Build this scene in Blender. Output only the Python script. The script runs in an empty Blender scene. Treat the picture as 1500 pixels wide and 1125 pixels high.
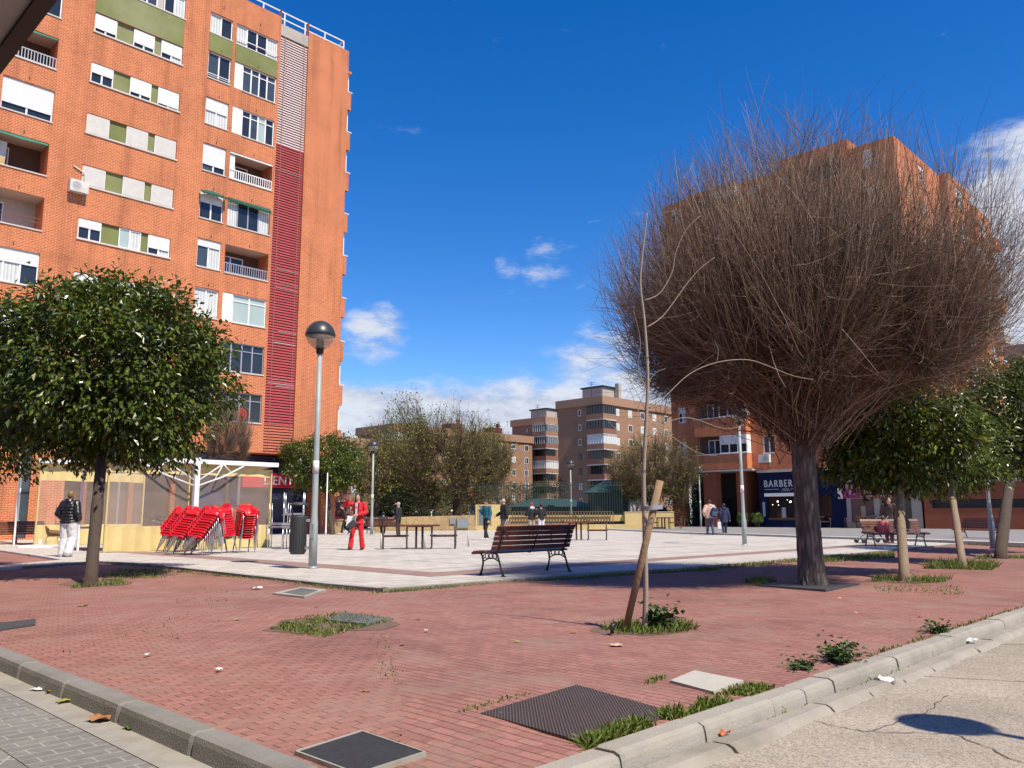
import bpy, bmesh, math, random
import numpy as np
from mathutils import Vector, Matrix, Euler
rnd = random.Random(7)
nr = np.random.default_rng(11)
sc = bpy.context.scene
COL = sc.collection
R = math.radians
PI = math.pi

# ------------------------------------------------------------------ materials
MATS = {}
def nodes(name):
    m = bpy.data.materials.new(name); m.use_nodes = True
    nt = m.node_tree
    b = nt.nodes['Principled BSDF']
    return m, nt, nt.nodes, nt.links, b
def mixc(nt, fac, a, b, mode='MIX'):
    n = nt.nodes.new('ShaderNodeMix'); n.data_type = 'RGBA'; n.blend_type = mode
    for i, v in ((0, fac), (6, a), (7, b)):
        if v is None: continue
        if hasattr(v, 'is_linked') or hasattr(v, 'links'): nt.links.new(v, n.inputs[i])
        else: n.inputs[i].default_value = v if i == 0 else (tuple(v) + (1,) if len(v) == 3 else v)
    return n.outputs[2]
def noise(nt, vec, scale, detail=3, rough=.55):
    n = nt.nodes.new('ShaderNodeTexNoise'); n.inputs['Scale'].default_value = scale
    n.inputs['Detail'].default_value = detail; n.inputs['Roughness'].default_value = rough
    if vec is not None: nt.links.new(vec, n.inputs['Vector'])
    return n.outputs['Fac']
def ramp(nt, fac, stops):
    n = nt.nodes.new('ShaderNodeValToRGB'); e = n.color_ramp.elements
    while len(e) < len(stops): e.new(.5)
    for k, (p, c) in enumerate(stops):
        e[k].position = p; e[k].color = tuple(c) + (1,) if len(c) == 3 else c
    nt.links.new(fac, n.inputs[0]); return n.outputs[0]
def mth(nt, op, a, b=None, c=None, clamp=False):
    n = nt.nodes.new('ShaderNodeMath'); n.operation = op; n.use_clamp = clamp
    for i, v in enumerate((a, b, c)):
        if v is None: continue
        if hasattr(v, 'links'): nt.links.new(v, n.inputs[i])
        else: n.inputs[i].default_value = v
    return n.outputs[0]
def ocoord(nt, kind='Object'):
    return nt.nodes.new('ShaderNodeTexCoord').outputs[kind]
def bump(nt, b, h, strength=.3, dist=.01):
    n = nt.nodes.new('ShaderNodeBump'); n.inputs['Strength'].default_value = strength
    n.inputs['Distance'].default_value = dist
    nt.links.new(h, n.inputs['Height']); nt.links.new(n.outputs[0], b.inputs['Normal'])
def grey(v): return (v, v, v)
def sc_(c, k): return tuple(min(1, x * k) for x in c)

def pm(name, c, rough=.7, var=.18, scale=6, metal=0, bmp=0, bscale=None, spec=.5, dirt=None):
    if name in MATS: return MATS[name]
    m, nt, N, L, b = nodes(name)
    co = ocoord(nt)
    f = noise(nt, co, scale, 4)
    col = mixc(nt, f, sc_(c, 1 - var), sc_(c, 1 + var))
    if dirt:
        f2 = ramp(nt, noise(nt, co, scale * .23, 5, .65), [(.48, (0, 0, 0)), (.68, (1, 1, 1))])
        col = mixc(nt, mth(nt, 'MULTIPLY', f2, dirt[1]), col, dirt[0])
    L.new(col, b.inputs['Base Color'])
    b.inputs['Roughness'].default_value = rough; b.inputs['Metallic'].default_value = metal
    b.inputs['Specular IOR Level'].default_value = spec
    if bmp: bump(nt, b, noise(nt, co, bscale or scale * 4, 4), bmp, .02)
    MATS[name] = m; return m

def brickmat(name, c1, c2, mortar, bw, rh, ms, uv, offset=.5, freq=2, big=None, rough=.85, bmp=.25, moss=None, mossamt=.5, vary=.35, bias=0.0, rot=0, smooth=.1, chips=None, streak=False, weak=None):
    """uv: 'facade' (x+y, z), 'xy', 'yx' """
    m, nt, N, L, b = nodes(name)
    co = ocoord(nt)
    sep = N.new('ShaderNodeSeparateXYZ'); L.new(co, sep.inputs[0])
    cmb = N.new('ShaderNodeCombineXYZ')
    if uv == 'facade':
        L.new(mth(nt, 'ADD', sep.outputs[0], sep.outputs[1]), cmb.inputs[0]); L.new(sep.outputs[2], cmb.inputs[1])
    elif uv == 'xy':
        L.new(sep.outputs[0], cmb.inputs[0]); L.new(sep.outputs[1], cmb.inputs[1])
    else:
        L.new(sep.outputs[1], cmb.inputs[0]); L.new(sep.outputs[0], cmb.inputs[1])
    vec = cmb.outputs[0]
    if rot:
        mp = N.new('ShaderNodeMapping'); mp.inputs['Rotation'].default_value = (0, 0, rot); L.new(vec, mp.inputs[0]); vec = mp.outputs[0]
    # slight wobble so that the courses are not ruler straight
    wob = N.new('ShaderNodeTexNoise'); wob.inputs['Scale'].default_value = .9; wob.inputs['Detail'].default_value = 2; L.new(co, wob.inputs['Vector'])
    vm = N.new('ShaderNodeVectorMath'); vm.operation = 'SUBTRACT'; L.new(wob.outputs['Color'], vm.inputs[0]); vm.inputs[1].default_value = (.5, .5, .5)
    vs = N.new('ShaderNodeVectorMath'); vs.operation = 'SCALE'; L.new(vm.outputs[0], vs.inputs[0]); vs.inputs[3].default_value = ms * 3.5
    va = N.new('ShaderNodeVectorMath'); va.operation = 'ADD'; L.new(vec, va.inputs[0]); L.new(vs.outputs[0], va.inputs[1]); vec = va.outputs[0]
    br = N.new('ShaderNodeTexBrick'); L.new(vec, br.inputs['Vector'])
    br.offset = offset; br.offset_frequency = freq
    br.inputs['Scale'].default_value = 1; br.inputs['Brick Width'].default_value = bw; br.inputs['Row Height'].default_value = rh
    br.inputs['Mortar Size'].default_value = ms; br.inputs['Mortar Smooth'].default_value = smooth; br.inputs['Bias'].default_value = bias
    br.inputs['Color1'].default_value = c1 + (1,); br.inputs['Color2'].default_value = c2 + (1,); br.inputs['Mortar'].default_value = mortar + (1,)
    col = br.outputs['Color']; jf = br.outputs['Fac']
    if weak:
        sp = N.new('ShaderNodeSeparateXYZ'); L.new(vec, sp.inputs[0])
        fr_ = mth(nt, 'MULTIPLY', mth(nt, 'FRACT', mth(nt, 'DIVIDE', sp.outputs[1], rh)), rh)
        row = mth(nt, 'LESS_THAN', mth(nt, 'MINIMUM', fr_, mth(nt, 'SUBTRACT', rh, fr_)), ms * 1.2)
        k = mth(nt, 'MULTIPLY_ADD', row, -.8 if weak == 'bed' else .75, 1.0 if weak == 'bed' else .25)
        jf = mth(nt, 'MULTIPLY', jf, k)
        br.inputs['Mortar'].default_value = tuple((a + b_) * .5 * .9 for a, b_ in zip(c1, c2)) + (1,)
        col = mixc(nt, jf, col, mortar)
    if moss:
        f = ramp(nt, noise(nt, co, 1.3, 5, .7), [(.5, (0, 0, 0)), (.62, (1, 1, 1))])
        f = mth(nt, 'MULTIPLY', mth(nt, 'MULTIPLY', f, jf), mossamt)
        col = mixc(nt, f, col, moss)
    f = noise(nt, co, .55, 5, .6)
    col = mixc(nt, 1.0, col, ramp(nt, f, [(.25, grey(1 - vary)), (.5, grey(1)), (.75, grey(1 + vary * .35))]), 'MULTIPLY')
    f = noise(nt, co, 23, 3)
    col = mixc(nt, 1.0, col, ramp(nt, f, [(.3, grey(.86)), (.7, grey(1.08))]), 'MULTIPLY')
    if big:
        f = ramp(nt, noise(nt, co, big[1], 6, .7), [(big[2], (0, 0, 0)), (big[2] + .16, (1, 1, 1))])
        col = mixc(nt, mth(nt, 'MULTIPLY', f, big[3]), col, big[0])
    if streak:
        mp2 = N.new('ShaderNodeMapping'); mp2.inputs['Scale'].default_value = (1.3, 1.3, .09); L.new(co, mp2.inputs[0])
        col = mixc(nt, 1.0, col, ramp(nt, noise(nt, mp2.outputs[0], 1.5, 6, .65), [(.30, grey(.74)), (.5, grey(1)), (.72, grey(1.08))]), 'MULTIPLY')
    if chips:
        f = ramp(nt, noise(nt, co, 60, 2), [(chips[1], (0, 0, 0)), (chips[1] + .04, (1, 1, 1))])
        col = mixc(nt, f, col, chips[0])
    L.new(col, b.inputs['Base Color'])
    b.inputs['Roughness'].default_value = rough
    b.inputs['Specular IOR Level'].default_value = .25
    h = mth(nt, 'ADD', mth(nt, 'MULTIPLY', jf, -1.0), mth(nt, 'MULTIPLY', noise(nt, co, 40, 3), .35))
    bump(nt, b, h, bmp, .012)
    MATS[name] = m; return m

def glass(name, c, rough=.06, var=.5, spec=.6):
    m, nt, N, L, b = nodes(name)
    co = ocoord(nt)
    col = mixc(nt, noise(nt, co, 1.1, 2), sc_(c, 1 - var), sc_(c, 1 + var))
    L.new(col, b.inputs['Base Color']); b.inputs['Roughness'].default_value = rough; b.inputs['Specular IOR Level'].default_value = spec
    MATS[name] = m; return m
def stripes(name, c1, c2, period, axis=2, rough=.5, soft=.15, bmp=.3, duty=.5):
    m, nt, N, L, b = nodes(name)
    co = ocoord(nt); sep = N.new('ShaderNodeSeparateXYZ'); L.new(co, sep.inputs[0])
    s = mth(nt, 'SUBTRACT', sep.outputs[0], sep.outputs[1]) if axis == 'x-y' else sep.outputs[axis] if axis != 'xy' else mth(nt, 'ADD', sep.outputs[0], sep.outputs[1])
    fr = mth(nt, 'FRACT', mth(nt, 'DIVIDE', s, period))
    r = ramp(nt, fr, [(0, grey(0)), (max(.01, duty - soft), grey(0)), (min(.99, duty + soft), grey(1)), (1, grey(1))])
    col = mixc(nt, r, c1, c2)
    col = mixc(nt, 1.0, col, ramp(nt, noise(nt, co, 3, 4), [(.3, grey(.9)), (.7, grey(1.04))]), 'MULTIPLY')
    L.new(col, b.inputs['Base Color']); b.inputs['Roughness'].default_value = rough
    if bmp: bump(nt, b, r, bmp, .01)
    MATS[name] = m; return m
def leafmat(name, stops, rough=.38, spec=.5, trans=.15):
    m, nt, N, L, b = nodes(name)
    g = N.new('ShaderNodeNewGeometry')
    col = ramp(nt, g.outputs['Random Per Island'], stops)
    L.new(col, b.inputs['Base Color'])
    b.inputs['Roughness'].default_value = rough; b.inputs['Specular IOR Level'].default_value = spec
    if trans:
        t = N.new('ShaderNodeBsdfTranslucent'); L.new(col, t.inputs[0])
        mx = N.new('ShaderNodeMixShader'); mx.inputs[0].default_value = trans
        L.new(b.outputs[0], mx.inputs[1]); L.new(t.outputs[0], mx.inputs[2]); L.new(mx.outputs[0], N['Material Output'].inputs[0])
    MATS[name] = m; return m
def clearplastic(name, tint, alpha):
    m, nt, N, L, b = nodes(name)
    co = ocoord(nt)
    b.inputs['Base Color'].default_value = tint + (1,); b.inputs['Roughness'].default_value = .16
    L.new(mth(nt, 'MULTIPLY_ADD', noise(nt, co, 1.6, 3), .22, alpha - .11), b.inputs['Alpha'])
    bump(nt, b, noise(nt, co, 2.2, 2), .25, .05)
    MATS[name] = m; return m

# ------------------------------------------------------------------ mesh builder
class MB:
    def __init__(s): s.v = []; s.f = []; s.sm = []; s.mi = []; s.cur = 0
    def add(s, vs, fs, smooth=False):
        o = len(s.v); s.v.extend([tuple(p) for p in vs])
        for f in fs: s.f.append(tuple(o + i for i in f)); s.sm.append(smooth); s.mi.append(s.cur)
    def quad(s, a, b, c, d): s.add([a, b, c, d], [(0, 1, 2, 3)])
    def box(s, x0, x1, y0, y1, z0, z1, M=None):
        vs = [(x, y, z) for z in (z0, z1) for y in (y0, y1) for x in (x0, x1)]
        if M is not None: vs = [tuple(M @ Vector(p)) for p in vs]
        s.add(vs, [(0, 2, 3, 1), (4, 5, 7, 6), (0, 1, 5, 4), (1, 3, 7, 5), (3, 2, 6, 7), (2, 0, 4, 6)])
    def bbox(s, x0, x1, y0, y1, z0, z1, c=.01, M=None):
        """box with chamfered edges"""
        vs = []; idx = {}
        X = (x0, x1); Y = (y0, y1); Z = (z0, z1)
        for i in (0, 1):
            for j in (0, 1):
                for k in (0, 1):
                    sx = 1 if i else -1; sy = 1 if j else -1; sz = 1 if k else -1
                    for a, p in (('x', (X[i], Y[j] - sy * c, Z[k] - sz * c)), ('y', (X[i] - sx * c, Y[j], Z[k] - sz * c)), ('z', (X[i] - sx * c, Y[j] - sy * c, Z[k]))):
                        idx[(i, j, k, a)] = len(vs); vs.append(p)
        F = []
        for i in (0, 1): F.append([idx[(i, j, k, 'x')] for j, k in ((0, 0), (1, 0), (1, 1), (0, 1))])
        for j in (0, 1): F.append([idx[(i, j, k, 'y')] for i, k in ((0, 0), (1, 0), (1, 1), (0, 1))])
        for k in (0, 1): F.append([idx[(i, j, k, 'z')] for i, j in ((0, 0), (1, 0), (1, 1), (0, 1))])
        for i in (0, 1):
            for j in (0, 1): F.append([idx[(i, j, 0, 'x')], idx[(i, j, 1, 'x')], idx[(i, j, 1, 'y')], idx[(i, j, 0, 'y')]])
            for k in (0, 1): F.append([idx[(i, 0, k, 'x')], idx[(i, 1, k, 'x')], idx[(i, 1, k, 'z')], idx[(i, 0, k, 'z')]])
        for j in (0, 1):
            for k in (0, 1): F.append([idx[(0, j, k, 'y')], idx[(1, j, k, 'y')], idx[(1, j, k, 'z')], idx[(0, j, k, 'z')]])
        for i in (0, 1):
            for j in (0, 1):
                for k in (0, 1): F.append([idx[(i, j, k, a)] for a in 'xyz'])
        if M is not None: vs = [tuple(M @ Vector(p)) for p in vs]
        s.add(vs, F)
    def tube(s, pts, rads, n=6, cap=True, smooth=True):
        P = [Vector(p) for p in pts]; m = len(P)
        if not hasattr(rads, '__len__'): rads = [rads] * m
        vs = []; up = None
        for i in range(m):
            t = (P[min(i + 1, m - 1)] - P[max(i - 1, 0)])
            if t.length < 1e-9: t = Vector((0, 0, 1))
            t.normalize()
            if up is None: up = Vector((0, 0, 1)) if abs(t.z) < .9 else Vector((1, 0, 0))
            a = t.cross(up)
            if a.length < 1e-5: a = t.cross(Vector((1, .3, .2)))
            a.normalize(); b = t.cross(a); up = -b if False else a.cross(t)
            for k in range(n):
                an = 2 * PI * k / n
                vs.append(P[i] + (a * math.cos(an) + b * math.sin(an)) * rads[i])
        fs = [(i * n + k, i * n + (k + 1) % n, (i + 1) * n + (k + 1) % n, (i + 1) * n + k) for i in range(m - 1) for k in range(n)]
        if cap and n > 3: fs += [tuple(range(n))[::-1], tuple((m - 1) * n + k for k in range(n))]
        s.add(vs, fs, smooth)
    def lathe(s, prof, n=16, c=(0, 0), smooth=True):
        vs = [(c[0] + r * math.cos(2 * PI * k / n), c[1] + r * math.sin(2 * PI * k / n), z) for r, z in prof for k in range(n)]
        m = len(prof)
        fs = [(i * n + k, i * n + (k + 1) % n, (i + 1) * n + (k + 1) % n, (i + 1) * n + k) for i in range(m - 1) for k in range(n)]
        if prof[0][0] > 1e-4: fs.append(tuple(range(n))[::-1])
        if prof[-1][0] > 1e-4: fs.append(tuple((m - 1) * n + k for k in range(n)))
        s.add(vs, fs, smooth)
    def ell(s, c, r, n=10, m=7, M=None):
        vs = []; fs = []
        for i in range(m + 1):
            th = PI * i / m
            for k in range(n):
                ph = 2 * PI * k / n
                p = Vector((r[0] * math.sin(th) * math.cos(ph), r[1] * math.sin(th) * math.sin(ph), r[2] * math.cos(th)))
                if M is not None: p = M @ p
                vs.append((p.x + c[0], p.y + c[1], p.z + c[2]))
        fs = [(i * n + k, (i + 1) * n + k, (i + 1) * n + (k + 1) % n, i * n + (k + 1) % n) for i in range(m) for k in range(n)]
        s.add(vs, fs, True)
    def prism(s, poly, z0, z1):
        n = len(poly)
        vs = [(x, y, z0) for x, y in poly] + [(x, y, z1) for x, y in poly]
        s.add(vs, [tuple(range(n))[::-1], tuple(range(n, 2 * n))] + [(i, (i + 1) % n, n + (i + 1) % n, n + i) for i in range(n)])
    def ngon(s, pts): s.add(pts, [tuple(range(len(pts)))])
    def fbox(s, F, u0, u1, z0, z1, d0, d1):
        vs = [F(u, z, d) for d in (d0, d1) for z in (z0, z1) for u in (u0, u1)]
        s.add(vs, [(0, 2, 3, 1), (4, 5, 7, 6), (0, 1, 5, 4), (1, 3, 7, 5), (3, 2, 6, 7), (2, 0, 4, 6)])
    def fquad(s, F, u0, u1, z0, z1, d): s.add([F(u0, z0, d), F(u1, z0, d), F(u1, z1, d), F(u0, z1, d)], [(0, 1, 2, 3)])
    def fwall(s, F, u0, u1, z0, z1, holes):
        us = sorted({u0, u1} | {u for h in holes for u in h[:2] if u0 < u < u1}); zs = sorted({z0, z1} | {z for h in holes for z in h[2:4] if z0 < z < z1})
        for a, b in zip(us, us[1:]):
            for c, d in zip(zs, zs[1:]):
                mu, mz = (a + b) / 2, (c + d) / 2
                if any(h[0] < mu < h[1] and h[2] < mz < h[3] for h in holes): continue
                s.fquad(F, a, b, c, d, 0)
        for h in holes:
            a, b, c, d, dep = h
            for q in (((a, c), (b, c)), ((b, c), (b, d)), ((b, d), (a, d)), ((a, d), (a, c))):
                if q[0][1] == q[1][1] and q[0][1] >= z1: continue
                s.quad(F(q[0][0], q[0][1], 0), F(q[1][0], q[1][1], 0), F(q[1][0], q[1][1], dep), F(q[0][0], q[0][1], dep))
    def build(s, name, mat, parent=None, off=None):
        me = bpy.data.meshes.new(name)
        v = s.v
        if off is not None: v = [(p[0] - off[0], p[1] - off[1], p[2] - off[2]) for p in v]
        me.from_pydata(v, [], s.f)
        me.polygons.foreach_set('use_smooth', s.sm)
        mats = mat if isinstance(mat, (list, tuple)) else [mat]
        for m in mats: me.materials.append(m)
        if len(mats) > 1: me.polygons.foreach_set('material_index', s.mi)
        me.validate(); me.update()
        return link(name, me, parent)
def link(name, me, parent=None):
    o = bpy.data.objects.new(name, me); COL.objects.link(o)
    if parent: o.parent = parent
    return o
def tag(o, label=None, cat=None, group=None, kind=None):
    if label: o['label'] = label
    if cat: o['category'] = cat
    if group: o['group'] = group
    if kind: o['kind'] = kind
    return o
def thing(name, label, cat, loc=(0, 0, 0), rz=0, group=None):
    o = bpy.data.objects.new(name, None); COL.objects.link(o)
    o.empty_display_size = .2
    o.location = loc; o.rotation_euler = (0, 0, rz)
    return tag(o, label, cat, group)
def dup(root, loc, rz=0, label=None, group=None, scale=None):
    r = root.copy(); COL.objects.link(r); r.location = loc; r.rotation_euler = (0, 0, rz)
    if scale: r.scale = (scale, scale, scale)
    if label: r['label'] = label
    if group: r['group'] = group
    for ch in list(root.children):
        c = ch.copy(); COL.objects.link(c); c.parent = r
        for g in list(ch.children):
            d = g.copy(); COL.objects.link(d); d.parent = c
    return r
def struct(name, mb, m): return tag(mb.build(name, m), kind='structure')
def FY(y0): return lambda u, z, d: (u, y0 + d, z)      # facade looking to -Y
def FX(x0): return lambda u, z, d: (x0 + d, u, z)      # facade looking to -X
def text_mb(txt, size, depth=.02, space=1.0):
    cu = bpy.data.curves.new('lettering', 'FONT'); cu.body = txt; cu.size = size; cu.extrude = depth / 2; cu.space_character = space
    cu.align_x = 'LEFT'
    ob = bpy.data.objects.new('lettering', cu); COL.objects.link(ob)
    bpy.context.view_layer.update()
    me = bpy.data.meshes.new_from_object(ob.evaluated_get(bpy.context.evaluated_depsgraph_get()))
    vs = [tuple(v.co) for v in me.vertices]; fs = [tuple(p.vertices) for p in me.polygons]
    bpy.data.objects.remove(ob); bpy.data.curves.remove(cu); bpy.data.meshes.remove(me)
    return vs, fs
def text_on(F, txt, u, z, size, d, mat, parent, name='lettering', usign=1, space=1.0, off=None, bold=0, sx=1.0):
    vs, fs = text_mb(txt, size, .02, space)
    mb = MB(); mb.add([F(u + usign * p[0] * sx, z + p[1], d - p[2]) for p in vs], fs)
    if bold:
        mb.add([F(u + usign * (p[0] * sx + bold), z + p[1], d - p[2] * .9) for p in vs], fs)
    return mb.build(name, mat, parent, off)

# ------------------------------------------------------------------ camera, sun, sky
CH = 1.12
PIT, ROL, YAW = R(9.054), R(-.21), R(45.85)
fwd = Vector((math.sin(YAW) * math.cos(PIT), math.cos(YAW) * math.cos(PIT), math.sin(PIT)))
rt = Vector((math.cos(YAW), -math.sin(YAW), 0)); upv = rt.cross(fwd)
A_ = rt * math.cos(ROL) + upv * math.sin(ROL); B_ = A_.cross(fwd)
cd = bpy.data.cameras.new('camera'); cam = bpy.data.objects.new('camera', cd); COL.objects.link(cam)
cd.sensor_width = 36; cd.lens = 1198 / 1500 * 36; cd.clip_start = .05; cd.clip_end = 3000
M = Matrix((A_, B_, -fwd)).transposed().to_4x4(); M.translation = Vector((0, 0, CH)); cam.matrix_world = M
sc.camera = cam
def dirpx(x, y): return (A_ * ((x - 750) / 1198) + B_ * ((562.5 - y) / 1198) + fwd).normalized()

SUN_EL, SUN_AZ = R(55), R(5)     # light travels along +Y, a little towards +X
tr = Vector((math.sin(SUN_AZ) * math.cos(SUN_EL), math.cos(SUN_AZ) * math.cos(SUN_EL), -math.sin(SUN_EL)))
sd = bpy.data.lights.new('sun', 'SUN'); sun = bpy.data.objects.new('sun', sd); COL.objects.link(sun)
sd.energy = 5.0; sd.angle = R(.53); sd.color = (1, .90, .74)
sun.rotation_euler = tr.to_track_quat('-Z', 'Y').to_euler(); sun.location = (0, -30, 50)

w = bpy.data.worlds.new('World'); sc.world = w; w.use_nodes = True
nt = w.node_tree; N = nt.nodes; L = nt.links
bg = N['Background']
sky = N.new('ShaderNodeTexSky'); sky.sky_type = 'NISHITA'; sky.sun_disc = False
sky.sun_elevation = SUN_EL
# direction to the sun = -tr ; sky rotation measured from +Y, clockwise seen from above
sky.sun_rotation = math.atan2(-tr.x, -tr.y)
sky.air_density = 1.0; sky.dust_density = .25; sky.ozone_density = 2.5; sky.altitude = 650
hs = N.new('ShaderNodeHueSaturation'); hs.inputs['Saturation'].default_value = 1.42; hs.inputs['Hue'].default_value = .512; hs.inputs['Value'].default_value = 1.05
L.new(sky.outputs[0], hs.inputs['Color'])
gen = N.new('ShaderNodeTexCoord').outputs['Generated']
sep = N.new('ShaderNodeSeparateXYZ'); L.new(gen, sep.inputs[0])
mp = N.new('ShaderNodeMapping'); mp.inputs['Scale'].default_value = (1, 1, 2.6); L.new(gen, mp.inputs[0])
n1 = noise(nt, mp.outputs[0], 4.2, 8, .58)
n2 = noise(nt, mp.outputs[0], 17, 8, .66)
nn = mth(nt, 'ADD', mth(nt, 'MULTIPLY', n1, .55), mth(nt, 'MULTIPLY', n2, .45))
def blob(x, y, rad, amt):
    d = dirpx(x, y)
    v = N.new('ShaderNodeVectorMath'); v.operation = 'DOT_PRODUCT'; L.new(gen, v.inputs[0]); v.inputs[1].default_value = d
    mr = N.new('ShaderNodeMapRange'); mr.interpolation_type = 'SMOOTHSTEP'
    mr.inputs[1].default_value = math.cos(R(rad)); mr.inputs[2].default_value = math.cos(R(rad * .25)); mr.inputs[3].default_value = 0; mr.inputs[4].default_value = amt
    L.new(v.outputs['Value'], mr.inputs[0]); return mr.outputs[0]
mr = N.new('ShaderNodeMapRange'); mr.interpolation_type = 'SMOOTHSTEP'
mr.inputs[1].default_value = .20; mr.inputs[2].default_value = .10; mr.inputs[3].default_value = 0; mr.inputs[4].default_value = .58
L.new(sep.outputs[2], mr.inputs[0])
cov = mr.outputs[0]
for a in ((552, 490, 3.4, .25), (520, 560, 6, .15), (1530, 350, 8, .38), (1510, 450, 8, .36), (800, 378, 2.8, .19), (745, 384, 1.6, .16), (880, 575, 6, .24), (1580, 300, 8, .36)):
    cov = mth(nt, 'MAXIMUM', cov, blob(*a))
cl = N.new('ShaderNodeMapRange'); cl.interpolation_type = 'SMOOTHSTEP'; cl.inputs[1].default_value = .60; cl.inputs[2].default_value = .86
L.new(mth(nt, 'ADD', nn, cov), cl.inputs[0])
ccol = ramp(nt, n2, [(.32, (2.6, 2.8, 3.6)), (.58, (4.6, 4.75, 5.2))])
fin = mixc(nt, mth(nt, 'MULTIPLY', cl.outputs[0], .92), hs.outputs[0], ccol)
L.new(fin, bg.inputs['Color']); bg.inputs['Strength'].default_value = .130
sc.view_settings.view_transform = 'Standard'; sc.view_settings.look = 'None'; sc.view_settings.exposure = .37; sc.view_settings.gamma = 1
sc.cycles.max_bounces = 6; sc.cycles.transparent_max_bounces = 12
sc.cycles.use_denoising = True

# ------------------------------------------------------------------ common materials
M_brick = brickmat('orange facing brick', (.56, .138, .040), (.43, .096, .028), (.60, .36, .22), .27, .082, .011, 'facade', vary=.2, bmp=.15, streak=True)
M_brickd = brickmat('red brick', (.34, .080, .035), (.27, .065, .03), (.30, .16, .10), .25, .068, .008, 'facade', vary=.2, bmp=.15)
M_brown = brickmat('brown brick', (.37, .20, .115), (.31, .165, .095), (.24, .17, .12), .26, .075, .010, 'facade', vary=.2, bmp=.1)
M_white = pm('white lacquered frame', (.80, .80, .79), .45, .05)
M_offw = pm('aged white', (.62, .60, .56), .6, .12, dirt=((.35, .32, .28), .4))
M_shut = stripes('white roller shutter', (.62, .62, .61), (.76, .76, .75), .055, 2)
M_shutg = stripes('cream roller shutter', (.50, .48, .44), (.64, .62, .57), .055, 2)
M_dark = glass('dark window glass', (.022, .027, .034))
M_darkb = glass('blueish window glass', (.05, .065, .08))
M_frost = glass('frosted green glass', (.36, .45, .43), .3, .12)
M_curt = stripes('white curtain', (.42, .45, .45), (.66, .68, .67), .16, 0, .9, .35, .2)
M_green = pm('faded green render', (.17, .19, .062), .9, .28, 1.1, bmp=.1, dirt=((.27, .27, .15), .7))
M_conc = pm('pale concrete', (.40, .37, .32), .9, .15, 3, bmp=.15, dirt=((.27, .25, .21), .5))
M_sill = pm('stone sill', (.55, .53, .50), .8, .1)
M_soff = pm('soffit plaster', (.45, .42, .38), .9, .1)
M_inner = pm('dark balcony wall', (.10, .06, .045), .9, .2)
M_alu = pm('brushed aluminium', (.56, .57, .58), .32, .08, 20, metal=.9)
M_galv = pm('galvanised steel', (.36, .38, .39), .5, .22, 9, metal=.45, dirt=((.25, .25, .25), .5))
M_pole = pm('grey green painted post', (.33, .37, .37), .5, .15, 5, dirt=((.22, .24, .24), .6))
M_black = pm('black plastic', (.016, .016, .018), .45, .2)
M_blackfe = pm('black cast iron', (.018, .019, .021), .42, .25, 20)
M_wood = pm('dark varnished slats', (.115, .040, .024), .38, .45, 5, bmp=.15)
M_wood.node_tree.nodes['Principled BSDF'].inputs['Specular IOR Level'].default_value = .4
M_red = pm('red plastic', (.62, .012, .018), .33, .08)
M_steelt = pm('brown steel tube', (.12, .09, .075), .4, .2, metal=.4)
# ------------------------------------------------------------------ ground
gm = pm('asphalt far ground', (.20, .19, .17), .95, .12, .6)
g = MB(); g.quad((-900, -900, -.17), (1500, -900, -.17), (1500, 1500, -.17), (-900, 1500, -.17)); struct('ground', g, gm)

# road of exposed aggregate concrete, sealed cracks
m, nt, N, L, b = nodes('aggregate concrete'); co = ocoord(nt)
vo = N.new('ShaderNodeTexVoronoi'); vo.inputs['Scale'].default_value = 85; L.new(co, vo.inputs['Vector'])
c = ramp(nt, vo.outputs['Color'], [(.10, (.255, .215, .17)), (.45, (.37, .315, .25)), (.9, (.47, .41, .335))])
c = mixc(nt, 1.0, c, ramp(nt, noise(nt, co, .8, 5, .6), [(.3, grey(.74)), (.7, grey(1.12))]), 'MULTIPLY')
c = mixc(nt, 1.0, c, ramp(nt, noise(nt, co, 130, 2), [(.3, grey(.75)), (.7, grey(1.15))]), 'MULTIPLY')
stn = ramp(nt, noise(nt, co, 1.7, 4, .6), [(.60, (0, 0, 0)), (.72, (1, 1, 1))]); c = mixc(nt, mth(nt, 'MULTIPLY', stn, .35), c, (.19, .15, .12))
L.new(c, b.inputs['Base Color']); b.inputs['Roughness'].default_value = .9; b.inputs['Specular IOR Level'].default_value = .2
bump(nt, b, mth(nt, 'ADD', vo.outputs['Distance'], noise(nt, co, 140, 2)), .35, .01)
g = MB(); g.quad((-20, -30, -.12), (140, -30, -.12), (140, 2.36, -.12), (-20, 2.36, -.12)); struct('road', g, m)
# cracks in the road: thin dark crooked strips with a little moss
M_crack = pm('crack dirt', (.085, .07, .05), .95, .3)
def crack(mb, pts, wd):
    for (a, b2) in zip(pts, pts[1:]):
        n = 9; A = Vector(a); Bv = Vector(b2); d = (Bv - A); nn_ = Vector((-d.y, d.x)).normalized()
        prev = None
        for k in range(n + 1):
            p = A + d * k / n + nn_ * rnd.uniform(-.02, .02) * (0 < k < n); ww = wd * rnd.uniform(.3, 1)
            q = ((p.x + nn_.x * ww, p.y + nn_.y * ww, -.116), (p.x - nn_.x * ww, p.y - nn_.y * ww, -.116))
            if prev: mb.quad(prev[0], q[0], q[1], prev[1])
            prev = q
g = MB()
crack(g, [(5.0, 2.34), (4.95, 2.0), (5.25, 1.62), (4.9, 1.2), (5.0, .8)], .006)
crack(g, [(4.95, 2.0), (5.6, 1.9), (6.3, 1.95)], .004)
crack(g, [(9, 2.3), (11, .6), (11.5, -1)], .008); crack(g, [(6.9, 2.3), (7.4, 1.2), (9.5, .4)], .006)
struct('road_cracks', g, M_crack)

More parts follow.
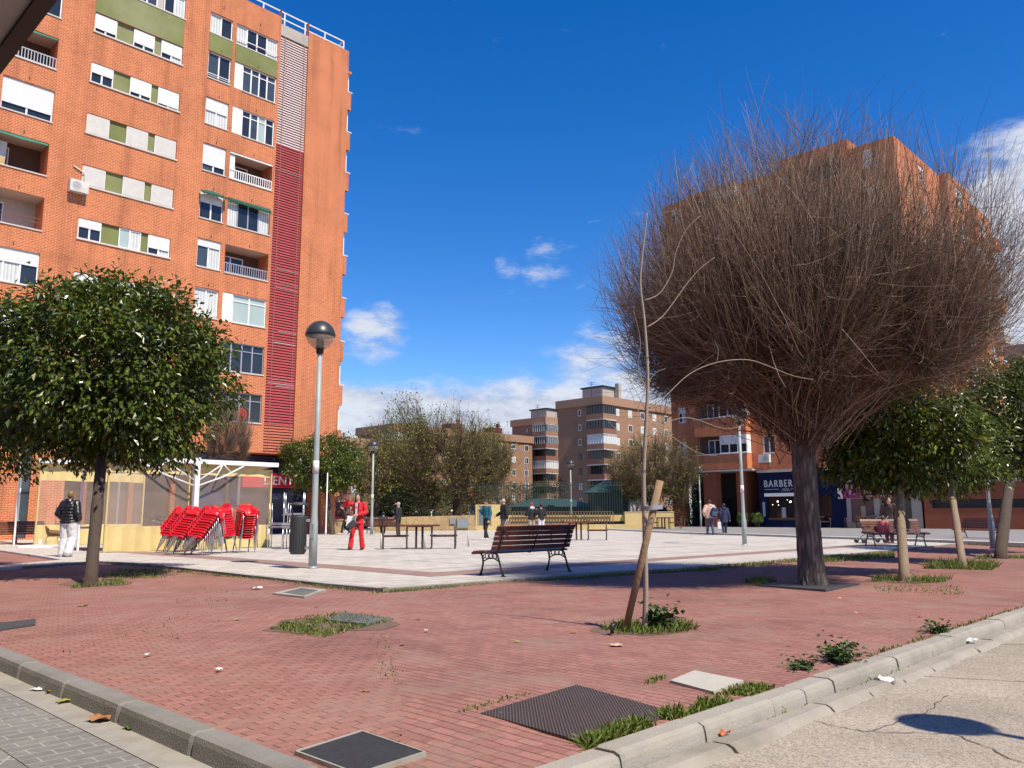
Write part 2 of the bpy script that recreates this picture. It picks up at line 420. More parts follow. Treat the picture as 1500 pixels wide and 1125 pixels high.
M_pave = brickmat('red clay pavers R', (.335, .160, .130), (.265, .122, .100), (.055, .040, .032), .155, .082, .0042, 'yx', weak='head', vary=.30, bmp=.5, moss=(.085, .11, .03), mossamt=.85, big=((.27, .185, .15), 1.3, .50, .55), chips=((.42, .28, .22), .70))
M_pave2 = brickmat('red clay pavers L', (.335, .160, .130), (.27, .125, .102), (.060, .045, .036), .155, .082, .0044, 'xy', weak='bed', vary=.30, bmp=.5, moss=(.085, .11, .03), mossamt=.7, big=((.27, .185, .15), 1.1, .50, .55), chips=((.42, .28, .22), .70))
# gentle sag of the paving, flat at the kerb
def sag(x, y):
    k = min(1, max(0, (x - 2.3) / .6)) * min(1, max(0, (y - 2.75) / .6))
    return k * (.012 * math.sin(x * 1.1 + .4) * math.cos(y * .9) + .008 * math.sin(x * 2.3 + y * 1.7)) - .008
def sheet(mb, poly, step=.35, z=sag, zo=0):
    import mathutils
    bm = bmesh.new(); f = bm.faces.new([bm.verts.new((x, y, 0)) for x, y in poly])
    xs = [p[0] for p in poly]; ys = [p[1] for p in poly]
    x = min(xs) + step
    while x < min(max(xs), 16):
        bmesh.ops.bisect_plane(bm, geom=bm.verts[:] + bm.edges[:] + bm.faces[:], plane_co=(x, 0, 0), plane_no=(1, 0, 0)); x += step
    y = min(ys) + step
    while y < min(max(ys), 18):
        bmesh.ops.bisect_plane(bm, geom=bm.verts[:] + bm.edges[:] + bm.faces[:], plane_co=(0, y, 0), plane_no=(0, 1, 0)); y += step
    bm.verts.index_update()
    mb.add([(v.co.x, v.co.y, (z(v.co.x, v.co.y) if callable(z) else z) + zo) for v in bm.verts], [[v.index for v in f.verts] for f in bm.faces], True)
    bm.free()
g = MB(); sheet(g, [(2.19, 2.65), (90, 2.65), (90, 9.4), (24, 9.4), (7.75, 10.2), (7.6, 10.05)]); struct('red_brick_pavement', g, M_pave)
g = MB(); sheet(g, [(2.19, 2.65), (7.6, 10.05), (7.8, 10.2), (8.1, 33), (2.19, 33)]); struct('red_brick_pavement', g, M_pave2)

# plaza of pale slabs
M_slab = brickmat('pale terrazzo slabs', (.58, .545, .49), (.52, .485, .435), (.15, .135, .115), .6, .4, .0105, 'xy', offset=.5, vary=.26, bmp=.15, big=((.30, .27, .225), .55, .47, .55), rough=.75)
plaza = [(7.6, 10.05), (10.5, 9.86), (12.8, 9.72), (14.2, 9.3), (24, 9.15), (32.5, 9.25), (34.3, 12.4), (35.2, 15.6), (37.4, 20), (38.95, 24.9), (48.7, 40), (56, 52), (40, 75), (-25, 75), (-25, 33), (7.9, 32.6), (7.45, 25.9), (7.2, 22.9), (5.4, 21.2), (2.4, 19.6), (2.4, 19.0), (5.6, 20.3), (7.5, 21.3), (7.8, 19), (7.73, 16.7), (7.62, 14), (7.54, 11.5)]
bm = bmesh.new(); f = bm.faces.new([bm.verts.new((x, y, .035)) for x, y in plaza]); r = bmesh.ops.extrude_face_region(bm, geom=[f])
for v in [e for e in r['geom'] if isinstance(e, bmesh.types.BMVert)]: v.co.z = -.03
bmesh.ops.triangulate(bm, faces=bm.faces[:]); bm.verts.index_update()
g = MB(); g.add([tuple(v.co) for v in bm.verts], [[v.index for v in f.verts] for f in bm.faces]); bm.free()
struct('plaza_paving', g, M_slab)
# concrete rim of the plaza, slightly proud
M_rim = pm('weathered rim concrete', (.36, .34, .30), .9, .15, 4, bmp=.2, dirt=((.16, .16, .10), .6))
g = MB()
rim = plaza[:6]; rim2 = [plaza[-6 + k] for k in range(6)][2:] + [plaza[0]]
def strip(mb, line, side, wd, z0, z1):
    for a, b2 in zip(line, line[1:]):
        A = Vector(a); Bv = Vector(b2); d = (Bv - A).normalized(); n_ = Vector((-d.y, d.x)) * side
        L_ = (Bv - A).length; k = max(1, round(L_ / 1.0))
        for i in range(k):
            p = A + d * (L_ * i / k + .006); q = A + d * (L_ * (i + 1) / k - .006)
            mb.prism([(p.x, p.y), (q.x, q.y), (q.x + n_.x * wd, q.y + n_.y * wd), (p.x + n_.x * wd, p.y + n_.y * wd)][::side], z0, z1)
strip(g, plaza[:6], 1, .13, -.03, .041); strip(g, plaza[21:] + [plaza[0]], 1, .13, -.03, .041)
struct('plaza_rim', g, M_rim)
g = MB()
for k in range(12):
    y = 12.9 + 2.6 * k; g.quad((10.6, y, .0375), (30.5 + .45 * (y - 12), y, .0375), (30.5 + .45 * (y - 12), y + .028, .0375), (10.6, y + .028, .0375))
for k in range(9):
    x = 12.6 + 2.6 * k; yy = 12.2
    for y0, y1 in [(12.2, 12.88)] + [(12.93 + 2.6 * j, 12.89 + 2.6 * (j + 1)) for j in range(10)]:
        if 30.5 + .45 * (y0 - 12) > x: g.quad((x, y0, .0375), (x + .028, y0, .0375), (x + .028, y1, .0375), (x, y1, .0375))
struct('plaza_joints', g, pm('joint dirt', (.16, .14, .115), .95, .4, 3))
M_band = brickmat('dusky red paving band', (.315, .205, .175), (.27, .175, .15), (.18, .13, .11), .4, .2, .005, 'xy', vary=.15, bmp=.1, rough=.8)
g = MB()
bo = [(9.55, 60), (9.75, 20), (9.7, 14), (9.6, 11.35), (12.2, 11.25), (15, 11.2), (21, 11.0), (31.5, 10.8)]
bi = [(10.35, 60), (10.5, 20), (10.45, 14), (10.35, 12.15), (12.5, 12.05), (15, 11.95), (21, 11.7), (31.5, 11.5)]
for k in range(len(bo) - 1): g.quad((*bo[k], .039), (*bo[k + 1], .039), (*bi[k + 1], .039), (*bi[k], .039))
struct('paving_band', g, M_band)
# far raised walk in front of the shops with its white kerb
M_grpav = brickmat('grey walk paving', (.27, .26, .25), (.23, .225, .22), (.13, .12, .11), .4, .4, .006, 'xy', vary=.2, bmp=.1)
M_kerbw = pm('pale kerb stone', (.55, .53, .48), .85, .15, 3, dirt=((.3, .28, .22), .5))
fk = [(30.6, 2.9), (31.5, 7.0), (32.9, 9.5), (34.4, 12.4), (35.3, 15.6), (37.5, 20), (39.0, 24.9), (43.8, 32.5), (48.7, 40), (56, 51)]
g = MB()
for a, b2 in zip(fk, fk[1:]): g.quad((*a, .11), (max(100, a[0]), a[1], .11), (100, b2[1], .11), (*b2, .11))
struct('shop_walk', g, M_grpav)
g = MB(); strip(g, fk, -1, .55, -.02, .125); struct('shop_walk_kerb', g, M_kerbw)

# kerbs of the near corner
M_kerb = pm('grey kerb concrete', (.325, .298, .25), .9, .16, 6, bmp=.3, bscale=70, dirt=((.18, .17, .14), .55))
M_kerbd = pm('dark grey kerb stone', (.215, .205, .185), .9, .18, 6, bmp=.3, bscale=70, dirt=((.12, .115, .10), .5))
g = MB(); x = 2.0
jo = [2.35, 3.3, 4.05, 4.84, 5.28, 5.71, 6.14, 6.9, 7.7, 8.39, 9.2, 10, 10.8, 11.6]
while jo[-1] < 60: jo.append(jo[-1] + .8)
def kerbblock(mb, a, b2, y0, y1, zt, lean, M=None):
    c_ = .022; g_ = .006
    prof = [(y0, -.14), (y0 + lean * .6, zt - .04), (y0 + lean, zt - .012), (y0 + lean + .03, zt), (y1, zt - .002), (y1, -.14)]
    n = len(prof); vs = []
    for xx, ins in ((a + g_, .008), (a + g_ + c_, 0), (b2 - g_ - c_, 0), (b2 - g_, .008)):
        for (yy, zz) in prof: vs.append((xx, yy + (ins if yy < y1 else 0), zz - (ins if zz > -.1 else 0)))
    if M: vs = [M(p) for p in vs]
    fs = [(i * n + k, i * n + (k + 1) % n, (i + 1) * n + (k + 1) % n, (i + 1) * n + k) for i in range(3) for k in range(n)] + [tuple(range(n)), tuple(3 * n + k for k in range(n))]
    mb.add(vs, fs)
for a, b2 in zip(jo, jo[1:]):
    dz = rnd.uniform(-.006, .006); dy = rnd.uniform(-.006, .006)
    kerbblock(g, a, b2, 2.47 + dy, 2.645, .004 + dz, .022)
struct('road_kerb', g, M_kerb)
g = MB(); jy = [2.35 + .98 * k for k in range(36)]
for a, b2 in zip(jy, jy[1:]): kerbblock(g, a, b2, 2.035, 2.185, .004 + rnd.uniform(-.003, .003), .02, lambda p: (p[1], p[0], p[2]))
struct('street_kerb', g, M_kerbd)
g = MB(); x = 2.0   # rounded corner block
g.prism([(2.03, 2.36), (2.08, 2.5), (2.185, 2.60), (2.36, 2.645), (2.36, 2.47)][::-1], -.14, .0)
struct('kerb_corner', g, M_kerb)
M_gut = pm('gutter concrete', (.30, .27, .225), .9, .2, 5, bmp=.3, bscale=60, dirt=((.17, .15, .11), .7))
g = MB(); xs = [2.2 + .62 * k for k in range(60)]
for a, b2 in zip(xs, xs[1:]):
    d = rnd.uniform(-.02, .02)
    kerbblock(g, a, b2, 2.27 + d, 2.458, -.075 + rnd.uniform(-.008, .006), .05)
struct('gutter', g, M_gut)
# grey pavers of the street on the left
M_gp = brickmat('grey street pavers', (.235, .23, .215), (.19, .187, .177), (.36, .345, .31), .26, .26, .006, 'xy', offset=0, vary=.18, bmp=.25, rot=R(33))
M_gb = brickmat('grey border pavers', (.225, .22, .205), (.18, .177, .167), (.33, .315, .285), .2, .1, .005, 'xy', vary=.18, bmp=.25)
g = MB(); g.quad((-30, 2.36, -.1205), (1.42, 2.36, -.1205), (1.42, 60, -.1205), (-30, 60, -.1205)); struct('street_paving', g, M_gp)
g = MB(); g.quad((1.42, 2.36, -.1165), (1.88, 2.36, -.1165), (1.88, 60, -.1165), (1.42, 60, -.1165)); struct('street_paving_border', g, M_gb)
g = MB(); g.quad((1.86, 2.36, -.112), (2.05, 2.36, -.108), (2.05, 60, -.108), (1.86, 60, -.112)); struct('gutter_strip', g, pm('patched mortar', (.30, .285, .25), .9, .25, 7, bmp=.3, dirt=((.2, .18, .15), .8)))

# ------------------------------------------------------------------ facade helpers
def glazing(bld, F, u0, u1, z0, z1, d=.10, n=2, sh=0.0, panes=None, shm=None, fm=None, off=None, sill=True, fw=.055, transom=0, box=False):
    """one window: frame part with its panes, shutter and sill as sub-parts"""
    fm = fm or M_white; shm = shm or M_shut
    fr = MB()
    fr.fbox(F, u0, u0 + fw, z0, z1, d, d + .07); fr.fbox(F, u1 - fw, u1, z0, z1, d, d + .07)
    fr.fbox(F, u0 + fw, u1 - fw, z0, z0 + fw, d, d + .07); fr.fbox(F, u0 + fw, u1 - fw, z1 - fw, z1, d, d + .07)
    wu = (u1 - u0 - 2 * fw)
    for k in range(1, n):
        c = u0 + fw + wu * k / n; fr.fbox(F, c - .04, c + .04, z0 + fw, z1 - fw, d + .005, d + .065)
    if transom:
        zt = z1 - transom; fr.fbox(F, u0 + fw, u1 - fw, zt - .025, zt + .025, d + .008, d + .06)
    f = fr.build('window', fm, bld, off)
    panes = panes or ['dark'] * n
    PM = {'dark': M_dark, 'blue': M_darkb, 'frost': M_frost, 'curt': M_curt, 'white': M_white}
    for k in range(n):
        p = MB(); a = u0 + fw + wu * k / n; b2 = u0 + fw + wu * (k + 1) / n
        p.fquad(F, a, b2, z0 + fw * .5, z1 - fw * .5, d + .045); p.build('pane', PM[panes[k]], f, off)
    if sh > 0:
        s = MB(); s.fbox(F, u0 + fw * .5, u1 - fw * .5, z0 + fw + (z1 - z0 - 2 * fw) * (1 - sh), z1 - fw * .3, d - .02, d + .003); s.build('shutter', shm, f, off)
    if sill:
        s = MB(); s.fbox(F, u0 - .03, u1 + .03, z0 - .06, z0, -.05, d + .06); s.build('sill', M_sill, f, off)
    return f
def balcony(bld, F, u0, u1, z0, z1, dep=1.25, off=None, rail=None, wm=None, awn=None):
    """recess behind a hole of depth dep: back wall with a glazed door, ceiling, floor, optional railing and awning"""
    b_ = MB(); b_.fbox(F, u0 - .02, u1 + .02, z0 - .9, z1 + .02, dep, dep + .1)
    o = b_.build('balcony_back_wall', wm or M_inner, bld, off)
    b_ = MB(); b_.fbox(F, u0, u1, z1 - .015, z1 - .002, .06, dep); b_.build('balcony_ceiling', M_soff, bld, off)
    um = (u0 + u1) / 2
    glazing(bld, F, u0 + .12, um + .35, z0 - .1, z1 - .3, dep - .09, 2, 0, ['blue', 'dark'], sill=False, off=off)
    b_ = MB(); b_.fbox(F, u0 - .03, u1 + .03, z0 - .06, z0, -.05, .12); b_.build('sill', M_sill, bld, off)
    if rail:
        r_ = MB(); m_ = rail
        r_.fbox(F, u0, u1, z0 + .55, z0 + .6, .02, .06); r_.fbox(F, u0, u1, z0 + .03, z0 + .07, .02, .06)
        k = int((u1 - u0) / .14)
        for i in range(k + 1):
            c = u0 + .02 + (u1 - u0 - .04) * i / k; r_.fbox(F, c - .02, c + .02, z0 + .07, z0 + .55, .025, .055)
        r_.build('railing', m_, bld, off)
    if awn:
        a = MB()
        for k in range(14):
            a_ = u0 + .05 + (u1 - u0 - .1) * k / 14; b2 = u0 + .05 + (u1 - u0 - .1) * (k + 1) / 14
            dr = .06 * math.sin(k * .9); P = [(0, -.02), (.05, -.10), (.18, -.2 - dr * .3)]
            for (d1, e1), (d2, e2) in zip(P, P[1:]): a.quad(F(a_, z1 + e1, -d1 + .04), F(b2, z1 + e1, -d1 + .04), F(b2, z1 + e2, -d2 + .04), F(a_, z1 + e2, -d2 + .04))
        a.build('awning', awn, bld, off)
def ac_unit(F, u, z, label, w_=.86, h=.6, dep=.32, gap=.06, loc=None, pipe=0):
    p = F(u + w_ / 2, z, -.1)
    t = thing('ac_unit', label, 'air conditioner', p, 0, None); off = p
    c = MB(); c.fbox(F, u, u + w_, z, z + h, -dep - gap, -gap); c.build('casing', M_offw, t, off)
    gmb = MB(); cu = u + w_ * .36; cz = z + h / 2
    for rr in (.06, .12, .18, .23):
        n = 20
        for k in range(n):
            a0 = 2 * PI * k / n; a1 = 2 * PI * (k + 1) / n
            gmb.quad(F(cu + rr * math.cos(a0), cz + rr * math.sin(a0), -dep - gap - .012), F(cu + rr * math.cos(a1), cz + rr * math.sin(a1), -dep - gap - .012), F(cu + (rr - .025) * math.cos(a1), cz + (rr - .025) * math.sin(a1), -dep - gap - .012), F(cu + (rr - .025) * math.cos(a0), cz + (rr - .025) * math.sin(a0), -dep - gap - .012))
    n = 20; gmb.build('fan_grille', M_white, t, off)
    gmb = MB(); gmb.add([F(cu + .24 * math.cos(2 * PI * k / n), cz + .24 * math.sin(2 * PI * k / n), -dep - gap - .005) for k in range(n)], [tuple(range(n))]); gmb.build('fan', pm('fan dark', (.05, .052, .055), .5), t, off)
    br = MB()
    for uu in (u + .12, u + w_ - .15): br.fbox(F, uu, uu + .04, z - .05, z - .001, -dep - gap, 0); br.fbox(F, uu, uu + .04, z - .3, z - .05, -.04, 0)
    br.build('bracket', M_galv, t, off)
    if pipe:
        q = MB(); q.tube([F(u + w_ * .8, z + h, -.1), F(u + w_ * .85, z + h + pipe, -.05), F(u + w_ * .2, z + h + pipe + .25, -.04)], .035, 6); q.build('pipe', M_offw, t, off)
    return t

# ------------------------------------------------------------------ the tall orange block on the left
YB = 43.0; F = FY(YB); OFF = (14, 50, 0)
bl = thing('apartment_block', 'tall orange brick apartment block with a red louvre strip and green window panels', 'building', OFF)
S = lambda f: 28.95 - 2.82 * f          # sill height of storey f, counted from the top
holes = []; winB = [(13.05, 14.16), (15.03, 16.15), (16.52, 17.68)]
for f in range(9):
    z = S(f)
    if f < 9: holes.append((13.03, 17.70, z + .05, z + 1.12 if f else z + 1.25, .12))
    holes.append((19.2, 20.58, z - .03, z + 1.6 if f else z + 1.25, .14))
    if f in (3, 5): holes.append((20.83, 23.54, z - .05, z + 1.6, 1.25))
    else: holes.append((20.83, 23.54, z - .05, z + 1.6 if f else z + 1.25, .14))
    if f in (2, 4, 5): holes.append((7.9, 11.43, z, z + 1.68, 1.3))
    else: holes.append((9.2, 11.46, z, z + 1.66, .14))
holes.append((23.72, 25.68, 4.74, 32.5, .30)); holes.append((13.4, 27.7, -.5, 4.66, 1.6))
for u in (11.5, 7.2): holes.append((u, u + .42, .1, 4.4, .12))
wl = MB(); wl.fwall(F, -6, 28.75, -.3, 31.75, holes)
wl.quad((28.75, YB, -.3), (28.75, YB + 15, -.3), (28.75, YB + 15, 31.75), (28.75, YB, 31.75)); wl.quad((-6, YB, -.3), (-6, YB, 31.75), (-6, YB + 15, 31.75), (-6, YB + 15, -.3))
wl.quad((-6, YB + 15, -.3), (28.75, YB + 15, -.3), (28.75, YB + 15, 31.75), (-6, YB + 15, 31.75))
wl.build('wall', M_brick, bl, OFF)
rf = MB(); rf.quad((-6, YB + .05, 31.0), (28.7, YB + .05, 31.0), (28.7, YB + 15, 31.0), (-6, YB + 15, 31.0)); rf.build('roof', M_conc, bl, OFF)
pp = MB(); pp.fbox(F, -6, 23.70, 31.75, 31.95, -.003, .25); pp.build('parapet', M_brick, bl, OFF)
pp = MB(); pp.fbox(F, 25.70, 28.75, 31.75, 31.78, -.003, .6); pp.build('parapet', M_brick, bl, OFF)
cp = MB(); cp.fbox(F, 23.72, 25.66, 30.75, 31.50, .02, .3); cp.build('concrete_panel', M_conc, bl, OFF)
# louvres
M_lou = pm('wine red louvre', (.33, .045, .046), .42, .25, 2); M_loup = pm('pale pink white louvre', (.50, .40, .39), .5, .1); M_loub = pm('louvre back', (.16, .02, .025), .8)  # pale pink: sun glare on the upper slats put into their colour
M_louo = pm('faded orange louvre', (.40, .105, .05), .5, .2)
lb = MB(); lb.fquad(F, 23.72, 25.68, 4.74, 30.75, .29); lb.build('louvre_backing', M_loub, bl, OFF)
def slats(z0, z1, mat, nm, step=.165):
    mb = MB(); z = z0
    while z < z1 - .02:
        a = F(23.74, z, .17); b2 = F(25.66, z, .17)
        mb.add([F(23.74, z, .06), F(25.66, z, .06), F(25.66, z + .11, .10), F(23.74, z + .11, .10), F(23.74, z - .012, .068), F(25.66, z - .012, .068), F(25.66, z + .10, .112), F(23.74, z + .10, .112)],
               [(0, 1, 2, 3), (4, 7, 6, 5), (0, 4, 5, 1), (3, 2, 6, 7)])
        z += step
    mb.build(nm, mat, bl, OFF)
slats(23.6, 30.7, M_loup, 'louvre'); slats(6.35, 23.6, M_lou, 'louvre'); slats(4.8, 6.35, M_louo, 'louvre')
md = MB()   # a few pale slats in the red part
for zz in (22.0, 21.9, 18.9, 15.7, 14.9, 14.75, 14.55, 11.9, 11.2, 9.15, 9.0, 8.75, 8.6):
    md.add([F(23.9 + .25 * (int(zz * 10) % 3), zz, .055), F(25.62, zz, .055), F(25.62, zz + .075, .13), F(23.9 + .25 * (int(zz * 10) % 3), zz + .075, .13)], [(0, 1, 2, 3)])
md.build('pale_louvre', M_loup, bl, OFF)
md = MB()
for u in (24.05, 25.4): md.fbox(F, u, u + .03, 4.74, 30.75, .04, .058)
md.build('louvre_rail', pm('louvre rail', (.36, .14, .13), .5), bl, OFF)
# roof railing
for (xa, xb, y_, zb) in ((2, 28.6, YB + .45, 31.0),):
    rl = MB(); zt = 32.62
    n = 18
    for k in range(n + 1):
        x = xb - (xb - xa) * k / n; rl.box(x - .035, x + .035, y_ - .03, y_ + .03, zb, zt - .031)
    rl.box(xa, xb + .035, y_ - .035, y_ + .035, zt - .03, zt + .03); rl.box(xa, xb + .035, y_ - .031, y_ + .031, zt - .50, zt - .44)
    rl.box(xb - .03, xb + .03, y_ + .04, y_ + 14, zt - .03, zt + .03)
    rl.build('roof_railing', M_white, bl, OFF)
# column B: green strips with three windows
gp = [(14.17, 15.02), (16.16, 16.51)]
shB = {0: (.0, .0, .0), 1: (.83, .78, .72), 2: (.5, .82, .92), 3: (1, 1, 1), 4: (1, 1, 1), 5: (.42, 0, .7), 6: (.9, .6, 1), 7: (1, .5, .4), 8: (.5, 1, .6)}
for f in range(9):
    z = S(f) + .05; zt = (S(f) + 1.12 if f else S(f) + 1.25)
    sl = MB(); sl.fbox(F, 12.98, 17.76, z - .08, z - .002, -.06, .11); sl.build('sill', M_sill, bl, OFF)
    for a, b2 in gp:
        g_ = MB(); g_.fquad(F, a, b2, z, zt, .115); g_.build('green_panel', M_green if f else M_soff, bl, OFF)
    for i, (a, b2) in enumerate(winB):
        glazing(bl, F, a, b2, z, zt - .02, .045, 2, shB[f][i], [('dark', 'dark'), ('frost', 'curt') if f == 5 else ('dark', 'blue'), ('dark', 'curt')][i], M_shutg if f in (3, 4) else M_shut, off=OFF, sill=False, fw=.05)
g_ = MB(); g_.fbox(F, 13.03, 17.70, S(1) + 1.13, S(0) - .04, -.03, -.003); g_.build('green_panel', M_green, bl, OFF)
for a, b2 in ((19.2, 20.58), (20.83, 23.54)):
    g_ = MB(); g_.fbox(F, a - .02, b2 + .02, S(1) + 1.61, S(0) - .10, -.03, -.003); g_.build('green_panel', M_green, bl, OFF)
# column C: two light windows
M_awn = pm('green canvas', (.012, .085, .055), .8, .25)
cC = {0: (0, 'curt dark'), 1: (0, 'blue dark'), 2: (.48, 'curt curt'), 3: (.78, 'blue dark'), 4: (.42, 'dark dark'), 5: (.25, 'blue curt'), 6: (0, 'curt curt'), 7: (.3, 'dark dark'), 8: (.6, 'curt dark')}
for f in range(9):
    z = S(f); glazing(bl, F, 19.2, 20.58, z - .03, (z + 1.6 if f else z + 1.25), .09, 2, cC[f][0], cC[f][1].split(), off=OFF, transom=0)
    if f in (1, 6):
        r_ = MB(); r_.fbox(F, 19.22, 20.56, z + .22, z + .25, -.02, .01); r_.fbox(F, 19.22, 20.56, z + .10, z + .12, -.02, .01); r_.build('guard_rail', M_white, bl, OFF)
    if f == 4:
        a = MB(); n = 12
        for k in range(n):
            t0 = k / n; t1 = (k + 1) / n
            a.quad(F(19.1 + 1.55 * t0, z + 1.35, -.42), F(19.1 + 1.55 * t1, z + 1.35, -.42), F(19.1 + 1.55 * t1, z + 1.38 + .28 * math.sin(PI * t1) ** .6, -.05), F(19.1 + 1.55 * t0, z + 1.38 + .28 * math.sin(PI * t0) ** .6, -.05))
            a.quad(F(19.1 + 1.55 * t0, z + 1.35, -.42), F(19.1 + 1.55 * t1, z + 1.35, -.42), F(19.1 + 1.55 * t1, z + 1.24 + .04 * (k % 2), -.40), F(19.1 + 1.55 * t0, z + 1.24 + .04 * ((k + 1) % 2), -.40))
        a.build('awning', M_awn, bl, OFF)
# column D: wide windows and loggias
M_frmg = pm('bare aluminium frame', (.42, .43, .44), .4, .1, metal=.5)
for f in range(9):
    z = S(f); a, b2 = 20.83, 23.54; zt = z + 1.6 if f else z + 1.25
    if f in (3, 5):
        balcony(bl, F, a, b2, z - .05, zt, 1.25, OFF, M_white if f == 3 else M_frmg)
        if f == 3:
            w_ = MB(); w_.fbox(F, a + .01, a + .34, z + .0, zt - .15, .08, .12); w_.build('side_screen', M_white, bl, OFF)
            w_ = MB(); w_.fbox(F, a, b2, zt - .12, zt - .05, -.02, .05); w_.build('awning_case', M_white, bl, OFF)
    elif f == 4:
        glazing(bl, F, a, b2, z - .05, zt, .13, 4, 0, ['curt', 'dark', 'dark', 'curt'], off=OFF, fm=M_frmg, fw=.03)
        aw = MB()
        for k in range(16):
            t0 = k / 16; t1 = (k + 1) / 16; q = lambda t: (a + .05 + 2.6 * t, zt - .12 - .12 * t, -.12 - .10 * t)
            p0 = q(t0); p1 = q(t1)
            aw.quad(F(p0[0], zt - .02, 0), F(p1[0], zt - .02, 0), F(*p1), F(*p0)); aw.quad(F(*p0), F(*p1), F(p1[0], p1[1] - .10 - .03 * (k % 2), p1[2] + .02), F(p0[0], p0[1] - .10 - .03 * ((k + 1) % 2), p0[2] + .02))
        aw.build('awning', M_awn, bl, OFF)
    elif f in (1, 2, 6):
        wp = .52 if f == 1 else .62
        w_ = MB(); w_.fbox(F, a, a + wp, z - .05, zt, .03, .12); w_.build('white_screen', M_white, bl, OFF)
        glazing(bl, F, a + wp, b2, z - .05, zt, .07, 4 if f < 6 else 2, 0, (['dark', 'blue', 'frost', 'dark'] if f == 2 else ['blue', 'blue', 'dark', 'blue']) if f < 6 else ['frost', 'frost'], off=OFF, transom=.38)
    else:
        glazing(bl, F, a, b2, z - .05, zt, .08, 4, 0, ['curt', 'dark', 'dark', 'curt'] if f == 0 else ['dark'] * 4, off=OFF, fm=M_white if f == 0 else M_frmg, transom=0 if f == 0 else .42, fw=.05)
    if f == 0:
        r_ = MB(); r_.fbox(F, a, b2, z + .30, z + .34, -.01, .03); r_.build('guard_rail', M_white, bl, OFF)
    if f == 8:
        r_ = MB(); r_.ell(F(22.4, z + .35, .115), (.35, .03, .4), 10, 6); r_.build('red_washing', M_red, bl, OFF)
# column A
for f in range(9):
    z = S(f)
    if f in (2, 4, 5):
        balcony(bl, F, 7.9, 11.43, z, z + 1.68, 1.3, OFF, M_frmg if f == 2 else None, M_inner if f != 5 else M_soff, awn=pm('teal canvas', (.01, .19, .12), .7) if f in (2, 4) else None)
        if f == 5:
            r_ = MB()
            for zz in (.35, .55): r_.fbox(F, 7.9, 11.43, z + zz, z + zz + .025, .03, .055)
            r_.build('guard_rail', pm('rusty rail', (.20, .06, .04), .6), bl, OFF)
        if f == 4:
            r_ = MB(); r_.fbox(F, 9.4, 9.75, z + .55, z + 1.35, .5, .85); r_.build('white_cabinet', M_offw, bl, OFF)
            r_ = MB(); r_.fbox(F, 9.35, 9.7, z + .01, z + .5, .4, .7); r_.build('yellow_box', pm('yellow box', (.5, .36, .12), .7), bl, OFF)
    else: glazing(bl, F, 9.2, 11.46, z, z + 1.66, .09, 3 if f != 3 else 2, {3: .80, 6: .40}.get(f, .3), ['curt', 'curt', 'dark'] if f != 3 else ['dark', 'dark'], off=OFF, transom=0)
    nk = MB(); nk.tube([F(10.3, z + 1.82, .0), F(10.3, z + 1.98, -.06)], .02, 5)
    for u in (19.95, 22.3): nk.tube([F(u, z + 1.72, 0), F(u, z + 1.88, -.06)], .02, 5)
    nk.build('wall_hook', M_black, bl, OFF)
# ground floor
M_navy = glass('navy shop glazing', (.02, .03, .075), .12)
s = MB(); s.fquad(F, 20.9, 27.7, -.3, 4.66, 1.58); s.build('shop_glazing', M_navy, bl, OFF)
s = MB(); s.fquad(F, 13.4, 20.899, -.3, 4.66, 1.58); s.build('shop_glazing', glass('brown shop glazing', (.07, .05, .04), .15), bl, OFF)
s = MB()
for u in (14.6, 16.9, 19.1): s.fbox(F, u, u + .25, -.3, 4.65, 1.3, 1.57)
s.build('shop_pier', M_brickd, bl, OFF)
s = MB()
for k in range(9): s.fbox(F, 21.2, 27.6, 3.35 + .14 * k, 3.43 + .14 * k, 1.4, 1.5)
s.build('window_blind', pm('navy blind', (.05, .07, .16), .5), bl, OFF)
for u in (11.5, 7.2):
    s = MB(); s.fquad(F, u, u + .42, .1, 4.4, .1); s.build('slit_window', M_darkb, bl, OFF)
    s = MB(); s.fbox(F, u, u + .42, 3.0, 3.06, .06, .12); s.fbox(F, u, u + .42, 2.2, 2.25, .06, .12); s.build('slit_bar', M_black, bl, OFF)
# side bays on the end face
for f in range(10):
    z = S(f)
    bb = MB(); bb.box(28.752, 29.04, YB + .04, YB + 5, z - 1.3 if f else z - 1.3, z - .08); bb.build('side_bay', M_brick, bl, OFF)
    if f == 0: bb = MB(); bb.box(28.752, 29.04, YB + .04, YB + 5, z + 1.3, 30.4); bb.build('side_bay', M_brick, bl, OFF)
    ss = MB(); ss.box(28.752, 29.13, YB + .02, YB + 5.05, z - .08, z); ss.build('sill', M_sill, bl, OFF)
    if f not in (3, 5, 6):
        ss = MB(); ss.box(28.752, 28.92, YB + .3, YB + 4.9, z + .001, z + 1.40); ss.build('bay_glazing', M_darkb, bl, OFF)
        ss = MB()
        for yy in (YB + .3, YB + 2.9, YB + 4.84): ss.box(28.76, 28.98, yy - .04, yy + .04, z + .002, z + 1.44)
        ss.box(28.76, 28.98, YB + .26, YB + 4.88, z + 1.445, z + 1.50); ss.build('bay_frame', M_white, bl, OFF)
# dental shop sign
sg = thing('shop_sign', 'red shop sign with white capital letters half hidden by the terrace tent', 'sign', (25.4, YB + .3, 2.8))
s = MB(); s.fbox(F, 22.6, 28.6, 2.70, 3.52, .02, .55); s.build('board', pm('red sign board', (.60, .012, .035), .4, .05), sg, (25.4, YB + .3, 2.8))
text_on(F, 'DENTAL', 23.85, 2.86, .74, -.0, M_white, sg, off=(25.4, YB + .3, 2.8), bold=.02)
ac_unit(F, 12.42, 17.15, 'white air conditioner with a curved pipe beside the shutters of the left block', pipe=.55)
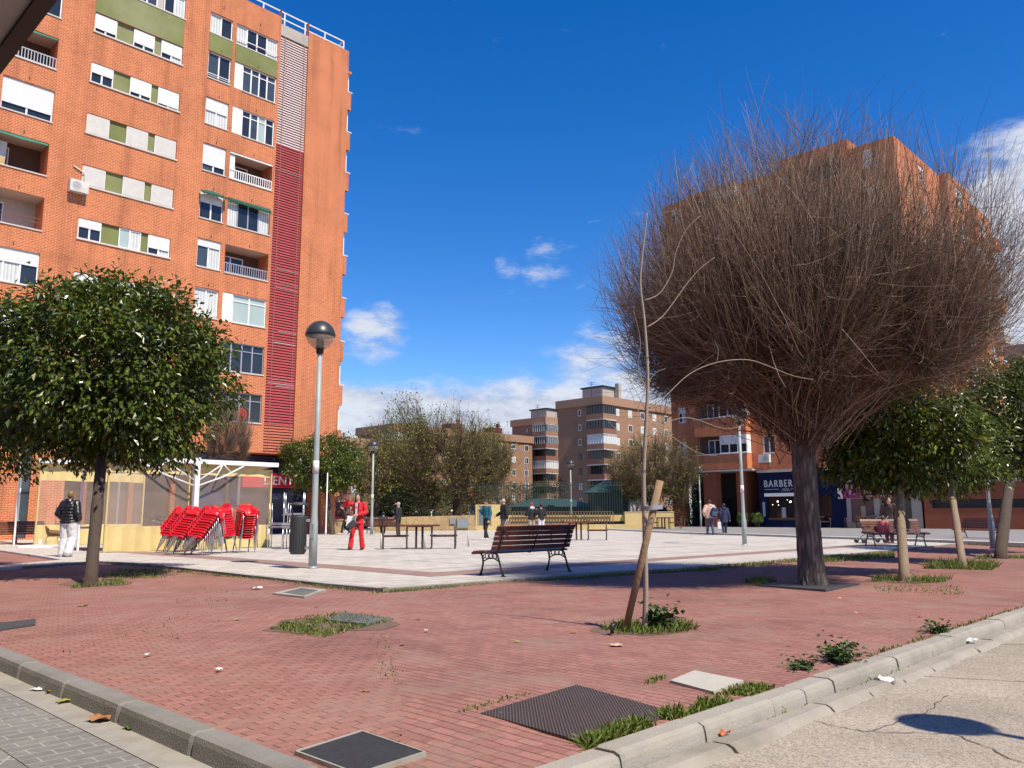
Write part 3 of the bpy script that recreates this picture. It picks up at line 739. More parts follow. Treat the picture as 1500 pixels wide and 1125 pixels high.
# ------------------------------------------------------------------ the orange block behind the bare tree, shops below
X0 = 57.0; F = FX(X0); OFF = (62, 27, 0)
br_ = thing('apartment_block', 'orange brick apartment block behind the round bare tree, with shops below', 'building', OFF)
T = lambda f: 4.4 + 2.82 * f       # floor level of storey f
cols = []; holes = []
for f in range(8):
    z = T(f) + 1.22
    holes += [(35.75, 36.45, z, z + 1.2, .14), (28.2, 29.15, z - .05, z + 1.25, .14), (26.0, 26.7, z, z + 1.2, .14), (19.4, 20.4, z, z + 1.3, .14), (22.0, 24.8, z, z + 1.5, 1.1)]
wl = MB(); wl.fwall(F, 18.2, 37.1, 4.3, 27.1, holes)
wl.quad((X0, 37.1, 4.3), (75, 37.1, 4.3), (75, 37.1, 27.1), (X0, 37.1, 27.1)); wl.quad((75, 18.2, -.2), (75, 37.1, -.2), (75, 37.1, 27.1), (75, 18.2, 27.1))
wl.build('wall', M_brick, br_, OFF)
F2 = FY(18.2); hs2 = []
for f in range(8): hs2.append((61.8, 63.0, T(f) + 1.2, T(f) + 2.45, .14))
wl = MB(); wl.fwall(F2, X0, 66.6, -.2, 27.1, hs2); wl.build('wall', M_brick, br_, OFF)
for f in range(8): glazing(br_, F2, 61.8, 63.0, T(f) + 1.2, T(f) + 2.45, .08, 2, .5 * (f % 3) / 2, off=OFF)
b_ = MB(); b_.box(X0 + .6, 66.0, 21.6, 26.9, 27.101, 28.2); b_.box(60, 66, 27.2, 33, 27.101, 28.0); b_.build('roof_storey', M_brick, br_, OFF)
b_ = MB(); b_.quad((X0, 18.2, 27.05), (75, 18.2, 27.05), (75, 37.1, 27.05), (X0, 37.1, 27.05)); b_.build('roof', M_conc, br_, OFF)
# staggered rear wings
for (xa, xb, ya, yb, zt) in ((66.6, 72.25, 17.6, 30, 27.2), (76.0, 80.9, 18.25, 30, 27.3)):
    hw = []; Fw = FY(ya); u = (xa + xb) / 2
    for f in range(8): hw.append((u - .9, u + .9, T(f) + .9, T(f) + 2.5, .14))
    wg = MB(); wg.fwall(Fw, xa, xb, -.2, zt, hw); wg.quad((xa, ya, -.2), (xa, yb, -.2), (xa, yb, zt), (xa, ya, zt)); wg.quad((xb, ya, -.2), (xb, yb, -.2), (xb, yb, zt), (xb, ya, zt)); wg.quad((xa, ya, zt), (xb, ya, zt), (xb, yb, zt), (xa, yb, zt))
    wg.build('wing', M_brick, br_, OFF)
    for f in range(8):
        glazing(br_, Fw, u - .9, u + .9, T(f) + .9, T(f) + 2.5, .08, 2, (.0, .5, .3)[f % 3], ['dark', 'curt'], off=OFF)
        bc = MB(); bc.fbox(Fw, xb - 2.0, xb - .2, T(f) - .1, T(f) + .85, -.7, -.001); bc.build('balcony_parapet', M_brick if f % 2 else M_conc, br_, OFF)
b_ = MB(); b_.box(72.25, 76.0, 19.6, 30, -.2, 26.4); b_.build('wing', M_brick, br_, OFF)
for f in range(8):
    z = T(f) + 1.22
    glazing(br_, F, 35.75, 36.45, z, z + 1.2, .08, 2, (0, .4, .2)[f % 3], ['curt', 'dark'], off=OFF)
    glazing(br_, F, 28.2, 29.15, z - .05, z + 1.25, .08, 2, (0, .5, .2)[f % 3], ['dark', 'blue'], off=OFF)
    glazing(br_, F, 26.0, 26.7, z, z + 1.2, .08, 1, (.3, .6, 0)[f % 3], ['blue'], off=OFF)
    glazing(br_, F, 19.4, 20.4, z, z + 1.3, .08, 2, (.2, .0, .7)[f % 3], ['dark', 'curt'], off=OFF)
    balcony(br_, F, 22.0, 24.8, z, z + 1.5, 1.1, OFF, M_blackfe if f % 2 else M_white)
    # projecting loggia bay: brick parapet, left half open with a dark rail, right half closed by white frames
    pz = T(f)
    pb = MB(); pb.fbox(F, 30.1, 34.55, pz + .05, pz + 1.2, -.75, -.02); pb.build('loggia_parapet', M_brick, br_, OFF)
    pb = MB(); pb.fbox(F, 30.08, 34.57, pz + 1.2, pz + 1.26, -.79, -.02); pb.build('sill', M_sill, br_, OFF)
    pb = MB(); pb.fbox(F, 30.1, 34.55, pz + 2.66, pz + 2.87, -.75, -.02); pb.build('loggia_slab', M_brick, br_, OFF)
    pb = MB(); pb.fquad(F, 32.4, 34.5, pz + 1.27, pz + 2.65, -.03); pb.build('loggia_back', M_inner, br_, OFF)
    glazing(br_, F, 32.6, 33.7, pz + 1.3, pz + 2.4, -.12, 2, 0, ['dark', 'blue'], off=OFF, sill=False)
    r_ = MB(); r_.fbox(F, 32.4, 34.5, pz + 1.40, pz + 1.44, -.74, -.70); r_.fbox(F, 32.4, 34.5, pz + 1.56, pz + 1.60, -.74, -.70); r_.fbox(F, 34.2, 34.24, pz + 1.26, pz + 2.66, -.74, -.7); r_.build('guard_rail', M_blackfe, br_, OFF)
    e_ = MB(); e_.fbox(F, 30.12, 32.38, pz + 1.27, pz + 2.65, -.55, -.03); e_.build('loggia_screen', M_white if f != 2 else M_shut, br_, OFF)
    glazing(br_, F, 30.12, 32.38, pz + 1.27, pz + 2.0 if f != 1 else pz + 2.6, -.66, 3, 0, ['dark', 'dark', 'dark'], off=OFF, sill=False)
    e_ = MB(); e_.fbox(F, 30.12, 32.38, pz + 2.01 if f != 1 else pz + 2.61, pz + 2.65, -.70, -.56); e_.build('shutter', M_shut, br_, OFF)
ac_unit(F, 28.55, 4.85, 'white air conditioner under the first floor window above the barber', loc=None, pipe=0)
# ground storey: soffit, pillars, set back arcade, shop fronts
s = MB(); s.box(X0 - .78, 75, 29.75, 37.1, 4.3, 4.42); s.build('arcade_soffit', M_soff, br_, OFF)
s = MB(); s.box(X0 - .05, X0 + .12, 18.2, 29.75, 4.12, 4.298); s.build('fascia', M_soff, br_, OFF)
for ya, yb in ((32.95, 34.0), (35.85, 36.9)):
    s = MB(); s.box(X0 - .6, X0 + .25, ya, yb, -.1, 4.3); s.build('pillar', M_brickd, br_, OFF)
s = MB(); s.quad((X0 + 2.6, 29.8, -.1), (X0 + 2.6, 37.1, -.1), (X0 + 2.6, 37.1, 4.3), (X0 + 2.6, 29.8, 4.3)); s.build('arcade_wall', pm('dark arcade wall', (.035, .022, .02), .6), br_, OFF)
s = MB(); s.box(X0 + .35, X0 + 2.59, 30.9, 31.7, -.1, 4.3); s.build('arcade_pier', M_brickd, br_, OFF)
r_ = MB()
for k in range(28): y = 29.9 + k * .26; r_.box(X0 + 2.2, X0 + 2.23, y, y + .03, .1, 2.3)
r_.box(X0 + 2.19, X0 + 2.24, 29.8, 37, 2.3, 2.36); r_.build('arcade_grille', M_blackfe, br_, OFF)
M_blue = pm('deep blue shop front', (.0035, .010, .045), .6, .12, 2, spec=.15)
M_dkshop = glass('dark shop interior glass', (.012, .012, .014), .08)
Fb = FX(X0 + .12)
s = MB(); s.fwall(Fb, 23.25, 29.75, -.1, 4.118, [(27.0, 29.1, .62, 2.35, .15), (24.3, 26.6, .62, 2.35, .15)]); s.build('barber_front', M_blue, br_, OFF)
for a, b2 in ((27.0, 29.1), (24.3, 26.6)):
    s = MB(); s.fquad(Fb, a, b2, .62, 2.35, .13); s.build('shop_window', M_dkshop, br_, OFF)
s = MB(); s.fbox(Fb, 26.4, 29.2, 2.35, 2.58, -.25, -.003); s.build('awning_case', M_white, br_, OFF)
M_lamp = bpy.data.materials.new('lit bulb'); M_lamp.use_nodes = True; bb_ = M_lamp.node_tree.nodes['Principled BSDF']; bb_.inputs['Emission Color'].default_value = (1, .93, .8, 1); bb_.inputs['Emission Strength'].default_value = 2.0
s = MB()
for y, z, r in ((28.35, 1.98, .07), (28.75, 1.75, .035), (27.35, 1.96, .075), (28.3, 1.72, .035), (27.6, 2.08, .03), (27.42, 1.9, .03)): s.ell((X0 + .23, y, z), (r * .2, r, r), 8, 6)
s.build('shop_lamp', M_lamp, br_, OFF)
s = MB(); s.fbox(Fb, 27.75, 28.05, .62, 1.55, .07, .125); s.fbox(Fb, 29.30, 29.50, .9, 1.95, -.03, -.002); s.build('shop_poster', pm('pale poster', (.42, .41, .39), .6), br_, OFF)
s = MB(); s.fbox(Fb, 27.0, 29.1, .63, .8, .06, .125); s.build('shop_counter', pm('wood counter', (.16, .075, .025), .6), br_, OFF)
M_lett = pm('pale metal lettering', (.55, .55, .55), .5, .05)
text_on(Fb, 'BARBER', 29.33, 3.05, .72, -.012, M_lett, br_, usign=-1, space=1.28, off=OFF, bold=.03, sx=.74)
s = MB(); s.fbox(Fb, 28.15, 29.28, 2.86, 2.885, -.02, -.002); s.fbox(Fb, 26.2, 27.25, 2.86, 2.885, -.02, -.002)
for c, h in ((27.8, .15), (27.62, .22), (27.46, .15)):
    for sg_ in (-1, 1): s.add([Fb(c, 2.78 + h, -.015), Fb(c, 2.745 + h, -.015), Fb(c + sg_ * .16, 2.72, -.015), Fb(c + sg_ * .19, 2.72, -.015)], [(0, 1, 2, 3)])
s.build('emblem', M_lett, br_, OFF)
# sewing shop
s = MB(); s.fwall(Fb, 18.35, 23.25, -.1, 4.118, [(21.4, 22.95, .55, 2.1, .12), (19.0, 21.0, .0, 2.1, .4)]); s.build('sewing_shop_front', pm('beige shop front', (.40, .35, .28), .8), br_, OFF)
s = MB(); s.fquad(Fb, 21.4, 22.95, .55, 2.1, .1); s.build('shop_window', M_darkb, br_, OFF)
s = MB(); s.fquad(Fb, 19.0, 21.0, 0, 2.1, .38); s.build('shop_door', M_dkshop, br_, OFF)
s = MB(); s.fbox(Fb, 21.6, 22.7, .56, .8, .03, .09); s.fbox(Fb, 22.0, 22.3, .9, 1.6, .04, .09); s.build('shop_display', pm('yellowish display', (.42, .36, .22), .7), br_, OFF)
sgn = thing('shop_sign', 'magenta sewing shop sign with cream lettering behind the leafy trees', 'sign', (X0, 21.5, 2.1)); of2 = (X0, 21.5, 2.1)
s = MB(); s.fbox(Fb, 18.5, 23.45, 2.15, 2.78, -.14, -.002); s.build('board', pm('magenta sign board', (.28, .022, .12), .5, .08), sgn, of2)
s = MB(); s.fbox(Fb, 23.45, 23.75, 2.1, 2.83, -.16, -.002); s.build('board_end', M_offw, sgn, of2)
text_on(Fb, 'ARREGLOS DE ROPA', 22.25, 2.42, .36, -.155, pm('cream lettering', (.62, .50, .30), .6), sgn, usign=-1, off=of2, bold=.02)
s = MB(); s.fbox(Fb, 22.55, 22.95, 2.38, 2.64, -.155, -.15); s.build('emblem', pm('pink emblem', (.60, .32, .42), .6), sgn, of2)
s = MB(); s.fbox(Fb, 22.62, 22.85, 2.45, 2.57, -.165, -.156); s.build('emblem_centre', pm('magenta sign board', (.28, .022, .12)), sgn, of2)
s = MB(); s.fbox(Fb, 19.5, 22.2, 2.22, 2.29, -.155, -.15); s.build('sign_line', pm('pink emblem', (.60, .32, .42)), sgn, of2)
ac_unit(Fb, 21.0, 2.95, 'air conditioner above the magenta sewing shop sign', w_=1.0, h=.7)
# low brick annex on the right
an = thing('brick_annex', 'low red brick annex with a long dark ventilation slot right of the sewing shop', 'building', (X0 + 4, 8, 0)); of3 = (X0 + 4, 8, 0)
s = MB(); s.fwall(F, -12, 18.19, -.2, 3.0, [(12.0, 17.7, 1.42, 1.95, .3), (4, 11.4, 1.42, 1.95, .3), (-5, 3.2, 1.42, 1.95, .3)]); s.quad((X0, 18.19, 2.999), (X0, -12, 2.999), (X0 + 9, -12, 2.999), (X0 + 9, 18.19, 2.999)); s.quad((X0, -12, -.2), (X0 + 9, -12, -.2), (X0 + 9, -12, 2.999), (X0, -12, 2.999))
s.build('wall', M_brickd, an, of3)
for a, b2 in ((12.0, 17.7), (4, 11.4), (-5, 3.2)):
    s = MB(); s.fquad(F, a, b2, 1.42, 1.95, .28); s.build('vent_slot', M_black, an, of3)
s = MB(); s.fbox(F, -12.05, 18.18, 3.0, 3.12, -.12, 9.1); s.build('coping', M_soff, an, of3)

# ------------------------------------------------------------------ brown blocks far behind
def brown_block(xc, yc, zt, dx, dy, nf, label, hb, seed, pent=True, left_win=True):
    """corner at (xc, yc); -X face runs to yc+dy, -Y face runs to xc+dx"""
    rr = random.Random(seed); off = (xc + dx / 2, yc + dy / 2, 0)
    t = thing('apartment_block', label, 'building', off)
    b = MB(); b.box(xc, xc + dx, yc, yc + dy, -.2, zt - 1.6); b.build('wall', M_brown, t, off)
    b = MB(); b.box(xc - .35, xc + dx + .3, yc - .35, yc + dy + .3, zt - 1.6, zt); b.build('parapet', pm('pale brown cornice', (.33, .19, .12), .85, .12), t, off)
    Fx_ = FX(xc); Fy_ = FY(yc); fh = 2.85
    for f in range(nf):
        z = zt - 1.6 - fh * (f + 1)
        # corner loggia: parapet wraps both faces
        bl_ = MB(); bl_.fbox(Fx_, yc - .9, yc + hb, z, z + 1.0, -.9, -.01); bl_.fbox(Fy_, xc + .01, xc + hb, z, z + 1.0, -.9, -.01); bl_.build('balcony', M_brown if rr.random() < .75 else pm('red balcony', (.22, .10, .065), .8), t, off)
        bl_ = MB(); bl_.fbox(Fx_, yc - .9, yc + hb, z - .25, z - .002, -.9, -.01); bl_.fbox(Fy_, xc + .01, xc + hb, z - .25, z - .002, -.9, -.01); bl_.build('balcony_slab', M_soff, t, off)
        kind = rr.random()
        gm_ = M_dark if kind < .62 else (M_darkb if kind < .82 else M_curt)
        bl_ = MB(); bl_.fbox(Fx_, yc - (.8 if kind > .4 else -.1), yc + hb - .1, z + 1.0, z + 2.58, -.8 if kind > .4 else -.02, -.005)
        bl_.fbox(Fy_, xc + .1, xc + hb - .1, z + 1.0, z + 2.58, -.8 if kind > .4 else -.02, -.005); bl_.build('loggia_glazing', gm_, t, off)
        fr = MB()
        for k in range(6):
            u = yc + hb * k / 5 - .3; fr.fbox(Fx_, u, u + .09, z + 1.0, z + 2.58, -.86, -.815)
            u = xc + hb * k / 5 - .1; fr.fbox(Fy_, u, u + .09, z + 1.0, z + 2.58, -.86, -.815)
        fr.fbox(Fx_, yc - .9, yc + hb, z + 2.585, z + 2.66, -.88, -.0); fr.fbox(Fy_, xc - .86, xc + hb, z + 2.585, z + 2.66, -.88, -.0)
        fr.build('loggia_frame', M_white if kind > .62 else M_blackfe, t, off)
        if left_win:
            u = yc + hb + 2.0
            wn = MB(); wn.fbox(Fx_, u, u + .75, z + 1.0, z + 2.25, -.03, -.005); fo = wn.build('window', M_white if rr.random() < .6 else M_blackfe, t, off)
            wn = MB(); wn.fbox(Fx_, u + .1, u + .65, z + 1.1, z + 2.15, -.045, -.031); wn.build('pane', M_dark if rr.random() < .7 else M_curt, fo, off)
        u = xc + hb + .8
        while u < xc + dx - 2:
            wn = MB(); wn.fbox(Fy_, u, u + 1.3, z + .95, z + 2.35, -.03, -.005); fo = wn.build('window', M_white, t, off)
            wn = MB(); wn.fbox(Fy_, u + .1, u + .62, z + 1.05, z + 2.25, -.05, -.031); wn.fbox(Fy_, u + .68, u + 1.2, z + 1.05, z + 2.25, -.05, -.031); wn.build('pane', rr.choice([M_dark, M_dark, M_curt]), fo, off)
            u += 4.2
    if pent:
        p = MB(); p.box(xc + 1.5, xc + 6.5, yc + 1, yc + 6, zt, zt + 2.0); p.build('roof_hut', M_conc, t, off)
        p = MB(); p.box(xc + 1.2, xc + 6.8, yc + .7, yc + 6.3, zt + 2.001, zt + 2.3); p.build('roof_hut_cap', M_blackfe, t, off)
        p = MB(); p.box(xc + 5.2, xc + 6.1, yc - .1, yc + .8, zt, zt + 3.0); p.build('chimney', M_conc, t, off)
    an_ = MB(); an_.tube([(xc + .6, yc + 3, zt), (xc + .6, yc + 3, zt + 3.2)], .05, 4); an_.tube([(xc + .6, yc + 2.3, zt + 2.9), (xc + .6, yc + 3.7, zt + 2.9)], .04, 4); an_.tube([(xc + .6, yc + 2.5, zt + 2.5), (xc + .6, yc + 3.5, zt + 2.5)], .04, 4); an_.build('aerial', M_blackfe, t, off)
    return t
brown_block(122.8, 95.3, 23.4, 26, 11.2, 7, 'brown brick apartment block with dark glazed corner loggias, nearest of the distant blocks', 3.2, 3)
brown_block(140.9, 126.0, 23.5, 20, 10.8, 7, 'narrower brown brick block with a red and white balcony stack behind the nearest brown block', 3.4, 5)
bb3 = brown_block(99.0, 128.5, 18.9, 40, 12.3, 5, 'long low brown apartment block spreading behind the budding trees', 3.0, 8, pent=False)
o3 = (119, 134.65, 0)
for x_, s_ in ((114.5, 1.0), (126.5, 1.0)):
    p = MB(); p.box(x_, x_ + 3.2, 129, 132, 18.9, 20.2); p.box(x_ + 2.0, x_ + 2.6, 129.2, 129.8, 20.2, 21.2); p.build('roof_hut', pm('wine red roof hut', (.12, .028, .03), .8), bb3, o3)
brown_block(74, 112, 13.6, 22, 10, 4, 'brown brick block seen between the left tower and the round green tree', 3.0, 12, pent=False)
brown_block(112.6, 15.0, 21.2, 20, 10, 7, 'brown block peeping out at the right edge beyond the orange block', 3.0, 14, pent=False)

# ------------------------------------------------------------------ canopy over the photographer
cn = thing('entrance_canopy', 'dark edged concrete canopy jutting in at the top left corner of the view', 'canopy', (-1.5, 4, 0)); oc = (-1.5, 4, 0)
s = MB(); s.box(-3, .955, -2, 16, 3.52, 3.75); s.build('slab', M_soff, cn, oc)
s = MB(); s.box(.956, 1.03, -2.02, 16.02, 3.5, 3.78); s.build('edge_beam', pm('dark brown steel edge', (.045, .025, .018), .6), cn, oc)
s = MB(); s.box(-3.3, -3.0, -2, 16, -.13, 3.75); s.build('wall', M_brickd, cn, oc)
for yy in (-1.8, 15.7):
    s = MB(); s.box(-1.6, -1.4, yy, yy + .2, -.13, 3.52); s.build('post', M_blackfe, cn, oc)

# ------------------------------------------------------------------ boundary wall, fence, kiosks
def seg_frame(a, b):
    A = Vector((a[0], a[1])); Bv = Vector((b[0], b[1])); d = (Bv - A); Ln = d.length; d.normalize(); n_ = Vector((d.y, -d.x))   # n_ towards camera side when running left to right
    return (lambda u, z, dd: (A.x + d.x * u - n_.x * dd, A.y + d.y * u - n_.y * dd, z)), Ln
M_stone = pm('tan rubble stone', (.42, .30, .15), .95, .3, 3, bmp=.8, bscale=4, dirt=((.22, .15, .08), .5))
m = M_stone; nt = m.node_tree; vo = nt.nodes.new('ShaderNodeTexVoronoi'); vo.feature = 'DISTANCE_TO_EDGE'; vo.inputs['Scale'].default_value = 2.6; nt.links.new(ocoord(nt), vo.inputs['Vector'])
bs = nt.nodes['Principled BSDF']; old = bs.inputs['Base Color'].links[0].from_socket
nt.links.new(mixc(nt, ramp(nt, vo.outputs['Distance'], [(.01, grey(.6)), (.07, grey(0))]), old, (.24, .16, .08)), bs.inputs['Base Color'])
Fw, Ln = seg_frame((34.0, 46.6), (39.6, 42.1)); ow = (36.8, 44.3, 0)
sw = thing('stone_wall', 'low tan stone wall with black graffiti letters in front of the big bare trees', 'wall', ow)
s = MB(); n = 14; prev = None
vs = []
for k in range(n + 1):
    u = Ln * k / n; zt = .92 + .16 * k / n + rnd.uniform(-.02, .02)
    vs += [Fw(u, -.05, 0), Fw(u, zt, .02), Fw(u, zt, .4), Fw(u, -.05, .4)]
s.add(vs, [(k * 4 + j, k * 4 + (j + 1) % 4, k * 4 + 4 + (j + 1) % 4, k * 4 + 4 + j) for k in range(n) for j in range(4)] + [(0, 1, 2, 3), tuple(n * 4 + j for j in (3, 2, 1, 0))])
s.build('masonry', M_stone, sw, ow)
text_on(Fw, 'ORCC', .9, .42, .42, -.0, M_black, sw, name='graffiti', off=ow, bold=.03)
cb = thing('utility_cabinet', 'grey metal utility cabinet set against the stone wall', 'cabinet', (39.2, 42.3, .1)); oc2 = (39.2, 42.3, .1)
s = MB(); s.fbox(Fw, Ln - 1.25, Ln - .45, .18, .85, -.12, -.005); s.build('body', pm('cabinet grey', (.20, .23, .25), .5, .15), cb, oc2)
s = MB()
for k in range(6): s.fbox(Fw, Ln - 1.2 + .12 * k, Ln - 1.15 + .12 * k, .24, .8, -.135, -.121)
s.build('door_rib', M_galv, cb, oc2)
s = MB(); s.fbox(Fw, Ln - 1.75, Ln - 1.35, .48, .85, -.08, -.005); s.build('meter_box', pm('cabinet grey', (.20, .23, .25)), cb, oc2)
Fp, Lp = seg_frame((39.62, 42.05), (41.0, 40.65)); op = (40.3, 41.3, 0)
M_cream = pm('cream yellow paint', (.56, .43, .19), .85, .14, 2.5, bmp=.1, dirt=((.38, .28, .12), .5))
pn = thing('notice_pillar', 'cream painted masonry pillar with a grey notice board beside the stone wall', 'pillar', op)
s = MB(); s.fbox(Fp, 0, Lp, -.05, 1.80, .0, .5); s.build('masonry', M_cream, pn, op)
s = MB(); s.fbox(Fp, .22, 1.1, .45, 1.72, -.05, -.002); s.build('board', pm('notice board grey', (.13, .16, .17), .5, .4, 5), pn, op)
s = MB(); s.fbox(Fp, .18, 1.14, 1.721, 1.77, -.07, -.002); s.fbox(Fp, .18, .219, .42, 1.72, -.06, -.002); s.fbox(Fp, 1.101, 1.14, .42, 1.72, -.06, -.002); s.build('frame', M_cream, pn, op)
# yellow base wall with bars in front and a tall dark fence above
Fy, Ly = seg_frame((41.05, 40.6), (47.0, 33.6)); oy = (44, 37, 0)
yw = thing('yellow_wall', 'low cream yellow wall with a brick coping under the barred fence', 'wall', oy)
s = MB(); s.fbox(Fy, 0, Ly, -.05, .42, 0, .45); s.fbox(Fy, 0, Ly, .62, 1.05, .55, .8); s.build('masonry', M_cream, yw, oy)
s = MB(); s.fbox(Fy, 0, Ly * .62, .42, .50, -.02, .47); s.build('coping', pm('dull red coping', (.30, .12, .075), .8), yw, oy)
fn = thing('bar_fence', 'tall dark green steel bar fence standing behind the cream yellow wall', 'fence', oy)
s = MB(); nb = 62
for k in range(nb):
    u = -2.2 + (Ly + 1.2) * k / (nb - 1); s.fbox(Fy, u, u + .035, .9, 3.35 + .03 * (k % 2), 1.0, 1.035)
M_fen = pm('dark green steel', (.020, .045, .036), .5, .2)
s.build('bars', M_fen, fn, oy)
s = MB(); s.fbox(Fy, -2.2, Ly - 1, 1.1, 1.15, .99, 1.04); s.fbox(Fy, -2.2, Ly - 1, 3.1, 3.15, .99, 1.04); s.build('rail', M_fen, fn, oy)
fn2 = thing('low_bar_fence', 'row of short brown bars with a slanting rod along the cream yellow wall', 'fence', oy)
s = MB(); nb = 36
for k in range(nb):
    u = .5 + (Ly - 2.2) * k / (nb - 1); s.fbox(Fy, u, u + .06, .50, 1.28, .30, .36)
s.build('bars', pm('brown painted bars', (.16, .10, .05), .6), fn2, oy)
s = MB(); s.fbox(Fy, .5, Ly - 1.7, 1.28, 1.31, .29, .37); s.build('rail', pm('brown painted bars', (.16, .10, .05)), fn2, oy)
s = MB(); s.tube([Fy(4.2, 1.25, .25), Fy(6.0, .6, .25)], .03, 5); s.build('rod', M_steelt, fn2, oy)
Fz, Lz = seg_frame((46.5, 34.3), (48.9, 31.9)); oz = (47.7, 33, 0)
yb_ = thing('yellow_wall', 'plain cream yellow wall block at the end of the barred fence, left of the staked sapling', 'wall', oz)
s = MB(); s.fbox(Fz, 0, Lz, -.05, 1.22, .0, .6); s.build('masonry', M_cream, yb_, oz)
s = MB(); s.fbox(Fz, -.03, Lz + .03, 1.22, 1.27, -.03, .63); s.build('coping', pm('cream coping', (.55, .46, .26), .85), yb_, oz)
# two green kiosks with hipped roofs
M_roofg = stripes('green metal roof', (.026, .055, .042), (.040, .078, .060), .25, 'xy', .5, .1)
M_kdark = pm('dark green boards', (.012, .028, .022), .6, .2)
def kiosk(cx, cy, w2, d2, ze, zr, label, ang, glassf=True):
    t = thing('kiosk', label, 'kiosk', (cx, cy, 0), ang)
    s = MB(); s.box(-w2, w2, -d2, d2, -.05, ze); s.build('walls', M_kdark, t)
    e = .55; a = w2 + e; b_ = d2 + e; k = w2 * .45
    s = MB(); s.add([(-a, -b_, ze - .05), (a, -b_, ze - .05), (a, b_, ze - .05), (-a, b_, ze - .05), (-k, 0, zr), (k, 0, zr)], [(0, 1, 5, 4), (1, 2, 5), (2, 3, 4, 5), (3, 0, 4), (3, 2, 1, 0)]); s.build('roof', M_roofg, t)
    if glassf:
        s = MB(); s.box(w2 * .15, w2 * .95, -d2 - .04, -d2 - .005, 1.1, ze - .55)
        s.build('window', M_darkb, t)
        for k in range(3):
            s = MB(); x = w2 * (.2 + .27 * k); s.box(x, x + w2 * .2, -d2 - .055, -d2 - .041, 1.3, ze - .75); s.build('poster', pm('pale poster', (.42, .41, .39)), t)
    return t
kiosk(51.3, 38.3, 2.2, 1.8, 2.75, 3.75, 'green kiosk with a hipped metal roof and glazed front behind the cream wall', R(-44))
kiosk(50.0, 44.2, 3.2, 1.6, 1.75, 2.35, 'long low green roofed hut behind the bar fence', R(-44), False)
# ------------------------------------------------------------------ terrace tents
M_yel = stripes('pale yellow awning canvas', (.60, .475, .20), (.66, .53, .235), .42, 'xy', .8, .2, .25)
M_yelroof = pm('yellow canvas roof', (.55, .43, .18), .85, .1)
M_clear = clearplastic('clear pvc sheet', (.46, .37, .30), .30)
M_wht = pm('white painted steel', (.80, .80, .79), .4, .05)
M_floor = pm('dark tent interior', (.06, .05, .045), .9)
def tent(x0, x1, yf, dep, label, splits, mast=None, ztop=2.68, sides=True):
    cx = (x0 + x1) / 2; o = (cx, yf + dep / 2, 0); F = FY(yf)
    t = thing('terrace_tent', label, 'tent', o)
    us = [x0] + splits + [x1]
    for a, b in zip(us, us[1:]):
        # wavy lower canvas and valance
        for (za, zb, nm_) in ((.04, .80, 'lower_canvas'), (2.42, ztop, 'valance')):
            s = MB(); n = 16; vs = []
            for k in range(n + 1):
                u = a + .05 + (b - a - .1) * k / n; dd = .02 * math.sin(k * 1.3) + .01 * math.sin(k * .5)
                vs += [F(u, za + .012 * math.sin(k * .7), dd * 1.2), F(u, zb, dd * .3)]
            s.add(vs, [(2 * k, 2 * k + 2, 2 * k + 3, 2 * k + 1) for k in range(n)], True); s.build(nm_, M_yel, t, o)
        s = MB(); n = 14; vs = []
        for k in range(n + 1):
            u = a + .05 + (b - a - .1) * k / n
            for j in range(7): vs.append(F(u, .80 + 1.62 * j / 6, .018 * math.sin(k * .9 + j) * math.sin(PI * j / 6)))
        s.add(vs, [(7 * k + j, 7 * k + 7 + j, 7 * k + 8 + j, 7 * k + j + 1) for k in range(n) for j in range(6)], True); s.build('clear_window', M_clear, t, o)
        for u in (a + .01, b - .06):
            s = MB(); s.fbox(F, u, u + .05, .03, ztop, -.03, .04); s.build('frame_post', M_yelroof, t, o)
        s = MB(); s.fbox(F, a, b, .0, .035, -.05, .05); s.build('ground_rail', M_galv, t, o)
    s = MB()
    for k in range(10):
        a = x0 - .05 + (x1 - x0 + .1) * k / 10; b = x0 - .05 + (x1 - x0 + .1) * (k + 1) / 10
        s.quad((a, yf - .1, ztop + .12), (b, yf - .1, ztop + .12), (b, yf + dep, ztop - .05), (a, yf + dep, ztop - .05))
    s.build('roof_canvas', M_yelroof, t, o)
    s = MB(); s.box(x0 - .1, x1 + .12, yf - .2, yf - .08, ztop + .10, ztop + .24); s.build('front_beam', M_wht, t, o)
    if sides:     # side sheet at the right end
        x = x1
        s = MB(); s.quad((x, yf + .05, .04), (x, yf + dep, .04), (x, yf + dep, .8), (x, yf + .05, .8)); s.build('side_canvas', M_yel, t, o)
        s = MB(); s.quad((x, yf + .05, .8), (x, yf + dep, .8), (x, yf + dep, 2.42), (x, yf + .05, 2.42)); s.build('side_window', M_clear, t, o)
    for x in (x0 + .03, x1 - .07):
        s = MB(); s.box(x, x + .06, yf + dep - .06, yf + dep, 0, ztop - .06); s.build('frame_post', M_wht, t, o)
    if mast:
        s = MB(); s.box(mast - .075, mast + .075, yf - .42, yf - .27, 0, ztop + .28); s.build('mast', M_wht, t, o)
        s = MB()
        for sg_ in (-1, 1):
            p0 = (mast + sg_ * .07, yf - .34, ztop - .62); p1 = (mast + sg_ * 1.75, yf - .15, ztop + .10)
            s.tube([p0, (mast + sg_ * .95, yf - .26, ztop - .30), p1], .03, 5); s.tube([(mast + sg_ * .07, yf - .34, ztop - .45), (mast + sg_ * 1.0, yf - .2, ztop + .16)], .025, 5)
            s.tube([(mast + sg_ * .62, yf - .3, ztop - .42), (mast + sg_ * .95, yf - .2, ztop + .12)], .02, 5); s.tube([(mast + sg_ * 1.25, yf - .2, ztop - .16), (mast + sg_ * .95, yf - .2, ztop + .12)], .02, 5)
        s.build('brace_arm', M_wht, t, o)
    return t
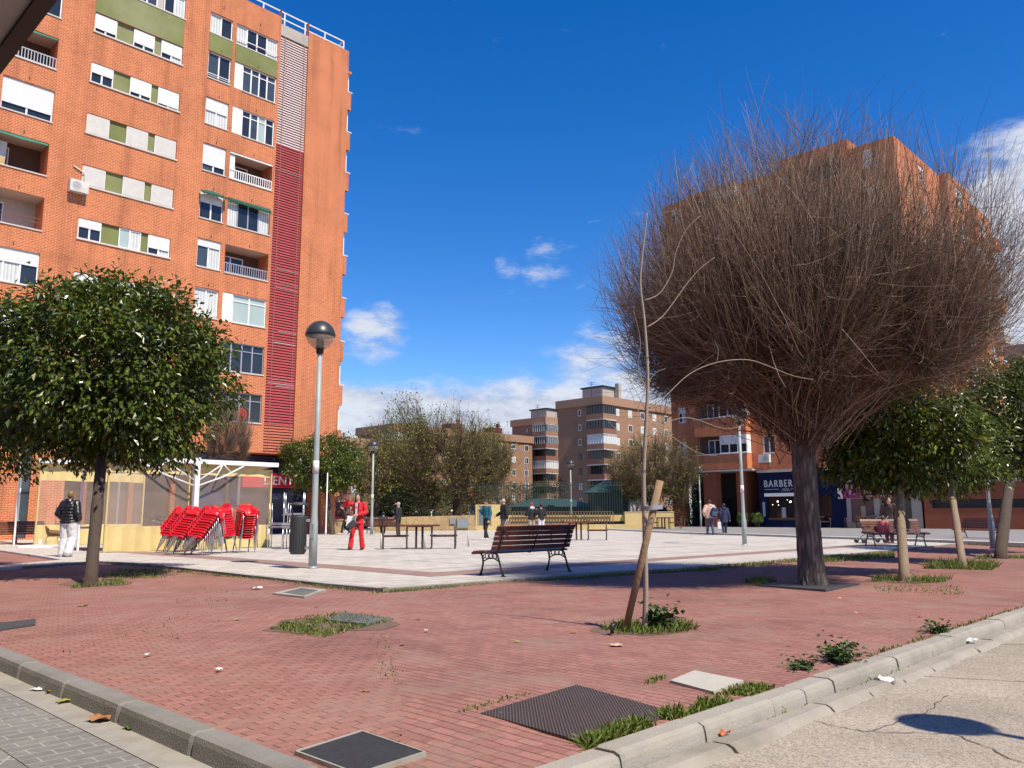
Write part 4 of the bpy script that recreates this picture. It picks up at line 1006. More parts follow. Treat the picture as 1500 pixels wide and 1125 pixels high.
tent(9.28, 14.75, 26.0, 2.3, 'pale yellow terrace tent with clear plastic windows and a white mast behind the red chairs', [11.85], mast=11.88)
tent(9.55, 13.4, 33.5, 2.6, 'pale yellow terrace tent with clear window behind the person in the black puffer jacket', [], None, 2.95, False)

# ------------------------------------------------------------------ red stacking chairs
def shell(w=.58):
    """bucket shell: seat with raised, outward curling arms that run into the back"""
    prof = [(.235, .405, .57), (.215, .43, .60), (.12, .425, .63), (.0, .412, .645), (-.09, .412, .65), (-.155, .445, .665), (-.195, .53, .69), (-.22, .63, .715), (-.238, .72, .735), (-.248, .775, .745)]
    n = len(prof); m = 16; top = []; bot = []
    sm = lambda a, b, x: (lambda t: t * t * (3 - 2 * t))(min(1, max(0, (x - a) / (b - a))))
    for i, (y, zc, za) in enumerate(prof):
        for j in range(m + 1):
            q = j / m * 2 - 1; u = abs(q); k = sm(.42, .80, u)
            z = zc + (za - zc) * k - .12 * sm(.80, 1.0, u) * (1 if i < 8 else .8)
            if i >= 6: z = zc + (za - zc - .02) * k - .10 * sm(.80, 1.0, u) - (.05 * k if i > 7 else 0)
            x = w / 2 * q * (.93 if i > 6 else 1); yy = y + (.10 * k if i >= 5 else 0) * (i - 4) / 5
            top.append((x, yy, z)); bot.append((x, yy - (.010 if i > 4 else 0), z - .012))
    s = MB(); k = len(top); vs = top + bot; f = []
    for i in range(n - 1):
        for j in range(m):
            a = i * (m + 1) + j; q = (a, a + 1, a + m + 2, a + m + 1)
            f.append(q); f.append(tuple(k + x for x in q[::-1]))
    edge = [j for j in range(m + 1)] + [i * (m + 1) + m for i in range(1, n)] + [(n - 1) * (m + 1) + j for j in range(m - 1, -1, -1)] + [i * (m + 1) for i in range(n - 2, 0, -1)]
    for a, b in zip(edge, edge[1:] + edge[:1]): f.append((a, k + a, k + b, b))
    s.add(vs, f, True); return s
def make_chair(label, mat):
    t = thing('stacking_chair', label, 'chair')
    shell().build('seat_shell', mat, t)
    for sx in (-1, 1):
        for sy in (-1, 1):
            s = MB()
            if sy > 0: s.tube([(sx * .17, .02, .418), (sx * .19, .17, .425), (sx * .205, .21, .40), (sx * .235, .26, 0)], .0125, 6)
            else: s.tube([(sx * .17, -.0, .418), (sx * .185, -.13, .425), (sx * .20, -.17, .40), (sx * .235, -.28, 0)], .0125, 6)
            s.build('leg', M_alu, t)
    return t
chair0 = make_chair('red plastic stacking chair', M_red); used = [False]
VR = Vector((math.cos(YAW), -math.sin(YAW))); VF = Vector((math.sin(YAW), math.cos(YAW)))     # view right / view forward on the ground
def gpx(x, y, z=0):
    d = A_ * ((x - 750) / 1198) + B_ * ((562.5 - y) / 1198) + fwd; t = (z - CH) / d.z
    return Vector((d.x * t, d.y * t, z))
def dpx(x, y, dep):
    d = A_ * ((x - 750) / 1198) + B_ * ((562.5 - y) / 1198) + fwd
    return Vector((0, 0, CH)) + d * dep
def chair_stack(px, py, dirang, n, label, lean=.0, step=.068):
    p = gpx(px, py)
    for k in range(n):
        # facing direction dirang (world angle of the chair's +y), each next chair a little forward and up
        f = Vector((math.cos(dirang), math.sin(dirang)))
        loc = (p.x + f.x * lean * k + rnd.uniform(-.006, .006), p.y + f.y * lean * k + rnd.uniform(-.006, .006), .036 + step * k)
        rz = dirang - PI / 2 + rnd.uniform(-.02, .02)
        if not used[0]:
            chair0.location = loc; chair0.rotation_euler = (0, 0, rz); chair0['label'] = label; chair0['group'] = label_group(label); used[0] = True
        else: dup(chair0, loc, rz, label, label_group(label))
def label_group(l): return l.replace('red plastic chair', 'red chairs')
aR = math.atan2(VR.y, VR.x); aL = aR + PI
dl = math.atan2((-VR * .55 - VF * .84).y, (-VR * .55 - VF * .84).x); dr = math.atan2((VR * .62 - VF * .78).y, (VR * .62 - VF * .78).x)
chair_stack(328, 812, dl, 11, 'red plastic chair in the left one of the two tall stacks with wavy rims', .020, .067)
chair_stack(357, 811, dr, 11, 'red plastic chair in the right one of the two tall stacks with wavy rims', .020, .067)
db = math.atan2((VR * .97 - VF * .05).y, (VR * .97 - VF * .05).x)
chair_stack(247, 811, db, 10, 'red plastic chair in the leftmost leaning stack beside the yellow canvas', .048, .066)
chair_stack(262, 814, db, 10, 'red plastic chair in the second leaning stack from the yellow canvas', .048, .066)
chair_stack(274, 809, db, 10, 'red plastic chair in the leaning stack at the back of the pile', .048, .066)
chair_stack(288, 815, db, 10, 'red plastic chair in the leaning stack nearest the two tall stacks', .048, .066)
chair_stack(303, 806, db, 11, 'red plastic chair in the stack between the leaning stacks and the tall stacks', .040, .066)
chair_stack(316, 804, dl, 11, 'red plastic chair in the stack behind the left tall stack', .015, .067)
chair_stack(348, 803, dr, 11, 'red plastic chair in the stack tucked behind the two tall stacks', .015, .067)
# wicker armchair
wk = thing('wicker_chair', 'brown wicker chair with thin metal legs behind the person in white trousers', 'chair', gpx(76, 803), R(-100))
shell(.56).build('woven_shell', pm('brown wicker', (.16, .085, .035), .8, .4, 40, bmp=.4), wk)
for sx in (-1, 1):
    for sy in (-1, 1):
        s = MB(); s.tube([(sx * .17, sy * .15, .42), (sx * .22, sy * .24, 0)], .011, 5); s.build('leg', M_alu, wk)
# aluminium tables
def make_table():
    t = thing('aluminium_table', 'aluminium terrace table', 'table')
    s = MB(); s.bbox(-.35, .35, -.35, .35, .705, .73, .008); s.build('top', M_alu, t)
    s = MB(); s.box(-.30, .30, -.30, -.27, .66, .704); s.box(-.30, .30, .27, .30, .66, .704); s.build('apron', M_alu, t)
    for sx in (-1, 1):
        for sy in (-1, 1):
            s = MB(); s.tube([(sx * .29, sy * .29, .70), (sx * .31, sy * .31, 0)], .019, 6); s.build('leg', M_alu, t)
    return t
tb0 = make_table(); tfirst = True
def put_table(p, z, flip, lab, grp='aluminium tables stacked beside the tent', rz=0):
    global tfirst
    if tfirst: o = tb0; tfirst = False; o.location = (p[0], p[1], z); o.rotation_euler = (0, 0, rz); o['label'] = lab; o['group'] = grp
    else: o = dup(tb0, (p[0], p[1], z), rz, lab, grp)
    if flip: o.rotation_euler = (PI, 0, rz); o.location.z = z + .73
    return o
tA = gpx(428, 806); tB = gpx(408, 804); tC = gpx(396, 799)
put_table(tA, .035, 0, 'aluminium table standing lowest in the nearer stack right of the red chairs', rz=-.6)
put_table(tA, .80, 1, 'upturned aluminium table, middle of the nearer stack right of the red chairs', rz=-.55)
put_table((tA.x + .05, tA.y + .05), 1.12, 1, 'topmost upturned aluminium table on the nearer stack right of the red chairs', rz=-.62)
put_table(tB, .035, 0, 'aluminium table standing lowest in the farther stack right of the red chairs', rz=-.7)
put_table(tB, .80, 1, 'upturned aluminium table on the farther stack right of the red chairs', rz=-.66)
put_table(gpx(120, 805), .035, 0, 'single aluminium table standing by the person in white trousers', 'single table', -.5)
put_table((11.0, 35.0), .02, 0, 'aluminium table standing inside the left tent', 'tables inside the left tent', -.3)
put_table((11.0, 35.0), .78, 1, 'upturned aluminium table inside the left tent', 'tables inside the left tent', -.3)
put_table((10.6, 27.2), .02, 0, 'aluminium table standing inside the right tent left of the mast', 'tables inside the right tent', -.2)
put_table((14.0, 27.3), .02, 0, 'aluminium table standing inside the right tent right of the mast', 'tables inside the right tent', -.3)
put_table((14.0, 27.3), .78, 1, 'upturned aluminium table inside the right tent right of the mast', 'tables inside the right tent', -.3)
hp = thing('covered_pile', 'pile of things under crumpled grey plastic inside the tent left of the mast', 'pile', (11.4, 27.1, .03))
s = MB(); s.bbox(-.4, .4, -.3, .3, 0, .75, .05); s.build('crate', pm('dark crate', (.05, .045, .04), .7), hp)
s = MB()
for k in range(26):
    a = [Vector((rnd.uniform(-.42, .42), rnd.uniform(-.32, .2), rnd.uniform(.72, 1.15) )) for _ in range(3)]; s.add([tuple(v) for v in a], [(0, 1, 2)])
s.build('plastic_cover', pm('crumpled plastic', (.40, .40, .42), .25, .2), hp)
mb_ = thing('menu_board', 'framed pale menu board standing inside the right tent', 'board', (13.25, 26.6, .03))
s = MB(); s.box(-.42, .42, 0, .04, .5, 1.35); s.build('panel', pm('menu panel', (.50, .47, .43), .6), mb_)
s = MB(); s.box(-.28, .28, -.01, -.001, .7, 1.1); s.build('print', pm('menu print', (.42, .12, .10), .6, .5, 9), mb_)
for sx in (-.36, .36):
    s = MB(); s.box(sx - .02, sx + .02, 0, .03, 0, .5); s.build('leg', M_galv, mb_)
pb_ = thing('parasol_base', 'white flat parasol base on the paving in front of the left tent', 'parasol base', gpx(58, 803.5))
s = MB(); s.bbox(-.55, .55, -.4, .4, .02, .12, .02, Matrix.Rotation(-.7, 4, 'Z')); s.build('slab', M_wht, pb_); s = MB(); s.lathe([(.05, .12), (.05, .3), (.03, .3)], 10); s.build('socket', M_wht, pb_)

# ------------------------------------------------------------------ street lamps
M_dome = pm('dark lamp dome', (.035, .038, .040), .38, .15); M_bowl = clearplastic('lamp bowl', (.50, .44, .36), .45)
def make_lamp(label, loc, rz=0):
    t = thing('street_lamp', label, 'street lamp', loc, rz)
    s = MB(); s.lathe([(.085, 0), (.083, .9), (.066, 1.15), (.060, 2.5), (.048, 4.55)], 14); s.build('post', M_pole, t)
    s = MB(); s.lathe([(.12, .0), (.11, .03), (.09, .05)], 14); s.build('base_ring', M_galv, t)
    s = MB(); s.bbox(-.05, .05, -.10, -.072, .62, .92, .006); s.build('access_door', M_galv, t)
    s = MB(); s.lathe([(.05, 4.50), (.075, 4.52), (.08, 4.60), (.10, 4.63), (.10, 4.66), (.0, 4.66)], 14); s.build('collar', M_blackfe, t)
    s = MB(); s.lathe([(.10, 4.63), (.19, 4.68), (.26, 4.76), (.30, 4.87), (.303, 4.92)], 22); s.build('bowl', M_bowl, t)
    s = MB(); s.lathe([(.085, 4.66), (.085, 4.80), (.06, 4.90), (0, 4.90)], 12); s.build('bulb_housing', M_black, t)
    s = MB(); s.lathe([(.318, 4.905), (.322, 4.935), (.318, 4.965), (.29, 5.05), (.235, 5.13), (.15, 5.20), (.05, 5.235), (0, 5.24)], 24); s.lathe([(.0, 4.92), (.318, 4.905)], 24); s.build('dome', M_dome, t)
    return t
l0 = make_lamp('tall grey street lamp with dark dome and stickers nearest the camera left of centre', (9.51, 14.99, .03), R(-60))
st = MB()
st.lathe([(.0665, 1.95), (.0655, 2.22)], 14); st2 = st.build('sticker', pm('white sticker', (.66, .64, .63), .6), l0)
def lampc(x, y, lab, z=.03, s_=1, g='street lamps on the plaza'):
    return dup(l0, (x, y, z), rnd.uniform(-2, 2), lab, g, s_)
l0['group'] = 'street lamps on the plaza'
lampc(26.38, 14.37, 'street lamp with its head lost in the bare tree left of the thick trunk', .03, .93)
lampc(26.84, 36.65, 'street lamp just right of the woman in the red suit', .03, .98)
lampc(48.28, 40.65, 'distant street lamp in front of the brown block behind the yellow wall', .0, 1)
p = dpx(1027, 772, 61); lampc(p.x, p.y, 'leaning grey street lamp in front of the dark arcade under the orange block', .1, .88)
lampc(29.15, 7.37, 'street lamp rising into the leafy crowns near the right edge', .0, .95)
lampc(10.15, 38.0, 'street lamp beside the bench at the left edge with its head hidden by leaves', .03, 1)
lampc(5.23, -.86, 'street lamp outside the frame whose round shadow falls on the road', -.12, .75)
p = gpx(477, 785); tp = thing('slim_pole', 'slim white pole beside the trunk of the round green tree', 'pole', p)
s = MB(); s.lathe([(.05, 0), (.05, .3), (.035, .35), (.03, 3.4), (0, 3.42)], 8); s.build('shaft', M_wht, tp); s = MB(); s.lathe([(.07, 0), (.07, .06), (.05, .07)], 8); s.build('foot', M_galv, tp)
p = dpx(772, 740, 110); hl = thing('road_lamp', 'tall blue grey road lamp with a curved arm in front of the distant blocks', 'street lamp', (p.x, p.y, 0))
s = MB(); pts = [(0, 0, 0), (0, 0, 7.2)] + [(-VR.x * .9 * (1 - math.cos(a)) , -VR.y * .9 * (1 - math.cos(a)), 7.2 + 2.6 * math.sin(a)) for a in [PI / 2 * k / 6 for k in range(1, 7)]] + [(-VR.x * 1.5, -VR.y * 1.5, 9.85)]
s.tube(pts, [.12, .10] + [.07] * 7, 8); s.build('mast', pm('blue grey mast', (.20, .23, .33), .5), hl)
s = MB(); s.ell((-VR.x * 1.8, -VR.y * 1.8, 9.86), (.45, .45, .12), 10, 6); s.build('lamp_head', M_offw, hl)
# litter bin hung on the lamp
lb_ = thing('litter_bin', 'dark grey ribbed litter bin hanging on the lamp post', 'bin', (9.51 - VR.x * .32, 14.99 - VR.y * .32, .32))
s = MB(); n = 28; prof = []
for z, r0 in ((0, .13), (.02, .155), (.72, .168), (.76, .18), (.78, .18)):
    prof.append((r0, z))
s.lathe(prof, n, smooth=True)
for k in range(20):
    a = 2 * PI * k / 20; s.box(-.006, .006, .155, .172, .05, .70, Matrix.Rotation(a, 4, 'Z'))
s.build('body', pm('dark grey bin', (.045, .05, .052), .5, .15), lb_)
s = MB(); s.lathe([(.165, .78), (.13, .785), (0, .785)], 20); s.build('opening', M_black, lb_)
s = MB(); s.tube([(-.15, 0, .78), (-.15, 0, 1.0)], .012, 6); s.tube([(.15, 0, .78), (.15, 0, 1.0)], .012, 6); s.lathe([(.185, 1.0), (.18, 1.03), (.10, 1.065), (0, 1.07)], 20); s.lathe([(0, .998), (.185, 1.0)], 20); s.build('hood', pm('dark grey bin', (.045, .05, .052)), lb_)
s = MB(); a = math.atan2(VR.y, VR.x); s.box(.14, .34, -.03, .03, .66, .72, Matrix.Rotation(a, 4, 'Z')); s.box(.14, .34, -.03, .03, .10, .16, Matrix.Rotation(a, 4, 'Z')); s.build('bracket', M_galv, lb_)

# ------------------------------------------------------------------ benches of dark slats on cast iron
def make_bench(label, loc, rz):
    t = thing('park_bench', label, 'bench', loc, rz)
    L_ = 1.06
    seat = [(.335, .405), (.235, .425), (.135, .430), (.035, .425), (-.065, .412)]
    for i, (y, z) in enumerate(seat):
        s = MB(); a = [-.5, -.12, 0, .08, .15][i]; s.bbox(-L_, L_, -.043, .043, -.017, .017, .006, Matrix.Translation((0, y, z)) @ Matrix.Rotation(a, 4, 'X')); s.build('seat_slat', M_wood, t)
    back = [(-.155, .49), (-.185, .575), (-.215, .66), (-.245, .745), (-.29, .835)]
    for i, (y, z) in enumerate(back):
        s = MB(); s.bbox(-L_, L_, -.017, .017, -.037 - (.012 if i == 4 else 0), .037 + (.012 if i == 4 else 0), .006, Matrix.Translation((0, y, z)) @ Matrix.Rotation(.34 + (.15 if i == 4 else 0), 4, 'X')); s.build('back_slat', M_wood, t)
    for x in (-.90, .90):
        s = MB()
        s.tube([(x, .30, 0), (x, .255, .10), (x, .225, .22), (x, .24, .33), (x, .29, .39)], [.026, .020, .018, .018, .016], 6)
        s.tube([(x, -.29, 0), (x, -.23, .12), (x, -.19, .25), (x, -.15, .36), (x, -.10, .40)], [.026, .020, .018, .018, .016], 6)
        s.tube([(x, .33, .385), (x, .1, .405), (x, -.11, .40), (x, -.16, .47), (x, -.21, .60), (x, -.275, .78), (x, -.33, .86)], [.016, .018, .022, .022, .02, .018, .014], 6)
        s.tube([(x, -.19, .25), (x, -.05, .31), (x, .1, .30), (x, .225, .25)], .013, 5)
        for (cy, cz, r) in ((.13, .345, .045), (.03, .35, .042), (-.07, .345, .045), (.20, .335, .03), (-.145, .33, .03)):
            s.tube([(x, cy + r * math.cos(a), cz + r * math.sin(a)) for a in [2 * PI * k / 10 for k in range(11)]], .009, 5, False)
        for k in range(4): # scrolls on the back stanchion
            cy, cz = -.205 - .035 * k, .52 + .09 * k
            s.tube([(x, cy + .03 * math.cos(a), cz + .03 * math.sin(a)) for a in [2 * PI * k2 / 8 for k2 in range(9)]], .008, 5, False)
        s.box(x - .03, x + .03, .27, .34, -.005, .012); s.box(x - .03, x + .03, -.33, -.25, -.005, .012)
        s.build('iron_end', M_blackfe, t)
    s = MB(); s.tube([(0, .30, .39), (0, .1, .40), (0, -.10, .388), (0, -.18, .47), (0, -.25, .64), (0, -.315, .82)], [.012] * 6, 6); s.build('middle_strap', M_blackfe, t)
    return t
bn = make_bench('large dark slatted park bench seen from behind in front of the picnic tables', (11.35, 10.66, .037), R(0))
bn['group'] = 'slatted park benches'
def benchc(x, y, rz, lab, z=.035): return dup(bn, (x, y, z), rz, lab, 'slatted park benches')
p = gpx(27, 798); benchc(p.x, p.y, R(190), 'slatted bench against the brick wall at the left edge')
p = gpx(1312, 801); benchc(p.x, p.y, R(142), 'slatted bench on which the child in pink sits')
p = gpx(560, 782); benchc(p.x, p.y, R(-35), 'slatted bench behind the far lamp where the person in black sits')
p = gpx(1436, 792); benchc(p.x, p.y, R(60), 'slatted bench in the shade near the right edge beside the lamp')

# ------------------------------------------------------------------ picnic tables with tubular seats
def make_picnic(label, loc, rz):
    t = thing('picnic_table', label, 'picnic table', loc, rz)
    for k in range(5):
        s = MB(); y = -.32 + .16 * k; s.bbox(-.64, .64, y - .077, y + .077, .71, .765, .008); s.build('top_board', M_wood, t)
    s = MB()
    for x, y in ((-.10, -.06), (.10, -.06), (-.10, .06), (.10, .06)): s.tube([(x, y, 0), (x, y, .715)], .036, 8)
    s.box(-.4, .4, -.03, .03, .685, .718); s.build('pedestal', M_steelt, t)
    for sx in (-1, 1):
        s = MB()
        for k in range(3): s.bbox(sx * .78 - .44, sx * .78 + .44, -.19 + .13 * k, -.065 + .13 * k, .392, .44, .008)
        so = s.build('seat', M_wood, t)
        s = MB()
        for dx in (-.38, .38):
            x = sx * .78 + dx; q = [(x - .0, -.30, .02)]
            pts = [(x - .03 * sx, -.22, .03), (x, -.25, .09), (x, -.26, .30), (x, -.26, .62), (x, -.20, .68), (x, .14, .68), (x, .22, .63), (x, .24, .40), (x, .22, .08), (x, .16, .03), (x, -.16, .03), (x - .03 * sx, -.22, .03)]
            s.tube(pts, .027, 7, False)
        s.tube([(sx * .78 - .38, .0, .385), (sx * .78 + .38, 0, .385)], .018, 6)
        s.build('tube_frame', M_steelt, t)
    return t
rzp = math.atan2(VR.y, VR.x)
p = gpx(614, 805.5); pc0 = make_picnic('dark wooden picnic table with tubular seats right of the red suited woman', (p.x, p.y, .037), rzp + .12)
pc0['group'] = 'picnic tables'
p = gpx(848, 792.5); dup(pc0, (p.x, p.y, .037), rzp - .1, 'dark wooden picnic table behind the right end of the large bench', 'picnic tables')
p = gpx(972, 777); dup(pc0, (p.x, p.y, .12), rzp, 'picnic table in front of the silver van behind the staked sapling', 'picnic tables')
p = dpx(1192, 777, 57); dup(pc0, (p.x, p.y, .12), rzp + .2, 'picnic table behind the thick trunk in front of the blue barber shop', 'picnic tables')
p = dpx(1266, 776, 55); dup(pc0, (p.x, p.y, .12), rzp - .1, 'picnic table in front of the sewing shop window', 'picnic tables')
for k, (x, y, lab) in enumerate(((558, 807, 'thin pale post between the red suited woman and the picnic table'), (622, 807, 'thin pale post in front of the middle of the picnic table'), (686, 802, 'thin pale post right of the picnic table'))):
    p = gpx(x, y); t = thing('thin_post', lab, 'post', (p.x, p.y, .035), 0, 'thin posts on the plaza')
    s = MB(); s.lathe([(.03, 0), (.03, .44), (.02, .455), (0, .46)], 10); s.build('shaft', pm('pale grey post', (.50, .49, .46), .6), t); s = MB(); s.lathe([(.05, 0), (.05, .012), (.03, .015)], 10); s.build('foot', M_galv, t)

# ------------------------------------------------------------------ covers and gratings in the brick pavement
def slab(name, label, cat, poly, z1, mat, frame=None, fr=.06, z0=-.02):
    c = Vector((sum(p[0] for p in poly) / len(poly), sum(p[1] for p in poly) / len(poly), 0))
    t = thing(name, label, cat, (c.x, c.y, 0))
    s = MB(); s.prism([(p[0] - c.x, p[1] - c.y) for p in poly], z0, z1); s.build('plate', mat, t)
    if frame:
        s = MB(); big = [Vector((p[0] - c.x, p[1] - c.y)) for p in poly]; big = [v + v.normalized() * fr * 1.4 for v in big]
        n = len(poly)
        for i in range(n):
            a, b = big[i], big[(i + 1) % n]; c1 = Vector((poly[i][0] - c.x, poly[i][1] - c.y)) * 1.006; d1 = Vector((poly[(i + 1) % n][0] - c.x, poly[(i + 1) % n][1] - c.y)) * 1.006
            s.prism([tuple(a), tuple(b), tuple(d1), tuple(c1)], z0, z1 + .004)
        s.build('frame', frame, t)
    return t
def ccw(p):
    a = sum(p[i][0] * p[(i + 1) % len(p)][1] - p[(i + 1) % len(p)][0] * p[i][1] for i in range(len(p))); return p if a > 0 else p[::-1]
M_rib = stripes('ribbed brown plate', (.065, .048, .040), (.135, .104, .088), .024, 'x-y', .6, .2, .8)
M_rib.node_tree.nodes['Principled BSDF'].inputs['Metallic'].default_value = .25
slab('metal_cover', 'large ribbed rusty brown metal cover near the right kerb', 'cover', ccw([(3.36, 3.52), (4.33, 3.62), (4.13, 2.74), (3.30, 2.70)]), .012, M_rib)
slab('concrete_cover', 'pale concrete cover slab with weeds round it near the right kerb', 'cover', ccw([(4.88, 3.26), (5.30, 3.33), (5.22, 2.90), (4.76, 2.86)]), .010, pm('pale cover concrete', (.42, .40, .34), .9, .12, 8, bmp=.2))
M_blkpl = pm('black cast cover', (.028, .029, .031), .75, .3, 14, bmp=.5, bscale=30)
slab('metal_cover', 'black cast iron cover in a concrete frame at the bottom corner', 'cover', ccw([(2.24, 3.60), (2.66, 3.68), (2.64, 3.16), (2.24, 3.12)]), .010, M_blkpl, M_rim, .012)
slab('metal_cover', 'dark grey flat cover at the left edge beside the street kerb', 'cover', ccw([(2.56, 10.14), (3.0, 10.20), (2.86, 9.72), (2.42, 9.46)]), .008, pm('dark grey cover', (.06, .062, .066), .6, .2))
M_grid = brickmat('drain grid', (.02, .02, .02), (.03, .03, .03), (.16, .155, .145), .05, .05, .016, 'xy', offset=0, bmp=.6)
slab('drain_grating', 'drain grating in a mossy concrete frame close to the plaza edge', 'grating', ccw([(6.42, 10.9), (7.0, 11.35), (6.98, 10.82), (6.38, 10.25)]), .008, M_grid, M_rim, .10)
M_grid2 = brickmat('tree pit grid', (.03, .035, .03), (.05, .05, .045), (.15, .155, .155), .04, .04, .012, 'xy', offset=0, bmp=.6)
slab('tree_grating', 'broken grey grating of an empty tree pit overgrown with grass', 'grating', ccw([(5.1, 7.75), (5.62, 8.2), (5.66, 7.3), (5.2, 7.15)]), .014, M_grid2)
slab('tree_grating', 'square dark metal grating round the foot of the thick trunk', 'grating', ccw([(12.0, 6.35), (13.3, 6.5), (13.35, 5.3), (11.95, 5.25)]), .022, pm('dark grating', (.055, .056, .06), .6, .25, 9), None)
def soil(name, poly, z=.002):
    s = MB(); P_ = ccw(poly); cx_ = sum(p[0] for p in P_) / len(P_); cy_ = sum(p[1] for p in P_) / len(P_); n = len(P_); vs = []
    for f_ in (1, .66, .33): vs += [(cx_ + (x - cx_) * f_, cy_ + (y - cy_) * f_, sag(cx_ + (x - cx_) * f_, cy_ + (y - cy_) * f_) + .004) for x, y in P_]
    s.add(vs, [(r_ * n + k, r_ * n + (k + 1) % n, (r_ + 1) * n + (k + 1) % n, (r_ + 1) * n + k) for r_ in (0, 1) for k in range(n)] + [tuple(2 * n + k for k in range(n))], True); return tag(s.build(name, pm('dry soil', (.15, .095, .07), .95, .4, 12, bmp=.6)), kind='structure')
def pit(cx, cy, rx, ry, n=40):
    soil('tree_pit', [(cx + rx * (1 + .22 * math.sin(3 * a + cx) + .15 * math.sin(7 * a + cy) + rnd.uniform(-.08, .08)) * math.cos(a), cy + ry * (1 + .2 * math.sin(4 * a) + rnd.uniform(-.08, .08)) * math.sin(a)) for a in [2 * PI * k / n for k in range(n)]])
pit(5.05, 7.55, .62, .62); pit(6.85, 4.95, .42, .36); pit(5.3, 15.0, .45, .7); pit(18.8, 5.35, .6, .5); pit(14.75, 5.1, .6, .5); pit(23.2, 5.7, .6, .5)
lg = thing('rubber_kerb_piece', 'small black iron stub sticking out of the sapling pit', 'stub', (6.42, 4.92, 0))
s = MB(); s.tube([(0, 0, 0), (0, 0, .07), (.06, 0, .09)], .02, 6); s.build('bar', M_blackfe, lg)

# ------------------------------------------------------------------ parked vehicles far away
def vehicle(name, label, cat, loc, rz, mat, prof, wid, wheels, win, ln):
    """prof: side outline (x,z); extruded across y"""
    t = thing(name, label, cat, loc, rz)
    n = len(prof); s = MB(); h = wid / 2; ins = lambda z: h - .12 * max(0, (z - .85)) 
    vs = [(x, -ins(z), z) for x, z in prof] + [(x, ins(z), z) for x, z in prof]
    s.add(vs, [tuple(range(n)), tuple(range(2 * n - 1, n - 1, -1))] + [(i, n + i, n + (i + 1) % n, (i + 1) % n) for i in range(n)]); s.build('body', mat, t)
    for sgn_ in (-1, 1):
        for w_ in win:
            s = MB(); s.add([(x, sgn_ * (ins(z) + .01), z) for x, z in w_], [tuple(range(len(w_)))]); s.build('side_window', M_dark, t)
        for wx in wheels:
            s = MB(); Mx = Matrix.Translation((wx, sgn_ * (h - .02), .32)) @ Matrix.Rotation(PI / 2, 4, 'X')
            k = len(s.v); s.lathe([(.0, -.1), (.30, -.1), (.32, -.06), (.32, .06), (.30, .1), (0, .1)], 18); s.v = [tuple(Mx @ Vector(p)) for p in s.v]; wo = s.build('wheel', M_black, t)
            s = MB(); s.lathe([(.0, -.112), (.19, -.112), (.20, -.10), (.20, .10), (.19, .112), (0, .112)], 14); s.v = [tuple(Mx @ Vector(p)) for p in s.v]; s.build('rim', M_alu, wo)
    for y in (-.6, .6):
        s = MB(); s.ell((prof[1][0] + .0, y, .72), (.06, .16, .09), 8, 5); s.build('headlight', M_offw, t)
    return t
carp = [(-2.05, .3), (-2.1, .6), (-1.95, .95), (-1.2, 1.0), (-.6, 1.42), (.9, 1.45), (1.75, 1.0), (2.05, .9), (2.1, .35)]
carw = [[(-1.05, 1.0), (-.55, 1.36), (.05, 1.38), (.05, 1.0)], [(.12, 1.0), (.12, 1.38), (.85, 1.38), (1.5, 1.0)]]
vanp = [(2.35, .3), (2.4, .75), (2.2, 1.05), (1.55, 1.2), (.95, 1.85), (.6, 1.95), (-2.2, 1.95), (-2.35, 1.8), (-2.35, .3)]
p = dpx(953, 764, 70); vehicle('parked_van', 'silver blue van parked beyond the staked sapling', 'van', (p.x, p.y, 0), math.atan2(VR.y, VR.x), pm('silver blue paint', (.33, .38, .46), .3, .05), vanp, 1.85, (-1.5, 1.5), [[(.2, 1.2), (.2, 1.8), (.85, 1.8), (1.35, 1.22)]], 4.7)
p = dpx(486, 757, 64); vehicle('parked_car', 'red car parked behind the round green tree', 'car', (p.x, p.y, 0), math.atan2(VR.y, VR.x) + .1, pm('red car paint', (.40, .012, .015), .3, .05), carp, 1.75, (-1.3, 1.3), carw, 4.2)
p = dpx(555, 757, 66); vehicle('parked_car', 'white car parked behind the far bench', 'car', (p.x, p.y, 0), math.atan2(VR.y, VR.x) - .05, pm('white car paint', (.70, .70, .70), .3, .03), carp, 1.75, (-1.3, 1.3), carw, 4.2)
# planters / stone blocks
for (x0, x1, y, h, lab) in ((483, 500, 783, .80, 'tan stone block left of the leaning person in dark clothes'), (549, 557, 781, .75, 'tan stone block behind the slatted bench of the person in black')):
    p = gpx((x0 + x1) / 2, y); w_ = (x1 - x0) / 1198 * (p - Vector((0, 0, CH))).dot(fwd)
    t = thing('stone_block', lab, 'stone block', p, math.atan2(VR.y, VR.x)); s = MB(); s.bbox(-w_ / 2, w_ / 2, 0, .7, 0, h, .03); s.build('block', M_stone, t); s = MB(); s.bbox(-w_ / 2 - .04, w_ / 2 + .04, -.04, .74, h + .001, h + .07, .01); s.build('cap', M_rim, t)
